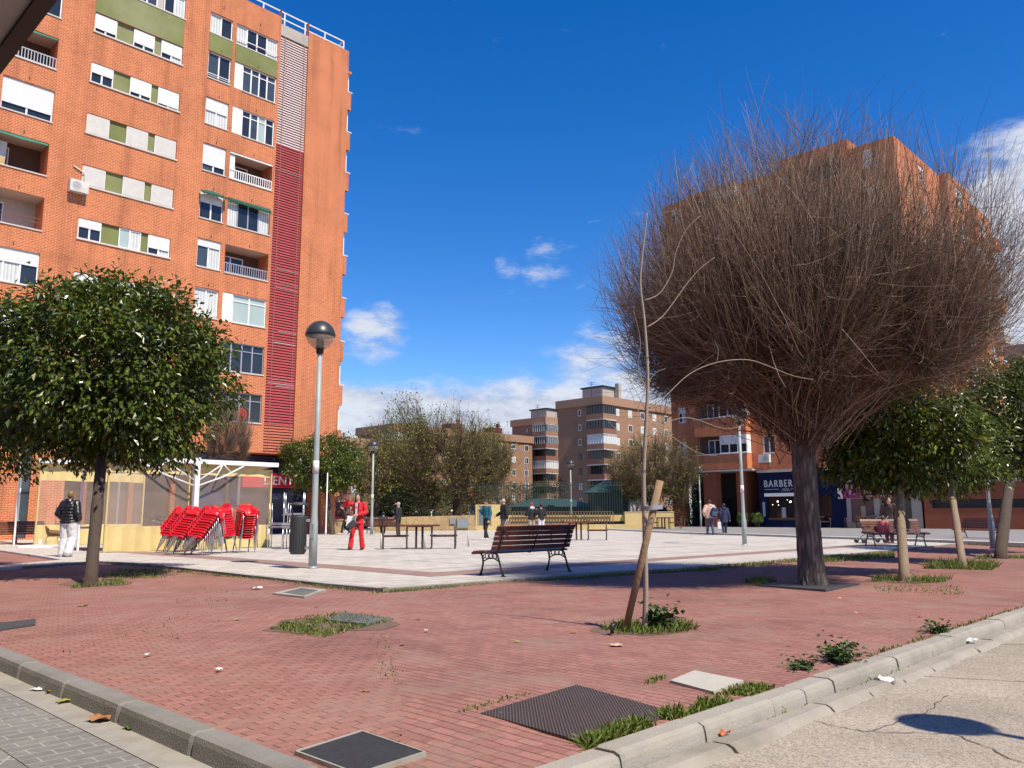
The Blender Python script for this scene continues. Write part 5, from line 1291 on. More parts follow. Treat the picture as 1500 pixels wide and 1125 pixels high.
# playground bits behind the stone wall
pg = thing('playground_frame', 'playground frame with red roof pieces and slim pale posts behind the notice pillar', 'playground', (dpx(694, 770, 66).x, dpx(694, 770, 66).y, 0), math.atan2(VR.y, VR.x))
for x, m_ in ((-.4, M_wht), (.4, pm('pale green post', (.35, .50, .38), .6)), (-.1, pm('blue post', (.02, .06, .22), .5)), (.9, pm('blue post', (.02, .06, .22)))):
    s = MB(); s.tube([(x, 0, 0), (x, 0, 2.4)], .05, 8); s.build('post', m_, pg)
s = MB(); s.bbox(-.25, .2, -.3, .3, 2.0, 2.7, .03); s.bbox(.5, 1.0, -.3, .3, 2.0, 2.7, .03); s.bbox(-.2, 1.0, -.1, .1, 2.7, 3.0, .03); s.build('red_panel', pm('red playground panel', (.45, .04, .015), .5), pg)
gl = thing('goal_frame', 'white and green tubular frame standing behind the stone wall', 'frame', (dpx(646, 765, 63).x, dpx(646, 765, 63).y, 0), math.atan2(VR.y, VR.x))
for x in (-.75, .75):
    s = MB(); s.tube([(x, 0, 0), (x, 0, 1.35), (x + .1, .1, 1.45)], .06, 8); s.build('post', M_wht, gl)
s = MB(); s.tube([(-.72, 0, 1.25), (.72, 0, 1.35)], .04, 6); s.build('crossbar', pm('pale green post', (.35, .50, .38)), gl)
# potted round shrubs come with the plants; litter
def scrap(name, label, cat, p, mat, size, crumple=.5, z=.0):
    s = MB(); n = 5; vs = []
    for i in range(n):
        for j in range(n):
            vs.append(((i / (n - 1) - .5) * size * rnd.uniform(.8, 1.15), (j / (n - 1) - .5) * size * .7 * rnd.uniform(.8, 1.15), rnd.uniform(.0, crumple * size * .5) + .004))
    s.add(vs, [(i * n + j, (i + 1) * n + j, (i + 1) * n + j + 1, i * n + j + 1) for i in range(n - 1) for j in range(n - 1)])
    o = s.build(name, mat); o.location = (p[0], p[1], z); o.rotation_euler = (0, 0, rnd.uniform(0, 6)); return tag(o, label, cat)
M_pap = pm('white paper', (.72, .71, .69), .8, .08); M_dryl = pm('dry leaf', (.30, .13, .05), .8, .3); M_yll = pm('yellow green leaf', (.30, .30, .04), .7, .3)
def G2(x, y, z): q = gpx(x, y, z); return (q.x, q.y)
scrap('paper_scrap', 'flat white paper scrap in the gutter at the lower left', 'litter', G2(62, 1009, -.105), M_pap, .14, .15, -.105)
scrap('paper_scrap', 'crumpled white paper in the road gutter right of the concrete cover', 'litter', G2(1298, 1001, -.10), M_pap, .13, .7, -.10)
scrap('paper_scrap', 'crumpled white and dark wrapper in the gutter near the right edge', 'litter', G2(1422, 943, -.09), M_pap, .12, .8, -.085)
scrap('paper_scrap', 'white scrap on the brick paving near the drain grating', 'litter', G2(376, 862, 0), M_pap, .16, .3)
scrap('paper_scrap', 'crumpled white wrapper by the left street kerb', 'litter', G2(17, 979, -.11), M_pap, .12, .9, -.11)
scrap('dry_leaf', 'large brown dry leaf in the gutter at the lower left', 'leaf', G2(146, 1055, -.105), M_dryl, .15, .4, -.105)
scrap('dry_leaf', 'brown dry leaf beside the flat paper scrap', 'leaf', G2(79, 1014, -.105), M_dryl, .10, .4, -.105)
scrap('fallen_leaf', 'yellow green leaf in the gutter below the dry leaf', 'leaf', G2(98, 1028, -.105), M_yll, .12, .3, -.105)
scrap('fallen_leaf', 'dark green leaf lying against the kerb foot', 'leaf', G2(192, 1067, -.105), pm('dark green leaf', (.05, .10, .015), .6), .09, .3, -.105)
scrap('fallen_leaf', 'yellow leaf under the crumpled wrapper', 'leaf', G2(16, 986, -.11), M_yll, .10, .3, -.11)
scrap('dry_leaf', 'small brown leaf on the bricks left of the drain', 'leaf', G2(120, 889, 0), M_dryl, .13, .4)
scrap('dry_leaf', 'small tan leaf on the bricks behind the sapling', 'leaf', G2(903, 946, 0), pm('tan leaf', (.5, .35, .22), .8), .12, .25)
scrap('brick_chip', 'orange brick chip lying in the kerb joint', 'brick chip', G2(1061, 1070, -.05), pm('brick chip', (.45, .13, .06), .9), .07, .9, -.075)

for k in range(22):
    x = rnd.uniform(2.6, 12); y = rnd.uniform(3.2, 9.0)
    scrap('leaf_fragment', 'tiny dry leaf fragment lying loose on the red bricks', 'leaf', (x, y), rnd.choice([M_dryl, M_dryl, M_yll, M_pap]), rnd.uniform(.035, .07), .35, .0)['group'] = 'tiny leaf fragments on the bricks'
# ------------------------------------------------------------------ vegetation
def np_mesh(name, V, quads=None, tris=None, mat=None, parent=None, smooth=False):
    me = bpy.data.meshes.new(name)
    quads = np.zeros((0, 4), int) if quads is None else quads; tris = np.zeros((0, 3), int) if tris is None else tris
    me.vertices.add(len(V)); me.vertices.foreach_set('co', np.asarray(V, dtype=np.float32).ravel())
    nl = len(quads) * 4 + len(tris) * 3; me.loops.add(nl)
    me.loops.foreach_set('vertex_index', np.concatenate([quads.ravel(), tris.ravel()]).astype(np.int32))
    npg = len(quads) + len(tris); me.polygons.add(npg)
    ls = np.concatenate([np.arange(len(quads)) * 4, len(quads) * 4 + np.arange(len(tris)) * 3]).astype(np.int32)
    me.polygons.foreach_set('loop_start', ls)
    me.polygons.foreach_set('use_smooth', np.full(npg, smooth))
    me.materials.append(mat); me.update(calc_edges=True); me.validate()
    return link(name, me, parent)
def unit(a): return a / (np.linalg.norm(a, axis=-1, keepdims=True) + 1e-9)
def tubes_np(batches):
    Vs = []; Qs = []; o = 0
    for P, rad, sd in batches:
        n, K, _ = P.shape
        T = np.empty_like(P); T[:, 1:-1] = P[:, 2:] - P[:, :-2]; T[:, 0] = P[:, 1] - P[:, 0]; T[:, -1] = P[:, -1] - P[:, -2]; T = unit(T)
        ref = np.tile(np.array([.31, .77, .55]), (n, 1))[:, None, :]
        a = unit(np.cross(T, np.broadcast_to(ref, T.shape))); b = np.cross(T, a)
        an = np.arange(sd) * 2 * PI / sd
        V = P[:, :, None, :] + (a[:, :, None, :] * np.cos(an)[None, None, :, None] + b[:, :, None, :] * np.sin(an)[None, None, :, None]) * rad[:, :, None, None]
        Vs.append(V.reshape(-1, 3))
        base = (np.arange(n) * K * sd)[:, None, None]; i = np.arange(K - 1)[None, :, None] * sd; k = np.arange(sd)[None, None, :]; k2 = (k + 1) % sd
        q = np.stack([base + i + k, base + i + k2, base + i + sd + k2, base + i + sd + k], -1).reshape(-1, 4) + o
        Qs.append(q); o += n * K * sd
    return np.concatenate(Vs), np.concatenate(Qs)
def bez(p0, p1, p2, K):
    t = np.linspace(0, 1, K)[None, :, None]
    return (1 - t) ** 2 * p0[:, None] + 2 * t * (1 - t) * p1[:, None] + t * t * p2[:, None]
def lin(r0, r1, n, K, p=1.0): return np.tile((r0 + (r1 - r0) * np.linspace(0, 1, K) ** p)[None], (n, 1))
def leaves_np(C, axis, nrm, ln, wd, fold=.25):
    """one folded pointed leaf per row"""
    n = len(C); axis = unit(axis); side = unit(np.cross(nrm, axis)); up = np.cross(axis, side)
    ln = np.asarray(ln)[:, None] * np.ones((n, 1)); wd = np.asarray(wd)[:, None] * np.ones((n, 1))
    b = C; m1 = C + axis * ln * .45 + side * wd * .5 + up * wd * fold; m2 = C + axis * ln * .45 - side * wd * .5 + up * wd * fold; tip = C + axis * ln - up * ln * .06
    V = np.stack([b, m1, tip, m2], 1).reshape(-1, 3)
    i = np.arange(n)[:, None] * 4
    return V, np.concatenate([i + np.array([[0, 1, 2]]), i + np.array([[0, 2, 3]])]).reshape(-1, 3)
def rdir(n): return unit(nr.normal(size=(n, 3)))
M_leaf = leafmat('glossy dark leaves', [(0, (.024, .040, .006)), (.35, (.058, .088, .010)), (.75, (.095, .130, .014)), (.95, (.15, .18, .022)), (1, (.22, .23, .03))], .31, .5, .25)
M_leafy = leafmat('fresh yellow green leaves', [(0, (.035, .065, .010)), (.5, (.09, .14, .02)), (1, (.20, .24, .035))], .32, .5, .2)
M_bud = leafmat('budding leaves', [(0, (.11, .13, .025)), (.5, (.19, .21, .035)), (1, (.28, .28, .055))], .6, .3, .3)
M_hedge = leafmat('dark hedge leaves', [(0, (.008, .018, .006)), (.6, (.020, .042, .012)), (1, (.05, .08, .02))], .5, .3, .1)
M_purp = leafmat('purple leaves', [(0, (.03, .010, .015)), (.6, (.07, .02, .03)), (1, (.13, .03, .035))], .5, .3, .1)
M_grass = leafmat('grass blades', [(0, (.06, .10, .012)), (.55, (.13, .20, .026)), (.85, (.19, .21, .05)), (1, (.34, .28, .14))], .6, .3, .25)
M_bark = pm('grey brown bark', (.19, .15, .115), .95, .4, 9, bmp=.9, bscale=22)
nt = M_bark.node_tree; b_ = nt.nodes['Principled BSDF']
wv = nt.nodes.new('ShaderNodeTexVoronoi'); wv.inputs['Scale'].default_value = 16; mp_ = nt.nodes.new('ShaderNodeMapping'); mp_.inputs['Scale'].default_value = (1, 1, .22); nt.links.new(ocoord(nt), mp_.inputs[0]); nt.links.new(mp_.outputs[0], wv.inputs['Vector'])
old = b_.inputs['Base Color'].links[0].from_socket
nt.links.new(mixc(nt, 1.0, old, ramp(nt, wv.outputs['Distance'], [(.1, grey(1.25)), (.6, grey(.45))]), 'MULTIPLY'), b_.inputs['Base Color'])
bump(nt, b_, mth(nt, 'MULTIPLY', wv.outputs['Distance'], -1), 1.0, .03)
M_bark2 = pm('smooth pale bark', (.23, .17, .115), .9, .25, 6, bmp=.4, bscale=30)
M_bark3 = pm('dark tree bark', (.07, .05, .037), .95, .35, 9, bmp=.6, bscale=30)
M_twig = leafmat('bare brown twigs', [(0, (.060, .036, .025)), (.45, (.155, .095, .064)), (.85, (.26, .175, .12)), (1, (.44, .33, .24))], .8, .25, 0)
M_twigd = pm('budding brown twigs', (.115, .075, .045), .85, .3, .6)

def trunk_mb(path, rads, n=14):
    s = MB(); pts = []; rr = []
    for (a, b, ra, rb) in zip(path, path[1:], rads, rads[1:]):
        for k in range(6):
            t = k / 6; pts.append(Vector(a).lerp(Vector(b), t)); rr.append(ra + (rb - ra) * t)
    pts.append(Vector(path[-1])); rr.append(rads[-1])
    s.tube(pts, rr, n)
    s.v = [(x + rnd.uniform(-.02, .02) * rads[0] * 2, y + rnd.uniform(-.02, .02) * rads[0] * 2, z) for x, y, z in s.v]
    return s
def leafy_crown(c, r, nclump, per, ln, boxy=2.4, droop=.5, sig=.17, seed=1, hollow=.45):
    g = np.random.default_rng(seed)
    d = unit(g.normal(size=(nclump, 3)))
    # superellipsoid radius + lumps
    rad = 1 / (np.sum(np.abs(d) ** boxy, 1) ** (1 / boxy))
    lump = 1 + .13 * np.sin(d[:, 0] * 5 + seed) * np.cos(d[:, 1] * 4.3) + .10 * np.sin(d[:, 2] * 7 + d[:, 0] * 3 + seed * 2)
    f = hollow + (1 - hollow) * g.random(nclump) ** .45
    cc = d * (rad * lump * f)[:, None] * np.array(r) + np.array(c)
    low = cc[:, 2] < c[2] - r[2] * .82; cc[low, 2] = c[2] - r[2] * (.82 + .1 * g.random(low.sum()))
    C = np.repeat(cc, per, 0) + g.normal(size=(nclump * per, 3)) * sig * np.array([1, 1, .75])
    n = len(C); out = unit((C - np.array(c)) / np.array(r))
    ax = unit(out * .7 + g.normal(size=(n, 3)) * .55 + np.array([0, 0, -droop]))
    nm = unit(out * .6 + np.array([0, 0, .8]) + g.normal(size=(n, 3)) * .45)
    L_ = ln * g.uniform(.65, 1.2, n)
    return leaves_np(C, ax, nm, L_, L_ * g.uniform(.42, .55, n)), cc
def leafy_tree(label, base, c, r, trunk_r, nclump=420, per=48, ln=.085, mat=None, bark=None, seed=1, group='round leafy evergreen trees', sig=.17, topz=None, cat='tree', limbs=26, name='evergreen_tree', droop=.5):
    base = Vector(base); c = Vector(c)
    t = thing(name, label, cat, base, 0, group); cl = c - base
    fork = Vector((cl.x * .8, cl.y * .8, cl.z - r[2] * .75))
    mid = Vector((cl.x * .35, cl.y * .35, fork.z * .5))
    tk = trunk_mb([(0, 0, -.05), (0.005, 0, .12), mid, fork, cl], [trunk_r * 1.35, trunk_r * 1.05, trunk_r * .95, trunk_r * .85, trunk_r * .35])
    tk.build('trunk', bark or M_bark3, t)
    (V, T), cc = leafy_crown(tuple(cl), r, nclump, per, ln, seed=seed, sig=sig, droop=droop)
    cr = np_mesh('crown', V, None, T, mat or M_leaf, t)
    g = np.random.default_rng(seed + 50); pick = cc[g.choice(len(cc), min(len(cc), limbs * 5), replace=False)]
    fk = np.array(fork); P = bez(np.tile(fk, (len(pick), 1)) + (np.array(cl) - fk) * g.random((len(pick), 1)) * .6, (fk + pick) / 2 + np.array([0, 0, .15]), pick, 5)
    P[:, 1:-1] += g.normal(size=P[:, 1:-1].shape) * .03
    V, Q = tubes_np([(P, lin(trunk_r * .28, .006, len(P), 5), 4)]); np_mesh('branches', V, Q, None, bark or M_bark3, t, True)
    return t
D_ = lambda x, y, d: dpx(x, y, d)
dep = lambda p: (Vector(p) - Vector((0, 0, CH))).dot(fwd)
leafy_tree('large round glossy leaved tree at the left in front of the yellow tent', (5.04, 14.55, 0), D_(160, 548, 15.6), (2.0, 2.0, 1.70),   .100, 720, 48, .135, seed=3, sig=.185)
leafy_tree('leafy tree cut off by the left edge of the frame', (3.0, 16.6, 0), D_(-85, 580, 17.2), (1.95, 1.95, 1.75), .10, 460, 44, .13, seed=5)
leafy_tree('leafy tree with a straight pale trunk just right of the thick bare tree', (14.72, 5.1, 0), D_(1312, 640, 15.6), (1.3, 1.3, .98), .082, 340, 42, .125, bark=M_bark2, seed=7)
leafy_tree('young leafy tree with a leaning pale trunk and yellow green crown', (18.74, 5.33, 0), D_(1386, 660, 19.4), (1.1, 1.1, 1.0), .075, 300, 44, .12, mat=M_leafy, bark=M_bark2, seed=9)
leafy_tree('tall leafy tree with a crooked dark trunk at the right edge', (23.22, 5.72, 0), D_(1484, 612, 23.8), (1.85, 1.85, 1.75), .135, 480, 44, .13, seed=11)
leafy_tree('round green tree on the far side of the plaza right of the left tower', (26.4, 39.7, 0), D_(474, 679, 47.5), (2.15, 2.15, 1.6), .15, 330, 40, .17, seed=13, sig=.2)

# ---- the big globe shaped bare tree
def nearest(A, Bp): return np.argmin(((A[:, None, :] - Bp[None]) ** 2).sum(-1), 1)
def bare_tree(label, base, c, r, tr_, ztop, n1, n2, n3, tw, seed, mat, bark, buds=0, budsize=.1, budmat=None, up=.35, spur=1, group=None, flare=1.25, name='bare_tree', lean=(0, 0), K=6, hairs=0, inner=.6, wild=.07, skirt=0, rugged=False):
    g = np.random.default_rng(seed); base = np.array(base); c = np.array(c) - base; r = np.array(r)
    t = thing(name, label, 'tree', tuple(base), 0, group)
    top = np.array([lean[0], lean[1], ztop])
    tk = trunk_mb([(0, 0, -.05), (0, 0, .10), tuple(top * .5), tuple(top)], [tr_ * flare * 1.12, tr_ * flare, tr_ * .97, tr_ * .92], 18); tk.ell(tuple(top), (tr_ * .93,) * 3, 14, 8); tk.build('trunk', bark, t)
    if rugged:   # deep vertical bark ridges
        bpy.data.objects.remove([o for o in t.children if o.name.startswith('trunk')][0]); n_ = 64; m_ = 60; s = MB(); vs = []
        for i in range(m_ + 1):
            f = i / m_; z = -.05 + (ztop + .05) * f; rr = tr_ * (1.0 - .08 * f + .30 * math.exp(-f * 9))
            for k in range(n_):
                a = 2 * PI * k / n_; ph = a * 9 + 1.1 * math.sin(z * 3 + a * 2) + .6 * math.sin(z * 9.0)
                q = .075 * abs(math.sin(ph)) ** .6 - .03 + .03 * math.sin(a * 3 + z * 2) + .022 * math.sin(a * 23 + z * 31) + rnd.uniform(-.012, .012)
                vs.append((top[0] * f + rr * (1 + q) * math.cos(a), top[1] * f + rr * (1 + q) * math.sin(a), z))
        s.add(vs, [(i * n_ + k, i * n_ + (k + 1) % n_, (i + 1) * n_ + (k + 1) % n_, (i + 1) * n_ + k) for i in range(m_) for k in range(n_)], True)
        s.ell(tuple(top), (tr_ * .93,) * 3, 14, 8); s.build('trunk', bark, t)
    def pts(n, f0, f1, zmin=-.8):
        d = unit(g.normal(size=(n * 3, 3))); d = d[d[:, 2] > zmin][:n]
        f = (f0 ** 3 + (f1 ** 3 - f0 ** 3) * g.random(len(d))) ** (1 / 3)
        lump = 1 + .06 * np.sin(d[:, 0] * 4 + 1) + .05 * np.cos(d[:, 1] * 6) + .04 * np.sin(7 * d[:, 2])
        return c + d * (f * lump)[:, None] * r
    batches = []
    L1 = pts(n1, .25, .42, -.35)
    c0 = np.tile(top, (n1, 1)) - np.array([0, 0, .1]) * g.random((n1, 1)); ctrl = c0 * .55 + L1 * .45 + np.array([0, 0, -.25]) * r[2] * .3
    P = bez(c0, ctrl, L1, 6); batches.append((P, lin(tr_ * .26, tr_ * .10, n1, 6), 6)); d1 = unit(P[:, -1] - P[:, -2])
    L2 = pts(n2, .34, .68, -.70); j = nearest(top + (L2 - top) * .55, L1); ln_ = np.linalg.norm(L2 - L1[j], axis=1, keepdims=True)
    P = bez(L1[j], L1[j] + d1[j] * ln_ * .45 + g.normal(size=L2.shape) * .05 * ln_, L2, 6); batches.append((P, lin(tr_ * .085, tr_ * .04, len(L2), 6), 4)); d2 = unit(P[:, -1] - P[:, -2])
    L3 = pts(n3, inner, 1.03, -.80)
    if rugged:   # uneven gaps between the bundles of shoots
        q_ = (L3 - c) / r; den = np.sin(q_[:, 0] * 6.1 + 1) * np.sin(q_[:, 1] * 5.7 + 2) + .8 * np.sin(q_[:, 2] * 7 + q_[:, 0] * 4) ; L3 = L3[g.random(len(L3)) < np.clip(.95 + .40 * den, .3, 1)]
    j = nearest(top + (L3 - top) * (.52 + .2 * g.random((len(L3), 1))), L2); ln_ = np.linalg.norm(L3 - L2[j], axis=1, keepdims=True)
    L3 = L3 + np.array([0, 0, up]) * ln_ * g.random((len(L3), 1))
    P = bez(L2[j], L2[j] + d2[j] * ln_ * .5 + g.normal(size=L3.shape) * wild * ln_ - np.array([0, 0, up * .35]) * ln_, L3, K)
    P[:, 1:-1] += g.normal(size=P[:, 1:-1].shape) * .012 * ln_[:, None]
    batches.append((P, lin(tw * 2.0, tw * .5, len(L3), K, .7), 3))
    ends = [P[:, -1]]
    for s_ in range(spur):   # side shoots along the long twigs
        k = g.integers(1, K - 1, len(P)); q0 = P[np.arange(len(P)), k]; dd = unit(P[np.arange(len(P)), k + 1] - q0)
        q2 = q0 + unit(dd + g.normal(size=dd.shape) * (.3 + wild * 2.6) + np.array([0, 0, .2])) * (ln_ * g.uniform(.25, .7, (len(P), 1)))
        Q_ = bez(q0, (q0 + q2) / 2 + g.normal(size=q0.shape) * .03 * ln_ + np.array([0, 0, -.04]) * ln_, q2, 4); batches.append((Q_, lin(tw * .85, tw * .4, len(P), 4), 3)); ends.append(Q_[:, -1])
    if skirt:   # low drooping twigs hiding the fork
        d = unit(g.normal(size=(skirt, 3)) * np.array([1, 1, .36]) + np.array([0, 0, -.40])); e_ = c + d * (g.uniform(.28, 1.0, (skirt, 1)) ** .7) * r * np.array([1, 1, .98])
        j = g.integers(0, len(L2), skirt); q0 = top + np.array([0, 0, .12]) + g.normal(size=(skirt, 3)) * np.array([.22, .22, .22]); q0 = q0 + (L2[nearest(e_, L2)] - q0) * g.uniform(0, .75, (skirt, 1))
        ln2 = np.linalg.norm(e_ - q0, axis=1, keepdims=True)
        Q_ = bez(q0, (q0 + e_) / 2 + np.array([0, 0, .22]) * ln2 + g.normal(size=q0.shape) * .16 * ln2, e_ + g.normal(size=e_.shape) * .1, 7); Q_[:, 1:-1] += g.normal(size=Q_[:, 1:-1].shape) * .02; batches.append((Q_, lin(tw * 1.7, tw * .45, skirt, 7), 3))
        for s_ in range(2):
            k = g.integers(1, 6, skirt); p0 = Q_[np.arange(skirt), k]; p2 = p0 + unit(g.normal(size=(skirt, 3))) * g.uniform(.15, .5, (skirt, 1)); batches.append((bez(p0, (p0 + p2) / 2 + g.normal(size=p0.shape) * .05, p2, 4), lin(tw * .9, tw * .4, skirt, 4), 3))
    if hairs:   # long single shoots standing out of the outline
        k = g.choice(len(P), hairs, replace=False); q0 = P[k, -2]; dd = unit(unit(P[k, -1] - P[k, -2]) + g.normal(size=(hairs, 3)) * .15 + np.array([0, 0, .25]))
        q2 = q0 + dd * g.uniform(.35, .95, (hairs, 1)); Q_ = bez(q0, (q0 + q2) / 2 + g.normal(size=q0.shape) * .05, q2, 4); batches.append((Q_, lin(tw * .8, tw * .35, hairs, 4), 3))
    V, Q = tubes_np(batches[:2]); np_mesh('limbs', V, Q, None, bark, t, True)
    V, Q = tubes_np(batches[2:]); np_mesh('twigs', V, Q, None, mat, t, True)
    if buds:
        E = np.concatenate(ends); C = E[g.integers(0, len(E), buds)] + g.normal(size=(buds, 3)) * .12
        # buds open mostly on the outer and upper side
        V, T = leaves_np(C, rdir(buds) + np.array([0, 0, .3]), rdir(buds), budsize * g.uniform(.6, 1.3, buds), budsize * g.uniform(.4, .8, buds)); np_mesh('young_leaves', V, None, T, budmat or M_bud, t)
    return t
bare_tree('huge round leafless tree with a thick rugged trunk in front of the orange block', (12.69, 5.78, 0), D_(1160, 432, 13.9), (3.40, 3.40, 2.62), .185, 2.15, 22, 620, 9800, .0042, 21, M_twig, M_bark, up=.35, spur=2, group=None, lean=(-.02, .02), K=7, hairs=420, flare=1.10, inner=.40, wild=.21, skirt=4000, rugged=True)
bare_tree('wide spreading tree with budding yellow green tips behind the stone wall', (42.2, 46.8, 0), D_(655, 690, 62), (5.0, 5.0, 4.1), .34, 2.6, 12, 130, 2600, .013, 23, M_twigd, M_bark3, buds=6500, budsize=.16, spur=2, group='budding trees behind the plaza', name='budding_tree')
bare_tree('round brown budding tree standing before the orange block left of the arcade', (50.6, 34.9, .1), D_(955, 694, 60.5), (3.55, 3.55, 2.75), .22, 1.9, 10, 100, 2200, .012, 25, M_twigd, M_bark3, buds=3600, budsize=.15, spur=2, group='budding trees behind the plaza', name='budding_tree')
bare_tree('tall thin pale green tree rising above the roof of the long brown block', (52, 62, 0), D_(590, 668, 78), (3.0, 3.0, 5.2), .25, 4, 8, 70, 1000, .013, 27, M_twigd, M_bark3, buds=4200, budsize=.2, spur=1, group='budding trees behind the plaza', name='budding_tree')
bare_tree('loose yellow green tree right of the second lamp', (37, 50, 0), D_(553, 688, 60), (2.3, 2.3, 3.1), .18, 2, 8, 60, 800, .012, 29, M_twigd, M_bark3, buds=2600, budsize=.17, spur=1, group='budding trees behind the plaza', name='budding_tree')
bare_tree('small budding tree above the red roof hut right of the wide spreading tree', (62, 62, 0), D_(705, 672, 84), (3.4, 3.4, 3.4), .2, 2, 8, 60, 900, .014, 31, M_twigd, M_bark3, buds=2600, budsize=.2, spur=1, group='budding trees behind the plaza', name='budding_tree')
p = D_(336, 643, 37); bare_tree('small brushy leafless tree behind the roof of the yellow tent', (p.x, p.y, 0), p, (1.15, 1.15, 1.5), .09, 3.0, 8, 50, 1300, .006, 33, M_twig, M_bark3, spur=2, up=.8)

# ---- sapling tied to its stake
d0 = dep((6.86, 4.86, 0)); SB = Vector((6.86, 4.86, 0))
sp = thing('sapling', 'slim pale leafless sapling tied to a leaning wooden stake in the brick pavement', 'tree', SB)
def pth(L_, dd=0): return [tuple(D_(x, y, d0 + dd + i * 0) - SB) for i, (x, y) in enumerate(L_)]
M_sap = pm('pale sapling bark', (.34, .28, .21), .85, .25, 9, bmp=.3, bscale=50)
def smooth_path(pts, m=4):
    P = [Vector(p) for p in pts]; out = []
    for i in range(len(P) - 1):
        a = P[max(i - 1, 0)]; b = P[i]; c = P[i + 1]; d = P[min(i + 2, len(P) - 1)]
        for k in range(m):
            t = k / m; out.append(.5 * ((2 * b) + (c - a) * t + (2 * a - 5 * b + 4 * c - d) * t * t + (3 * b - a - 3 * c + d) * t ** 3))
    out.append(P[-1]); return out
def br(L_, r0, r1, dd=0, n=6):
    p = smooth_path(pth(L_, dd)); s = MB(); s.tube(p, [r0 + (r1 - r0) * i / (len(p) - 1) for i in range(len(p))], n); return s
tk = br([(944, 926), (946, 860), (944, 760), (943, 690), (947, 610), (949, 548), (944, 470), (938, 410), (945, 340), (948, 312)], .028, .005, 0, 9)
tk.v = [(x, y, max(z, -.02)) for x, y, z in tk.v]; tk.build('trunk', M_sap, sp)
s = MB()
for L_, r0, r1, dd in (([(950, 598), (975, 580), (1010, 548), (1050, 531), (1095, 527), (1130, 538), (1160, 550), (1190, 556)], .008, .003, -.35), ([(947, 480), (972, 462), (1003, 420), (1025, 394), (1047, 377)], .010, .003, -.2), ([(944, 440), (966, 430), (984, 400), (990, 370), (1004, 338), (1026, 316)], .009, .003, .15),
                        ([(948, 570), (935, 540), (938, 500), (928, 455)], .008, .002, .2), ([(948, 640), (975, 620), (1010, 612), (1060, 628), (1090, 622)], .006, .002, -.4), ([(949, 560), (962, 545), (975, 540)], .005, .002, 0), ([(1050, 531), (1052, 512), (1046, 498)], .004, .0015, -.35), ([(946, 628), (930, 590), (918, 560), (905, 548)], .005, .002, .2), ([(944, 655), (925, 640), (902, 628), (890, 615)], .005, .002, .1), ([(950, 615), (985, 640), (1020, 662), (1050, 668)], .005, .002, -.3)):
    q = br(L_, r0 * .72, r1 * .8, dd, 5); s.add(q.v, q.f, True)
s.build('branch', M_sap, sp)
stk = thing('tree_stake', 'round wooden stake leaning right beside the pale sapling', 'stake', (6.70, 4.98, 0)); so = Vector((6.70, 4.98, 0))
a = Vector((6.70, 4.98, -.03)) - so; b = D_(967, 704, d0 - .02) - so; s = MB(); s.tube([a, a.lerp(b, .5), b], [.034, .034, .036], 14, True)
s.build('shaft', pm('weathered stake wood', (.25, .165, .095), .85, .3, 7, bmp=.4, bscale=25), stk)
bd = thing('tree_tie', 'metal band tying the sapling to its stake', 'tie', D_(955, 745, d0)); s = MB(); q = D_(955, 745, d0)
p1 = D_(944, 745, d0) - q; p2 = D_(963, 743, d0 - .02) - q; ax = (p2 - p1); ctr = (p1 + p2) / 2
for zz in (-.022, .022):
    pass
n = 22; ring = []
for k in range(n):
    an_ = 2 * PI * k / n; ring.append(ctr + ax.normalized() * (ax.length / 2 + .055) * math.cos(an_) + ax.cross(Vector((0, 0, 1))).normalized() * .055 * math.sin(an_))
vs = [tuple(v + Vector((0, 0, -.022))) for v in ring] + [tuple(v + Vector((0, 0, .022))) for v in ring]
s.add(vs, [(k, (k + 1) % n, n + (k + 1) % n, n + k) for k in range(n)], True); s.build('band', M_alu, bd)

# ---- shrubs behind the wall and potted plants
def shrub(label, c, r, n, per, ln, mat, seed, cat='shrub', name='shrub', group=None, sig=.2):
    base = Vector((c[0], c[1], max(0, c[2] - r[2])))
    t = thing(name, label, cat, base, 0, group); cl = Vector(c) - base
    (V, T), cc = leafy_crown(tuple(cl), r, n, per, ln, seed=seed, sig=sig, droop=.1, boxy=2.2, hollow=.3); np_mesh('foliage', V, None, T, mat, t)
    s = MB()
    for k in range(7): s.tube([(0, 0, 0), tuple(Vector((rnd.uniform(-.5, .5) * r[0], rnd.uniform(-.5, .5) * r[1], cl.z + r[2] * .3)))], [.04, .012], 5)
    s.build('stems', M_bark3, t); return t
for k, (x, y, d, r, lab) in enumerate(((600, 742, 60, (1.6, 1.6, 1.9), 'dark rounded evergreen shrub behind the capped man'), (575, 738, 64, (1.4, 1.4, 1.6), 'dark green shrub behind the person sitting on the far bench'), (545, 735, 66, (1.5, 1.5, 2.0), 'olive shrub beside the second lamp post'), (632, 735, 68, (1.7, 1.7, 1.8), 'loose olive shrub behind the goal frame'),
        (718, 735, 74, (2.0, 2.0, 2.2), 'dark shrub behind the bar fence near the notice pillar'), (765, 737, 74, (2.6, 2.0, 2.0), 'dark hedge shrub behind the middle of the bar fence'), (800, 735, 76, (2.2, 2, 2.2), 'green hedge shrub left of the green kiosk'), (1000, 735, 66, (2.2, 2.2, 1.9), 'dark shrub behind the silver van'), (1330, 690, 44, (.6, .6, .5), ''))[:8]):
    shrub(lab, tuple(D_(x, y, d)), r, 110, 26, .17, M_hedge if k not in (2, 3) else M_leafy, 60 + k, group='shrubs behind the far wall', sig=.25)
shrub('purple leaved shrub behind the slim white pole', tuple(D_(489, 737, 58)), (1.3, 1.3, 1.3), 110, 26, .14, M_purp, 71)
p = D_(640, 700, 96); shrub('row of bushy garden trees in front of the long brown block', (p.x, p.y, 1.8), (9, 3, 2.4), 420, 24, .3, M_hedge, 73, sig=.4, name='garden_hedge', cat='hedge')
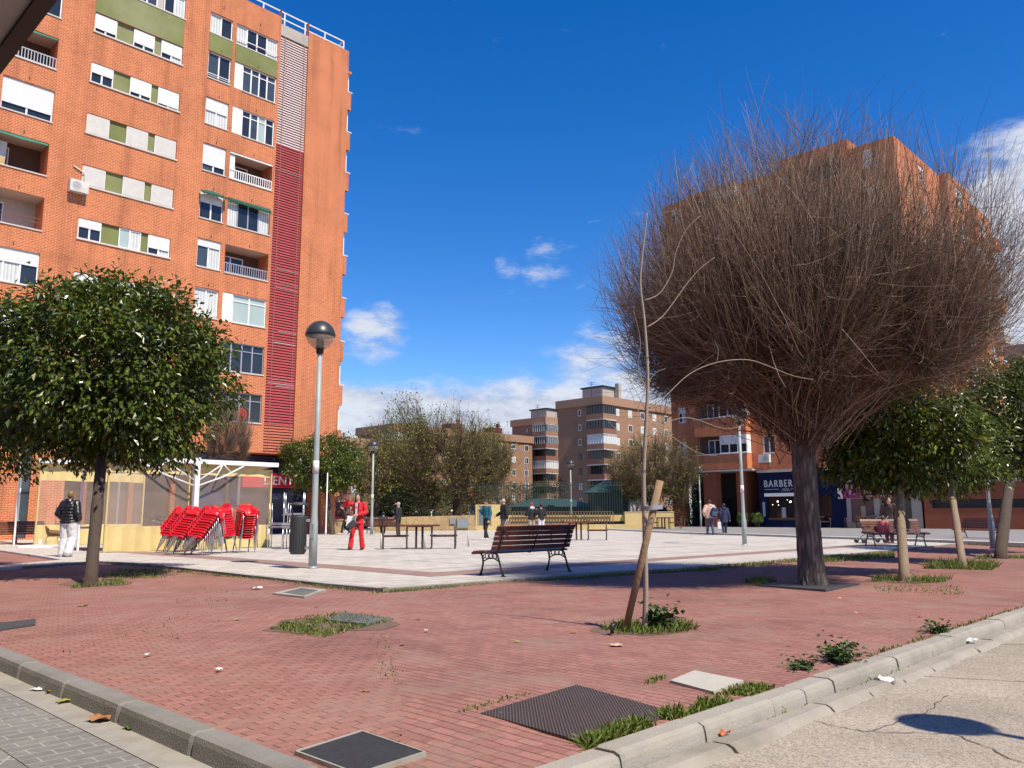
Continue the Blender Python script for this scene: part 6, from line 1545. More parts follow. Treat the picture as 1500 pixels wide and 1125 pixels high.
for k, (x, lab) in enumerate(((1088, 'round potted shrub left of the barber door'), (1109, 'round potted shrub right of the barber door'))):
    p = atx = None; d = A_ * ((x - 750) / 1198) + B_ * ((562.5 - 764) / 1198) + fwd; p = Vector((0, 0, CH)) + d * (56.6 / d.x)
    t = thing('potted_shrub', lab, 'plant', (p.x, p.y, .11), 0, 'potted shrubs by the barber door')
    s = MB(); s.lathe([(.16, 0), (.22, .38), (.235, .38), (.235, .42), (.18, .42), (0, .40)], 14); s.build('pot', M_black, t)
    (V, T), cc = leafy_crown((0, 0, .68), (.36, .36, .34), 60, 24, .09, seed=80 + k, sig=.07); np_mesh('foliage', V, None, T, M_leafy, t)

# ---- weeds and grass
def grass(label, pts, n, h, spread=0.0, name='grass_tuft', mat=None, lean_=.5, z=-.01):
    g = np.random.default_rng(abs(hash(label)) % 1000 if False else len(label) * 7 + n)
    P = np.array(pts, float)
    if len(P) > 2:   # fill polygon by rejection
        lo = P.min(0); hi = P.max(0); C = []
        def ins(x, y):
            c_ = False; j = len(P) - 1
            for i in range(len(P)):
                if (P[i, 1] > y) != (P[j, 1] > y) and x < (P[j, 0] - P[i, 0]) * (y - P[i, 1]) / (P[j, 1] - P[i, 1]) + P[i, 0]: c_ = not c_
                j = i
            return c_
        while len(C) < n:
            x, y = lo + (hi - lo) * g.random(2)
            if ins(x, y) and (math.sin(x * 7 + len(label)) + math.sin(y * 8.3) + math.sin((x + y) * 15) > -1.6 + 1.2 * g.random()): C.append((x, y))
        C = np.array(C)
    else:
        t = g.random((n, 1)); C = P[0] + (P[1] - P[0]) * t
        k = .5 + .5 * np.sin(t * 40 + len(label)) * np.sin(t * 17); keep = g.random((n, 1)) < (.25 + .75 * k); C = C[keep[:, 0]]; n = len(C)
    if spread: C = C + g.normal(size=C.shape) * spread
    n = len(C); B0 = np.concatenate([C, np.full((n, 1), z)], 1)
    ax = unit(np.concatenate([g.normal(size=(n, 2)) * lean_, np.ones((n, 1))], 1)); sd = unit(np.cross(ax, rdir(n)))
    hh = (h * (.18 + 1.0 * g.random(n) ** 1.6))[:, None]; w_ = (.0035 + .004 * g.random(n))[:, None]
    bend = np.concatenate([g.normal(size=(n, 2)) * .35, np.full((n, 1), -.25)], 1)
    m_ = B0 + ax * hh * .6; tp = B0 + ax * hh + bend * hh * .35
    V = np.stack([B0 - sd * w_, B0 + sd * w_, m_ + sd * w_ * .8, m_ - sd * w_ * .8, tp], 1).reshape(-1, 3); i = np.arange(n)[:, None] * 5
    o = np_mesh(name, V, i + np.array([[0, 1, 2, 3]]), i + np.array([[3, 2, 4]]), mat or M_grass); return tag(o, label, 'grass', kind='stuff')
grass('grass filling the old tree pit in the brick pavement', [(4.42, 7.72), (5.1, 8.25), (5.72, 8.25), (5.68, 7.25), (5.15, 7.1), (4.42, 6.75)], 2300, .055)
grass('grass round the foot of the sapling', [(6.45, 5.2), (7.3, 5.3), (7.55, 4.75), (7.2, 4.45), (6.6, 4.7)], 1100, .11)
grass('thick grass along the edge of the ribbed metal cover', [(3.25, 2.66), (4.15, 2.68), (4.2, 2.78), (3.3, 2.74)], 1900, .085)
grass('grass at the right of the ribbed cover along the kerb', [(4.1, 2.66), (5.2, 2.67), (5.1, 2.84), (4.5, 2.80)], 1100, .06)
grass('moss and grass at the left of the ribbed cover', [(3.30, 3.62), (3.9, 3.68)], 420, .05, .02)
grass('grass in the joints round the concrete cover', [(4.7, 2.82), (5.25, 2.82)], 330, .04, .03); grass('grass in the joint beside the concrete cover', [(4.72, 3.36), (5.0, 3.40)], 130, .045, .02)
grass('grass round the left tree foot', [(4.6, 14.2), (5.6, 14.3), (5.9, 15.6), (5.2, 15.4)], 900, .08)
grass('grass strip between left tree and plaza', [(5.6, 15.2), (6.7, 15.4), (7.5, 17.6), (7.0, 18.4), (6.2, 16.8)], 1500, .06, .15)
grass('grass along the left plaza edge', [(7.5, 16.8), (7.42, 10.3)], 1500, .06, .05)
grass('grass along the front plaza corner', [(7.35, 9.98), (10.5, 9.72)], 1500, .06, .045)
grass('grass along the right plaza edge behind the bench', [(10.5, 9.70), (14.2, 9.12)], 1900, .07, .06)
grass('grass along the far right plaza edge', [(14.2, 9.0), (22, 8.9)], 3200, .12, .12)
grass('grass in front of the far plaza edge', [(18.5, 8.2), (22, 7.8), (25, 8.9), (20, 9.0)], 2200, .14)
grass('grass beside the thick bare trunk', [(11.9, 6.3), (12.6, 6.9), (13.3, 7.0), (13.1, 6.5)], 900, .12)
grass('thin weeds in the joints right of the thick trunk', [(13.4, 5.2), (14.2, 4.0), (12.6, 3.6), (12.2, 4.6)], 420, .05)
grass('grass round the straight pale trunk', [(14.2, 5.5), (15.3, 5.6), (15.6, 4.6), (14.5, 4.5)], 1200, .13)
grass('clump of weeds round the leaning pale trunk', [(18.1, 5.9), (19.5, 6.0), (19.7, 4.9), (18.3, 4.7)], 1800, .26)
grass('grass at the crooked dark trunk', [(22.7, 6.2), (24, 6.2), (24.4, 5.2), (23.4, 5.2)], 700, .14)
grass('grass along the kerb of the shop walk', [(34.0, 12.4), (38.7, 24.9)], 1700, .10, .10); grass('grass along the near kerb of the shop walk', [(31.2, 7.0), (33.9, 12.4)], 1300, .14, .12); grass('grass along the far kerb of the shop walk', [(38.7, 24.9), (48.4, 40)], 1200, .09, .10)
grass('grass at the foot of the stone wall', [(34, 46.0), (39.4, 41.7)], 1500, .2, .18)
grass('weeds between kerb and bricks on the right', [(6.8, 2.68), (13, 2.68)], 700, .05, .02); grass('weeds in the gutter joints', [(4.6, 2.452), (7, 2.452)], 60, .05, .004, z=-.09)
grass('sparse weeds along the left bricks', [(2.3, 7.5), (3.4, 8.6), (5, 11.5), (6.2, 13), (6, 11), (4, 8)], 260, .03); grass('sparse weeds in the mitre of the brick fields', [(2.7, 3.4), (5.0, 6.6)], 260, .025, .06)
def weed(label, c, n, rr, h, ln, seed):
    g = np.random.default_rng(seed); t = thing('weed_plant', label, 'weed', (c[0], c[1], 0))
    k = 26; tips = np.stack([g.normal(size=k) * rr * .6, g.normal(size=k) * rr * .5, h * g.uniform(.4, 1, k)], 1)
    P = bez(np.zeros((k, 3)) + g.normal(size=(k, 3)) * np.array([.04, .04, 0]), tips * np.array([.4, .4, .9]), tips, 4); V, Q = tubes_np([(P, lin(.006, .003, k, 4), 3)]); np_mesh('stems', V, Q, None, pm('green stem', (.08, .12, .03), .7), t)
    idx = g.integers(0, k, n); tt = g.integers(1, 4, n); C = P[idx, tt] + g.normal(size=(n, 3)) * .03
    C[:, 2] = np.maximum(C[:, 2], .015)
    V, T = leaves_np(C, unit(g.normal(size=(n, 3)) * np.array([1, 1, .35])), np.tile(np.array([0, 0, 1.]), (n, 1)) + g.normal(size=(n, 3)) * .35, ln * g.uniform(.6, 1.2, n), ln * g.uniform(.6, .9, n)); np_mesh('leaves', V, None, T, leafmat('weed leaves', [(0, (.02, .05, .012)), (.6, (.045, .095, .02)), (1, (.10, .16, .03))], .45, .4, .15) if 'weed leaves' not in MATS else MATS['weed leaves'], t)
weed('broad leaved dark weed growing in the sapling pit', (7.02, 4.78), 240, .18, .22, .07, 91)
weed('bushy dark weed overhanging the right kerb', (6.45, 2.76), 300, .24, .11, .05, 93)
weed('flat weed at the right kerb left of the bushy weed', (5.95, 2.84), 80, .11, .05, .042, 95)
weed('small weed on the kerb near the right edge', (8.6, 2.72), 70, .14, .07, .05, 97)
# ------------------------------------------------------------------ people
M_skin = pm('skin', (.50, .30, .21), .55, .08, 12)
def vol_capsule(s, a, ra, b, rb, n=12, sq=1.0, axis=None):
    a = Vector(a); b = Vector(b); d = b - a; L_ = d.length
    if L_ < 1e-6: d = Vector((0, 0, 1)); L_ = 1e-6
    d = d / L_
    u = d.cross(Vector((0, 1, 0)) if abs(d.y) < .9 else Vector((1, 0, 0))); u.normalize(); w_ = d.cross(u)
    rings = []
    for t in (0, 30, 60, 85): rings.append((a - d * ra * math.cos(R(t)), ra * math.sin(R(t))))
    for t in (95, 120, 150, 180): rings.append((b - d * rb * math.cos(R(t)), rb * math.sin(R(t))))
    vs = []; m = len(rings)
    for c, r in rings:
        for k in range(n):
            an = 2 * PI * k / n; vs.append(tuple(c + (u * math.cos(an) + w_ * math.sin(an) * sq) * max(r, .0005)))
    s.add(vs, [(i * n + k, i * n + (k + 1) % n, (i + 1) * n + (k + 1) % n, (i + 1) * n + k) for i in range(m - 1) for k in range(n)] + [tuple(range(n))[::-1], tuple((m - 1) * n + k for k in range(n))])
def vol_loft(s, rings, n=18):
    """rings: (center, rx, ry, lean angle)"""
    vs = []
    for c, rx, ry, an0 in rings:
        for k in range(n):
            an = 2 * PI * k / n; x = rx * math.cos(an); y = ry * math.sin(an)
            vs.append((c[0] + x, c[1] + y * math.cos(an0), c[2] - y * math.sin(an0)))
    m = len(rings)
    s.add(vs, [(i * n + k, i * n + (k + 1) % n, (i + 1) * n + (k + 1) % n, (i + 1) * n + k) for i in range(m - 1) for k in range(n)] + [tuple(range(n))[::-1], tuple((m - 1) * n + k for k in range(n))])
FOLD = bpy.data.textures.new('cloth folds', 'CLOUDS'); FOLD.noise_scale = .09; FOLD.noise_depth = 2
def remesh(s, name, mat, parent, voxel):
    o = s.build(name, mat); md = o.modifiers.new('rm', 'REMESH'); md.mode = 'VOXEL'; md.voxel_size = voxel; md.use_smooth_shade = True
    if name in ('jacket', 'trousers'):     # cloth folds
        dm = o.modifiers.new('dp', 'DISPLACE'); dm.texture = FOLD; dm.strength = .020; dm.mid_level = .5; dm.texture_coords = 'LOCAL'
    sm_ = o.modifiers.new('sm', 'SMOOTH'); sm_.factor = .5; sm_.iterations = 2
    bpy.context.view_layer.update()
    me = bpy.data.meshes.new_from_object(o.evaluated_get(bpy.context.evaluated_depsgraph_get()))
    old = o.data; o.modifiers.clear(); o.data = me; bpy.data.meshes.remove(old)
    if not me.materials: me.materials.append(mat)
    me.polygons.foreach_set('use_smooth', [True] * len(me.polygons)); o.parent = parent
    return o
def person(label, loc, face, top, legs, shoe, hair, J=None, lean=0.0, hs=1.0, hair_c=(.03, .02, .014), top_r=.018, hem=.86, flare=0.0, puffer=False, hood=None, headrot=(0, 0), seated=False, vox=.009, legr=.012, bulk=1.0, open_=None, skin=None, grip=()):
    rz = math.atan2(face[1], face[0]) - PI / 2
    t = thing('person', label, 'person', loc, rz); t.scale = (hs, hs, hs)
    jt = dict(hipL=(-.09, 0, .90), hipR=(.09, 0, .90), knL=(-.10, .02, .49), knR=(.10, .02, .49), anL=(-.10, -.02, .085), anR=(.10, -.02, .085),
              shL=(-.18, 0, 1.39), shR=(.18, 0, 1.39), elL=(-.235, -.03, 1.12), elR=(.235, -.03, 1.12), wrL=(-.235, .06, .88), wrR=(.235, .06, .88))
    dz = (-.45 if seated else 0)
    jt = {k: Vector(v) for k, v in jt.items()}
    if seated:
        for k in jt: jt[k].z += dz
        for sd in 'LR':
            sx = -1 if sd == 'L' else 1
            jt['kn' + sd] = Vector((sx * .10, .42, .47)); jt['an' + sd] = Vector((sx * .10, .40, .085)); jt['hip' + sd] = Vector((sx * .09, .02, .50))
    zp = .95 + dz
    def bend(p):
        p = Vector(p); q = p - Vector((0, 0, zp)); c, s_ = math.cos(lean), math.sin(lean)
        return Vector((q.x, q.y * c + q.z * s_, zp + q.z * c - q.y * s_))
    for k in ('shL', 'shR', 'elL', 'elR', 'wrL', 'wrR'): jt[k] = bend(jt[k])
    for k, v in (J or {}).items(): jt[k] = Vector(v)
    tor = [(.86, .150, .105), (.93, .163, .112), (1.03, .140, .100), (1.14, .145, .102), (1.26, .165, .110), (1.36, .165, .100), (1.42, .115, .078), (1.455, .062, .060), (1.52, .052, .055)]
    def rings(add, z0, z1, k=1.0, fl=0.0):
        out = []
        for z, rx, ry in tor:
            if z < z0 - .001 or z > z1 + .001: continue
            f = fl * max(0, (1.15 - z)) ; c = bend((0, 0, z + dz)) if z > .95 else Vector((0, 0, z + dz))
            out.append((c, rx * k + add + f, ry * k + add + f, lean if z > .95 else 0))
        return out
    b = MB(); vol_loft(b, rings(0, .86, 1.52))
    nk = bend((0, 0, 1.47 + dz)); hc = bend((0, .015, 1.60 + dz)); Mh = Matrix.Rotation(headrot[0], 3, 'Z') @ Matrix.Rotation(-lean * .6 - headrot[1], 3, 'X')
    def hp(x, y, z): return tuple(hc + Mh @ Vector((x, y, z)))
    b.ell(hc, (.074, .092, .112), 16, 12, Mh); b.ell(hp(0, .022, -.055), (.055, .062, .062), 14, 10, Mh)
    vol_capsule(b, nk, .055, hc - Vector((0, 0, .06)), .052)
    vol_capsule(b, hp(0, .088, .015), .009, hp(0, .104, -.022), .015, 8)      # nose
    for sx in (-1, 1): b.ell(hp(sx * .076, .0, -.01), (.012, .022, .032), 8, 6, Mh)
    for sd in 'LR':
        sx = -1 if sd == 'L' else 1
        vol_capsule(b, jt['hip' + sd], .088, jt['kn' + sd], .055); vol_capsule(b, jt['kn' + sd], .054, jt['an' + sd], .038)
        a = jt['an' + sd]; vol_capsule(b, a + Vector((0, -.03, -.045)), .036, a + Vector((0, .15, -.06)), .028)
        vol_capsule(b, jt['sh' + sd], .050, jt['el' + sd], .039); vol_capsule(b, jt['el' + sd], .038, jt['wr' + sd], .026)
        fw_ = (jt['wr' + sd] - jt['el' + sd]).normalized(); lat = fw_.cross(Vector((sx, .2, 0)).normalized()); lat.normalize(); pn_ = fw_.cross(lat)
        w0 = jt['wr' + sd]
        pc = w0 + fw_ * .05
        for q in (-.024, 0, .024): vol_capsule(b, w0 + lat * q * .6 + fw_ * .01, .017, w0 + lat * q + fw_ * .085, .014, 8)
        cur = pn_ * (.028 if sd in grip else .012) * (-sx)
        for i, (q, ln_) in enumerate(((-.031, .062), (-.0105, .074), (.0105, .070), (.031, .055))):
            p0 = w0 + lat * q + fw_ * .085; p1 = p0 + fw_ * ln_ * .55 + cur * .5; p2 = p1 + (fw_ * ln_ * (.15 if sd in grip else .5) + cur)
            vol_capsule(b, p0, .0105, p1, .010, 7); vol_capsule(b, p1, .010, p2, .0088, 7)
        th0 = w0 + lat * -.03 + fw_ * .03; th1 = th0 + lat * -.03 + fw_ * .032; vol_capsule(b, th0, .013, th1, .011, 7); vol_capsule(b, th1, .011, th1 + fw_ * .032 + cur * .6, .0095, 7)
    remesh(b, 'body', skin or M_skin, t, .008)
    # trousers
    s = MB(); lr = legr
    pr = [(Vector((0, 0, .90 + dz + (.06 if seated else 0))), .155 + lr, .11 + lr, 0), (Vector((0, 0, .96 + dz)), .163 + lr, .115 + lr, 0), (Vector((0, 0, 1.02 + dz)), .150 + lr, .108 + lr, 0)]
    vol_loft(s, [(Vector((0, 0, .84 + dz)), .145 + lr, .105 + lr, 0)] + pr if not seated else [(Vector((0, 0, .40)), .155, .12, 0)] + pr[1:])
    for sd in 'LR':
        kn, an = jt['kn' + sd], jt['an' + sd]
        vol_capsule(s, jt['hip' + sd], .092 + lr, kn, .060 + lr); vol_capsule(s, kn, .060 + lr, an + Vector((0, 0, .0)), .045 + lr + flare)
    remesh(s, 'trousers', legs, t, .012)
    s = MB()
    for sd in 'LR':
        a = jt['an' + sd]; vol_capsule(s, a + Vector((0, -.035, -.040)), .044, a + Vector((0, .155, -.055)), .032); s2 = a
    remesh(s, 'shoes', shoe, t, .010)
    # jacket
    s = MB(); add = top_r
    rg = rings(add, max(hem, .86), 1.455, bulk, flare * .0)
    if hem < .86: rg = [(Vector((0, 0, hem + dz)), .165 * bulk + add + .015, .12 * bulk + add + .015, 0)] + rg
    rg[-1] = (rg[-1][0], rg[-1][1] * .95, rg[-1][2] * .95, rg[-1][3])
    vol_loft(s, rg)
    for sd in 'LR':
        e, w_ = jt['el' + sd], jt['wr' + sd]; vol_capsule(s, jt['sh' + sd], .056 + add, e, .046 + add); vol_capsule(s, e, .046 + add, w_ - (w_ - e) * .08, .036 + add)
    if puffer:
        for k in range(7):
            z = hem + .05 + k * .08; i = min(range(len(tor)), key=lambda q: abs(tor[q][0] - z)); c = bend((0, 0, z + dz)) if z > .95 else Vector((0, 0, z + dz))
            s.ell(c, (tor[i][1] * bulk + add + .025, tor[i][2] * bulk + add + .022, .045), 18, 8)
        for sd in 'LR':
            for a, c in (('sh', 'el'), ('el', 'wr')):
                for k in range(4):
                    q = jt[a + sd].lerp(jt[c + sd], .1 + k * .26); r_ = .062 + add - .004 * k; s.ell(q, (r_, r_, .045), 12, 8)
    if hood: vol_loft(s, [(bend((0, -.05, 1.38 + dz)), .12, .09, 0), (bend((0, -.07, 1.45 + dz)), .13, .10, 0), (bend((0, -.06, 1.52 + dz)), .10, .075, 0)])
    remesh(s, 'jacket', top, t, .012)
    if hood and hood != True:
        s = MB(); vol_loft(s, [(bend((0, -.06, 1.40 + dz)), .125, .095, 0), (bend((0, -.08, 1.46 + dz)), .14, .105, 0), (bend((0, -.06, 1.53 + dz)), .105, .08, 0)]); remesh(s, 'hood', hood, t, .012)
    # hair, hats
    mh = pm('hair %.3f %.3f' % hair_c[:2], hair_c, .5, .3, 40)
    s = MB()
    if hair in ('short', 'long', 'bun'):
        s.ell(hp(0, -.018, .022), (.086, .094, .112), 14, 10, Mh)
        if hair == 'bun': s.ell(hp(0, -.09, .085), (.045, .045, .045), 10, 8)
        if hair == 'long':
            for sx in (-1, 0, 1): vol_capsule(s, hp(sx * .06, -.04 if sx == 0 else -.02, .0), .05, hp(sx * .085, -.07 + .035 * abs(sx), -.27 + .03 * sx), .042)
        remesh(s, 'hair', mh, t, .010)
    elif hair == 'cap':
        s.ell(hp(0, -.006, .035), (.085, .100, .085), 14, 10, Mh); vol_capsule(s, hp(0, .07, .04), .05, hp(0, .135, .03), .045, 10); remesh(s, 'cap', mh, t, .010)
    elif hair == 'beanie':
        s.ell(hp(0, -.012, .045), (.088, .100, .095), 14, 10, Mh); s.ell(hp(0, -.01, .145), (.03, .03, .03), 8, 6); remesh(s, 'beanie', mh, t, .010)
    elif hair == 'bald':
        for sx in (-1, 1): s.ell(hp(sx * .062, -.035, .0), (.022, .05, .045), 8, 6, Mh)
        remesh(s, 'hair', mh, t, .010)
    e = MB()
    for sx in (-1, 1): e.ell(hp(sx * .030, .086, .012), (.011, .006, .007), 8, 6, Mh)
    e.build('eyes', M_black, t)
    e = MB(); e.ell(hp(0, .084, -.058), (.022, .006, .006), 8, 5, Mh); e.build('mouth', pm('lips', (.35, .09, .08), .5), t)
    if open_:
        for nm, mt, hw, z0, z1 in open_:
            e = MB(); e.add([tuple(bend((-hw, .112 + top_r + .012 if nm == 'shirt' else .110 + top_r + .006, z0 + dz))), tuple(bend((hw, .112 + top_r + .012 if nm == 'shirt' else .110 + top_r + .006, z0 + dz))), tuple(bend((hw * 1.25, .100 + top_r, z1 + dz))), tuple(bend((-hw * 1.25, .100 + top_r, z1 + dz)))], [(0, 1, 2, 3)]); 
            m2 = MB(); m2.v = e.v + [(x, y - .035, z) for x, y, z in e.v]; m2.f = [(0, 1, 2, 3), (7, 6, 5, 4), (0, 4, 5, 1), (1, 5, 6, 2), (2, 6, 7, 3), (3, 7, 4, 0)]; m2.sm = [False] * 6; m2.mi = [0] * 6
            m2.build(nm, mt, t)
    return t
def cl_(n, c, r=.85, v=.15): return pm(n, c, r, v, 9, bmp=.2, bscale=16)
C_blk = cl_('black cloth', (.013, .013, .015)); C_nav = cl_('navy cloth', (.016, .024, .060)); C_jean = cl_('blue denim', (.045, .065, .12)); C_wht = cl_('white cloth', (.62, .62, .64)); C_red = cl_('red suit cloth', (.56, .012, .022)); C_grey = cl_('dark grey cloth', (.06, .055, .055)); C_teal = cl_('teal knit', (.012, .10, .14)); C_beige = cl_('beige cloth', (.36, .29, .21)); C_pink = cl_('pale pink padded cloth', (.55, .36, .30)); C_rose = cl_('rose pink cloth', (.55, .11, .13)); C_brn = cl_('dark brown cloth', (.045, .030, .026))
S_wht = pm('white shoes', (.66, .66, .66), .5); S_blk = pm('black shoes', (.015, .015, .015), .4)
NV = -VF; LV = -VR
def P3(x, y, z=.036): q = gpx(x, y, .036); return (q.x, q.y, z)
def mixd(a, b, k): v = a * (1 - k) + b * k; return (v.x, v.y)
person('woman in a bright red suit shading her eyes with one hand, papers in the other', P3(523, 805.5), mixd(NV, LV, .18), C_red, C_red, S_blk, 'long',
       dict(elR=(.43, .03, 1.37), wrR=(.26, .17, 1.53), elL=(-.27, -.02, 1.14), wrL=(-.10, .23, 1.07), anR=(.19, .08, .085), knR=(.145, .06, .49), anL=(-.15, -.06, .085), knL=(-.12, .0, .49)), hs=1.02, hair_c=(.045, .018, .010), hem=.80, flare=.022, headrot=(.15, .2), open_=[('lapel', C_blk, .062, .98, 1.42), ('shirt', C_wht, .030, 1.04, 1.43)])
q = P3(523, 805.5); o_ = Vector(q)
def held(name, label, cat, p, rz=0): return thing(name, label, cat, p, rz)
hd = o_ + Vector((NV.x, NV.y, 0)) * .28 + Vector((LV.x, LV.y, 0)) * .10
hp_ = held('paper_sheets', 'white paper sheets held at the waist by the woman in red', 'papers', (hd.x, hd.y, .92), math.atan2(VR.y, VR.x)); s = MB(); s.box(-.19, .09, -.02, -.012, -.16, .16, Matrix.Rotation(.12, 4, 'Y')); s.build('sheets', M_pap, hp_)
hb = held('hand_bag', 'dark grey bag held in front of the papers by the woman in red', 'bag', (hd.x + NV.x * .05, hd.y + NV.y * .05, .84), math.atan2(VR.y, VR.x)); s = MB(); s.bbox(-.16, .14, -.045, .045, -.10, .10, .025, Matrix.Rotation(-.75, 4, 'Y')); s.build('pouch', cl_('dark grey leather', (.045, .045, .048), .5), hb); s = MB(); s.tube([(.02, 0, .12), (.10, 0, .24), (.14, 0, .12)], .010, 5); s.build('strap', S_blk, hb)
person('person seen from behind in a black puffer jacket and white trousers', P3(97, 815.5), mixd(VF, VR, .12), cl_('black puffer nylon', (.010, .010, .012), .38), C_wht, S_wht, 'short', dict(elL=(-.28, -.07, 1.13), wrL=(-.20, .10, .96), elR=(.28, -.07, 1.13), wrR=(.20, .10, .96), anR=(.11, -.10, .12), knR=(.11, .05, .50)), hair_c=(.20, .115, .045), top_r=.045, hem=.86, puffer=True, hood=True, legr=.058, bulk=1.18, flare=.012, hs=1.02)
lg_ = thing('jacket_emblem', 'small white emblem on the back of the black puffer jacket', 'emblem', (0, 0, 0))
bpy.data.objects.remove(lg_)
person('person in dark clothes bending forward left of the woman in red', P3(506, 783), mixd(LV, NV, .2), C_brn, C_blk, S_wht, 'short', dict(anL=(-.1, .22, .10), knL=(-.1, .16, .50), anR=(.1, -.24, .12), knR=(.1, .02, .48)), lean=.38, hs=1.0, hair_c=(.02, .015, .012))
p = gpx(561, 782); person('person in black sitting on the far slatted bench with the back turned', (p.x + VF.x * .0, p.y, .02), (math.cos(R(-35) + PI / 2), math.sin(R(-35) + PI / 2)), C_nav, C_blk, S_blk, 'short', None, seated=True, hair_c=(.02, .015, .012), top_r=.03)
person('standing man in a black jacket and pale cap behind the picnic table', P3(583, 786), mixd(LV, VF, .25), C_blk, C_brn, S_blk, 'cap', dict(wrR=(.18, .24, 1.02), elR=(.25, .02, 1.13)), hair_c=(.42, .34, .30), top_r=.028, hem=.82)
person('woman in a teal sweater looking down at her phone while walking', P3(713, 791), mixd(LV, NV, .45), C_teal, C_blk, S_wht, 'bun', dict(elR=(.25, .05, 1.13), wrR=(.14, .28, 1.30), anL=(-.09, .16, .10), knL=(-.09, .12, .5), anR=(.09, -.12, .10), knR=(.1, .03, .5)), headrot=(.0, .45), hair_c=(.012, .010, .010), top_r=.03, bulk=1.12, hem=.88, grip=('R',), hs=.99)
person('bald man in a black jacket walking left beside the teal sweater', P3(738, 789), mixd(LV, NV, .3), C_blk, C_grey, S_blk, 'bald', dict(elR=(.27, -.02, 1.12), wrR=(.20, .26, .98), wrL=(-.24, -.06, .88), anL=(-.09, .20, .10), knL=(-.09, .15, .5), anR=(.09, -.20, .12), knR=(.1, .02, .5)), hair_c=(.30, .28, .26), top_r=.03, bulk=1.12, hem=.84, hs=1.05, grip=('R',))
person('person in a crimson beanie and black jacket with white hood beside the yellow wall', P3(779, 786), mixd(VF, LV, .35), C_blk, C_beige, S_wht, 'beanie', dict(elL=(-.25, .05, 1.12), wrL=(-.22, .26, 1.12), elR=(.26, .04, 1.12), wrR=(.16, .27, 1.10)), hair_c=(.36, .012, .035), top_r=.035, hood=C_wht, legr=.025, bulk=1.1, hs=.95)
person('person in a black jacket and white trousers right of the crimson beanie', P3(793, 786), mixd(VF, LV, .3), C_blk, C_wht, S_wht, 'short', dict(elL=(-.30, .05, 1.20), wrL=(-.20, .20, 1.36), elR=(.26, .04, 1.12), wrR=(.16, .27, 1.10)), hair_c=(.015, .012, .010), top_r=.03, legr=.02, hs=.93)
person('person in a pale pink jacket and jeans walking away with a dark backpack', P3(1041, 784), mixd(VF, LV, .1), C_pink, C_jean, S_blk, 'short', dict(elL=(-.31, -.06, 1.14), wrL=(-.22, .06, .97), elR=(.31, -.06, 1.14), wrR=(.22, .06, .97), anL=(-.1, .14, .1), knL=(-.1, .1, .5), anR=(.1, -.12, .1)), hair_c=(.03, .025, .02), top_r=.05, bulk=1.12, hood=True, hem=.84, hs=1.03)
p = Vector(P3(1041, 784)); bp_ = thing('backpack', 'dark navy backpack on the right shoulder of the person in pink', 'backpack', (p.x - VF.x * .24 + VR.x * .17, p.y - VF.y * .24 + VR.y * .17, 1.18), math.atan2(VR.y, VR.x)); s = MB(); s.bbox(-.17, .17, -.10, .10, -.24, .24, .07, Matrix.Rotation(.25, 4, 'Y')); s.build('bag', C_nav, bp_); s = MB(); s.bbox(-.12, .12, -.14, -.101, -.18, .04, .02, Matrix.Rotation(.25, 4, 'Y')); s.build('pocket', cl_('slate pocket', (.05, .08, .13)), bp_)
person('person in a long navy coat walking beside the pink jacket', P3(1062, 783.5), mixd(VF, LV, .05), C_nav, C_nav, S_wht, 'short', dict(wrR=(.28, -.02, .88), anL=(-.1, -.12, .12), anR=(.1, .14, .1), knR=(.1, .1, .5)), hair_c=(.02, .018, .018), top_r=.04, hem=.68, hood=True, hs=.93)
p = Vector(P3(1062, 783.5)); wb = thing('carrier_bag', 'white bag hanging from the hand of the person in the navy coat', 'bag', (p.x - VR.x * .27, p.y - VR.y * .27, .62)); s = MB(); s.bbox(-.10, .10, -.05, .05, -.30, .08, .02, Matrix.Rotation(math.atan2(VR.y, VR.x), 4, 'Z')); s.build('sack', C_wht, wb); s = MB(); s.tube([(-.05, 0, .08), (0, 0, .2), (.05, 0, .08)], .008, 5); s.build('handle', C_wht, wb)
bz = R(142); bc = gpx(1312, 801); bdir = Vector((math.cos(bz), math.sin(bz))); bfr = Vector((-math.sin(bz), math.cos(bz)))
cpos = Vector((bc.x, bc.y)) + bdir * .42 + bfr * .05
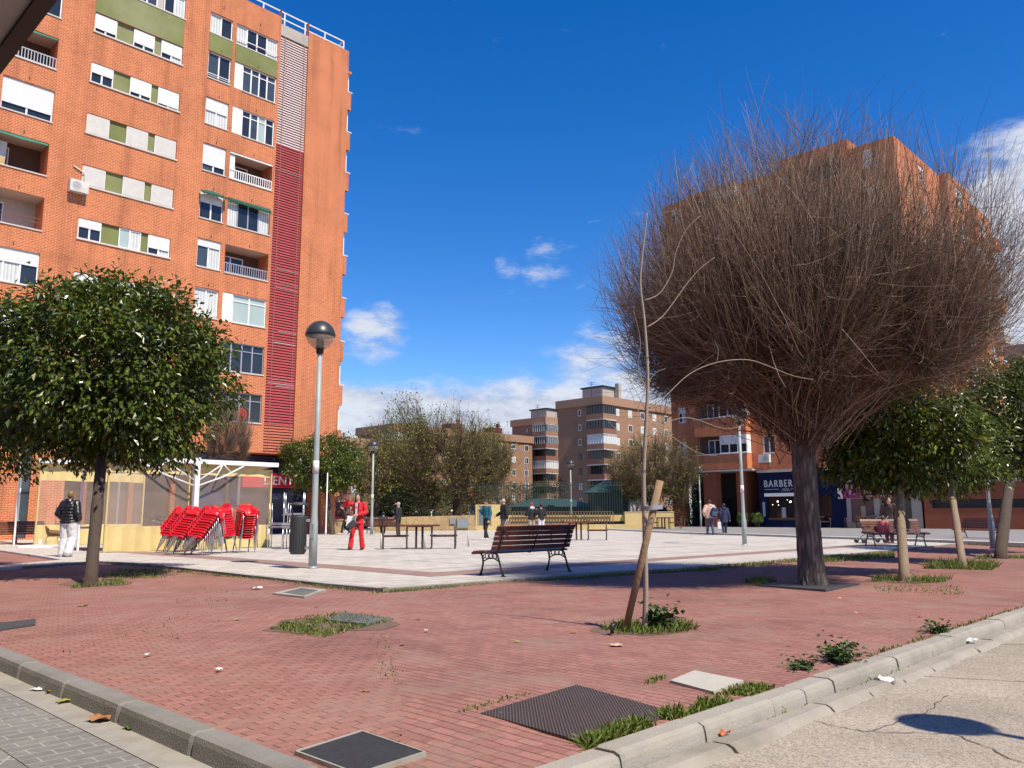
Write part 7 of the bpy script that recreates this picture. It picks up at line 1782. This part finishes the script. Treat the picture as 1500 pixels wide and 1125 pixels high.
person('small child in a rose pink jacket sitting on the bench beside the stroller', (cpos.x, cpos.y, .12), (VR.x * .8 + VF.x * .5, VR.y * .8 + VF.y * .5), C_rose, C_rose, S_wht, 'short', None, seated=True, hs=.72, hair_c=(.12, .045, .02), top_r=.035)
p = dpx(1304, 795, 31.5); person('adult in dark clothes bending over behind the child in pink', (p.x, p.y, .03), mixd(NV, LV, .2), C_brn, C_blk, S_blk, 'short', None, lean=.42, hair_c=(.06, .03, .02), top_r=.03, hs=1.02)
# stroller
p = gpx(1276, 797); sr = thing('baby_stroller', 'black baby stroller beside the bench with the child in pink', 'stroller', (p.x, p.y, .035), math.atan2(VR.y, VR.x) + .15)
s = MB(); s.bbox(-.25, .2, -.20, .20, .35, .42, .02); s.add([(.2, -.2, .36), (.2, .2, .36), (.48, .2, .86), (.48, -.2, .86), (.16, -.2, .42), (.16, .2, .42), (.44, .2, .90), (.44, -.2, .90)], [(0, 1, 2, 3), (7, 6, 5, 4), (0, 3, 7, 4), (1, 5, 6, 2), (3, 2, 6, 7), (0, 4, 5, 1)]); s.build('seat', C_blk, sr)
s = MB(); vs = []
for k in range(9):
    a = R(20 + 110 * k / 8)
    for y in (-.21, -.1, 0, .1, .21): vs.append((.35 - .38 * math.cos(a) * .9, y, .72 + .30 * math.sin(a)))
s.add(vs, [(5 * k + j, 5 * k + j + 1, 5 * k + j + 6, 5 * k + j + 5) for k in range(8) for j in range(4)], True); s.build('hood', C_blk, sr)
for sy in (-.22, .22):
    s = MB(); s.tube([(-.42, sy, .10), (.12, sy, .45), (.62, sy, .98)], .013, 6); s.tube([(.42, sy, .10), (.05, sy, .42)], .013, 6); s.build('side_frame', M_alu, sr)
s = MB(); s.tube([(.62, -.22, .98), (.62, .22, .98)], .016, 6); s.build('handle', M_black, sr)
for x in (-.42, .42):
    for y in (-.24, .24):
        s = MB(); Mx = Matrix.Translation((x, y, .09)) @ Matrix.Rotation(PI / 2, 4, 'X'); s.lathe([(0, -.02), (.085, -.02), (.09, 0), (.085, .02), (0, .02)], 14); s.v = [tuple(Mx @ Vector(v)) for v in s.v]; s.build('wheel', M_black, sr)
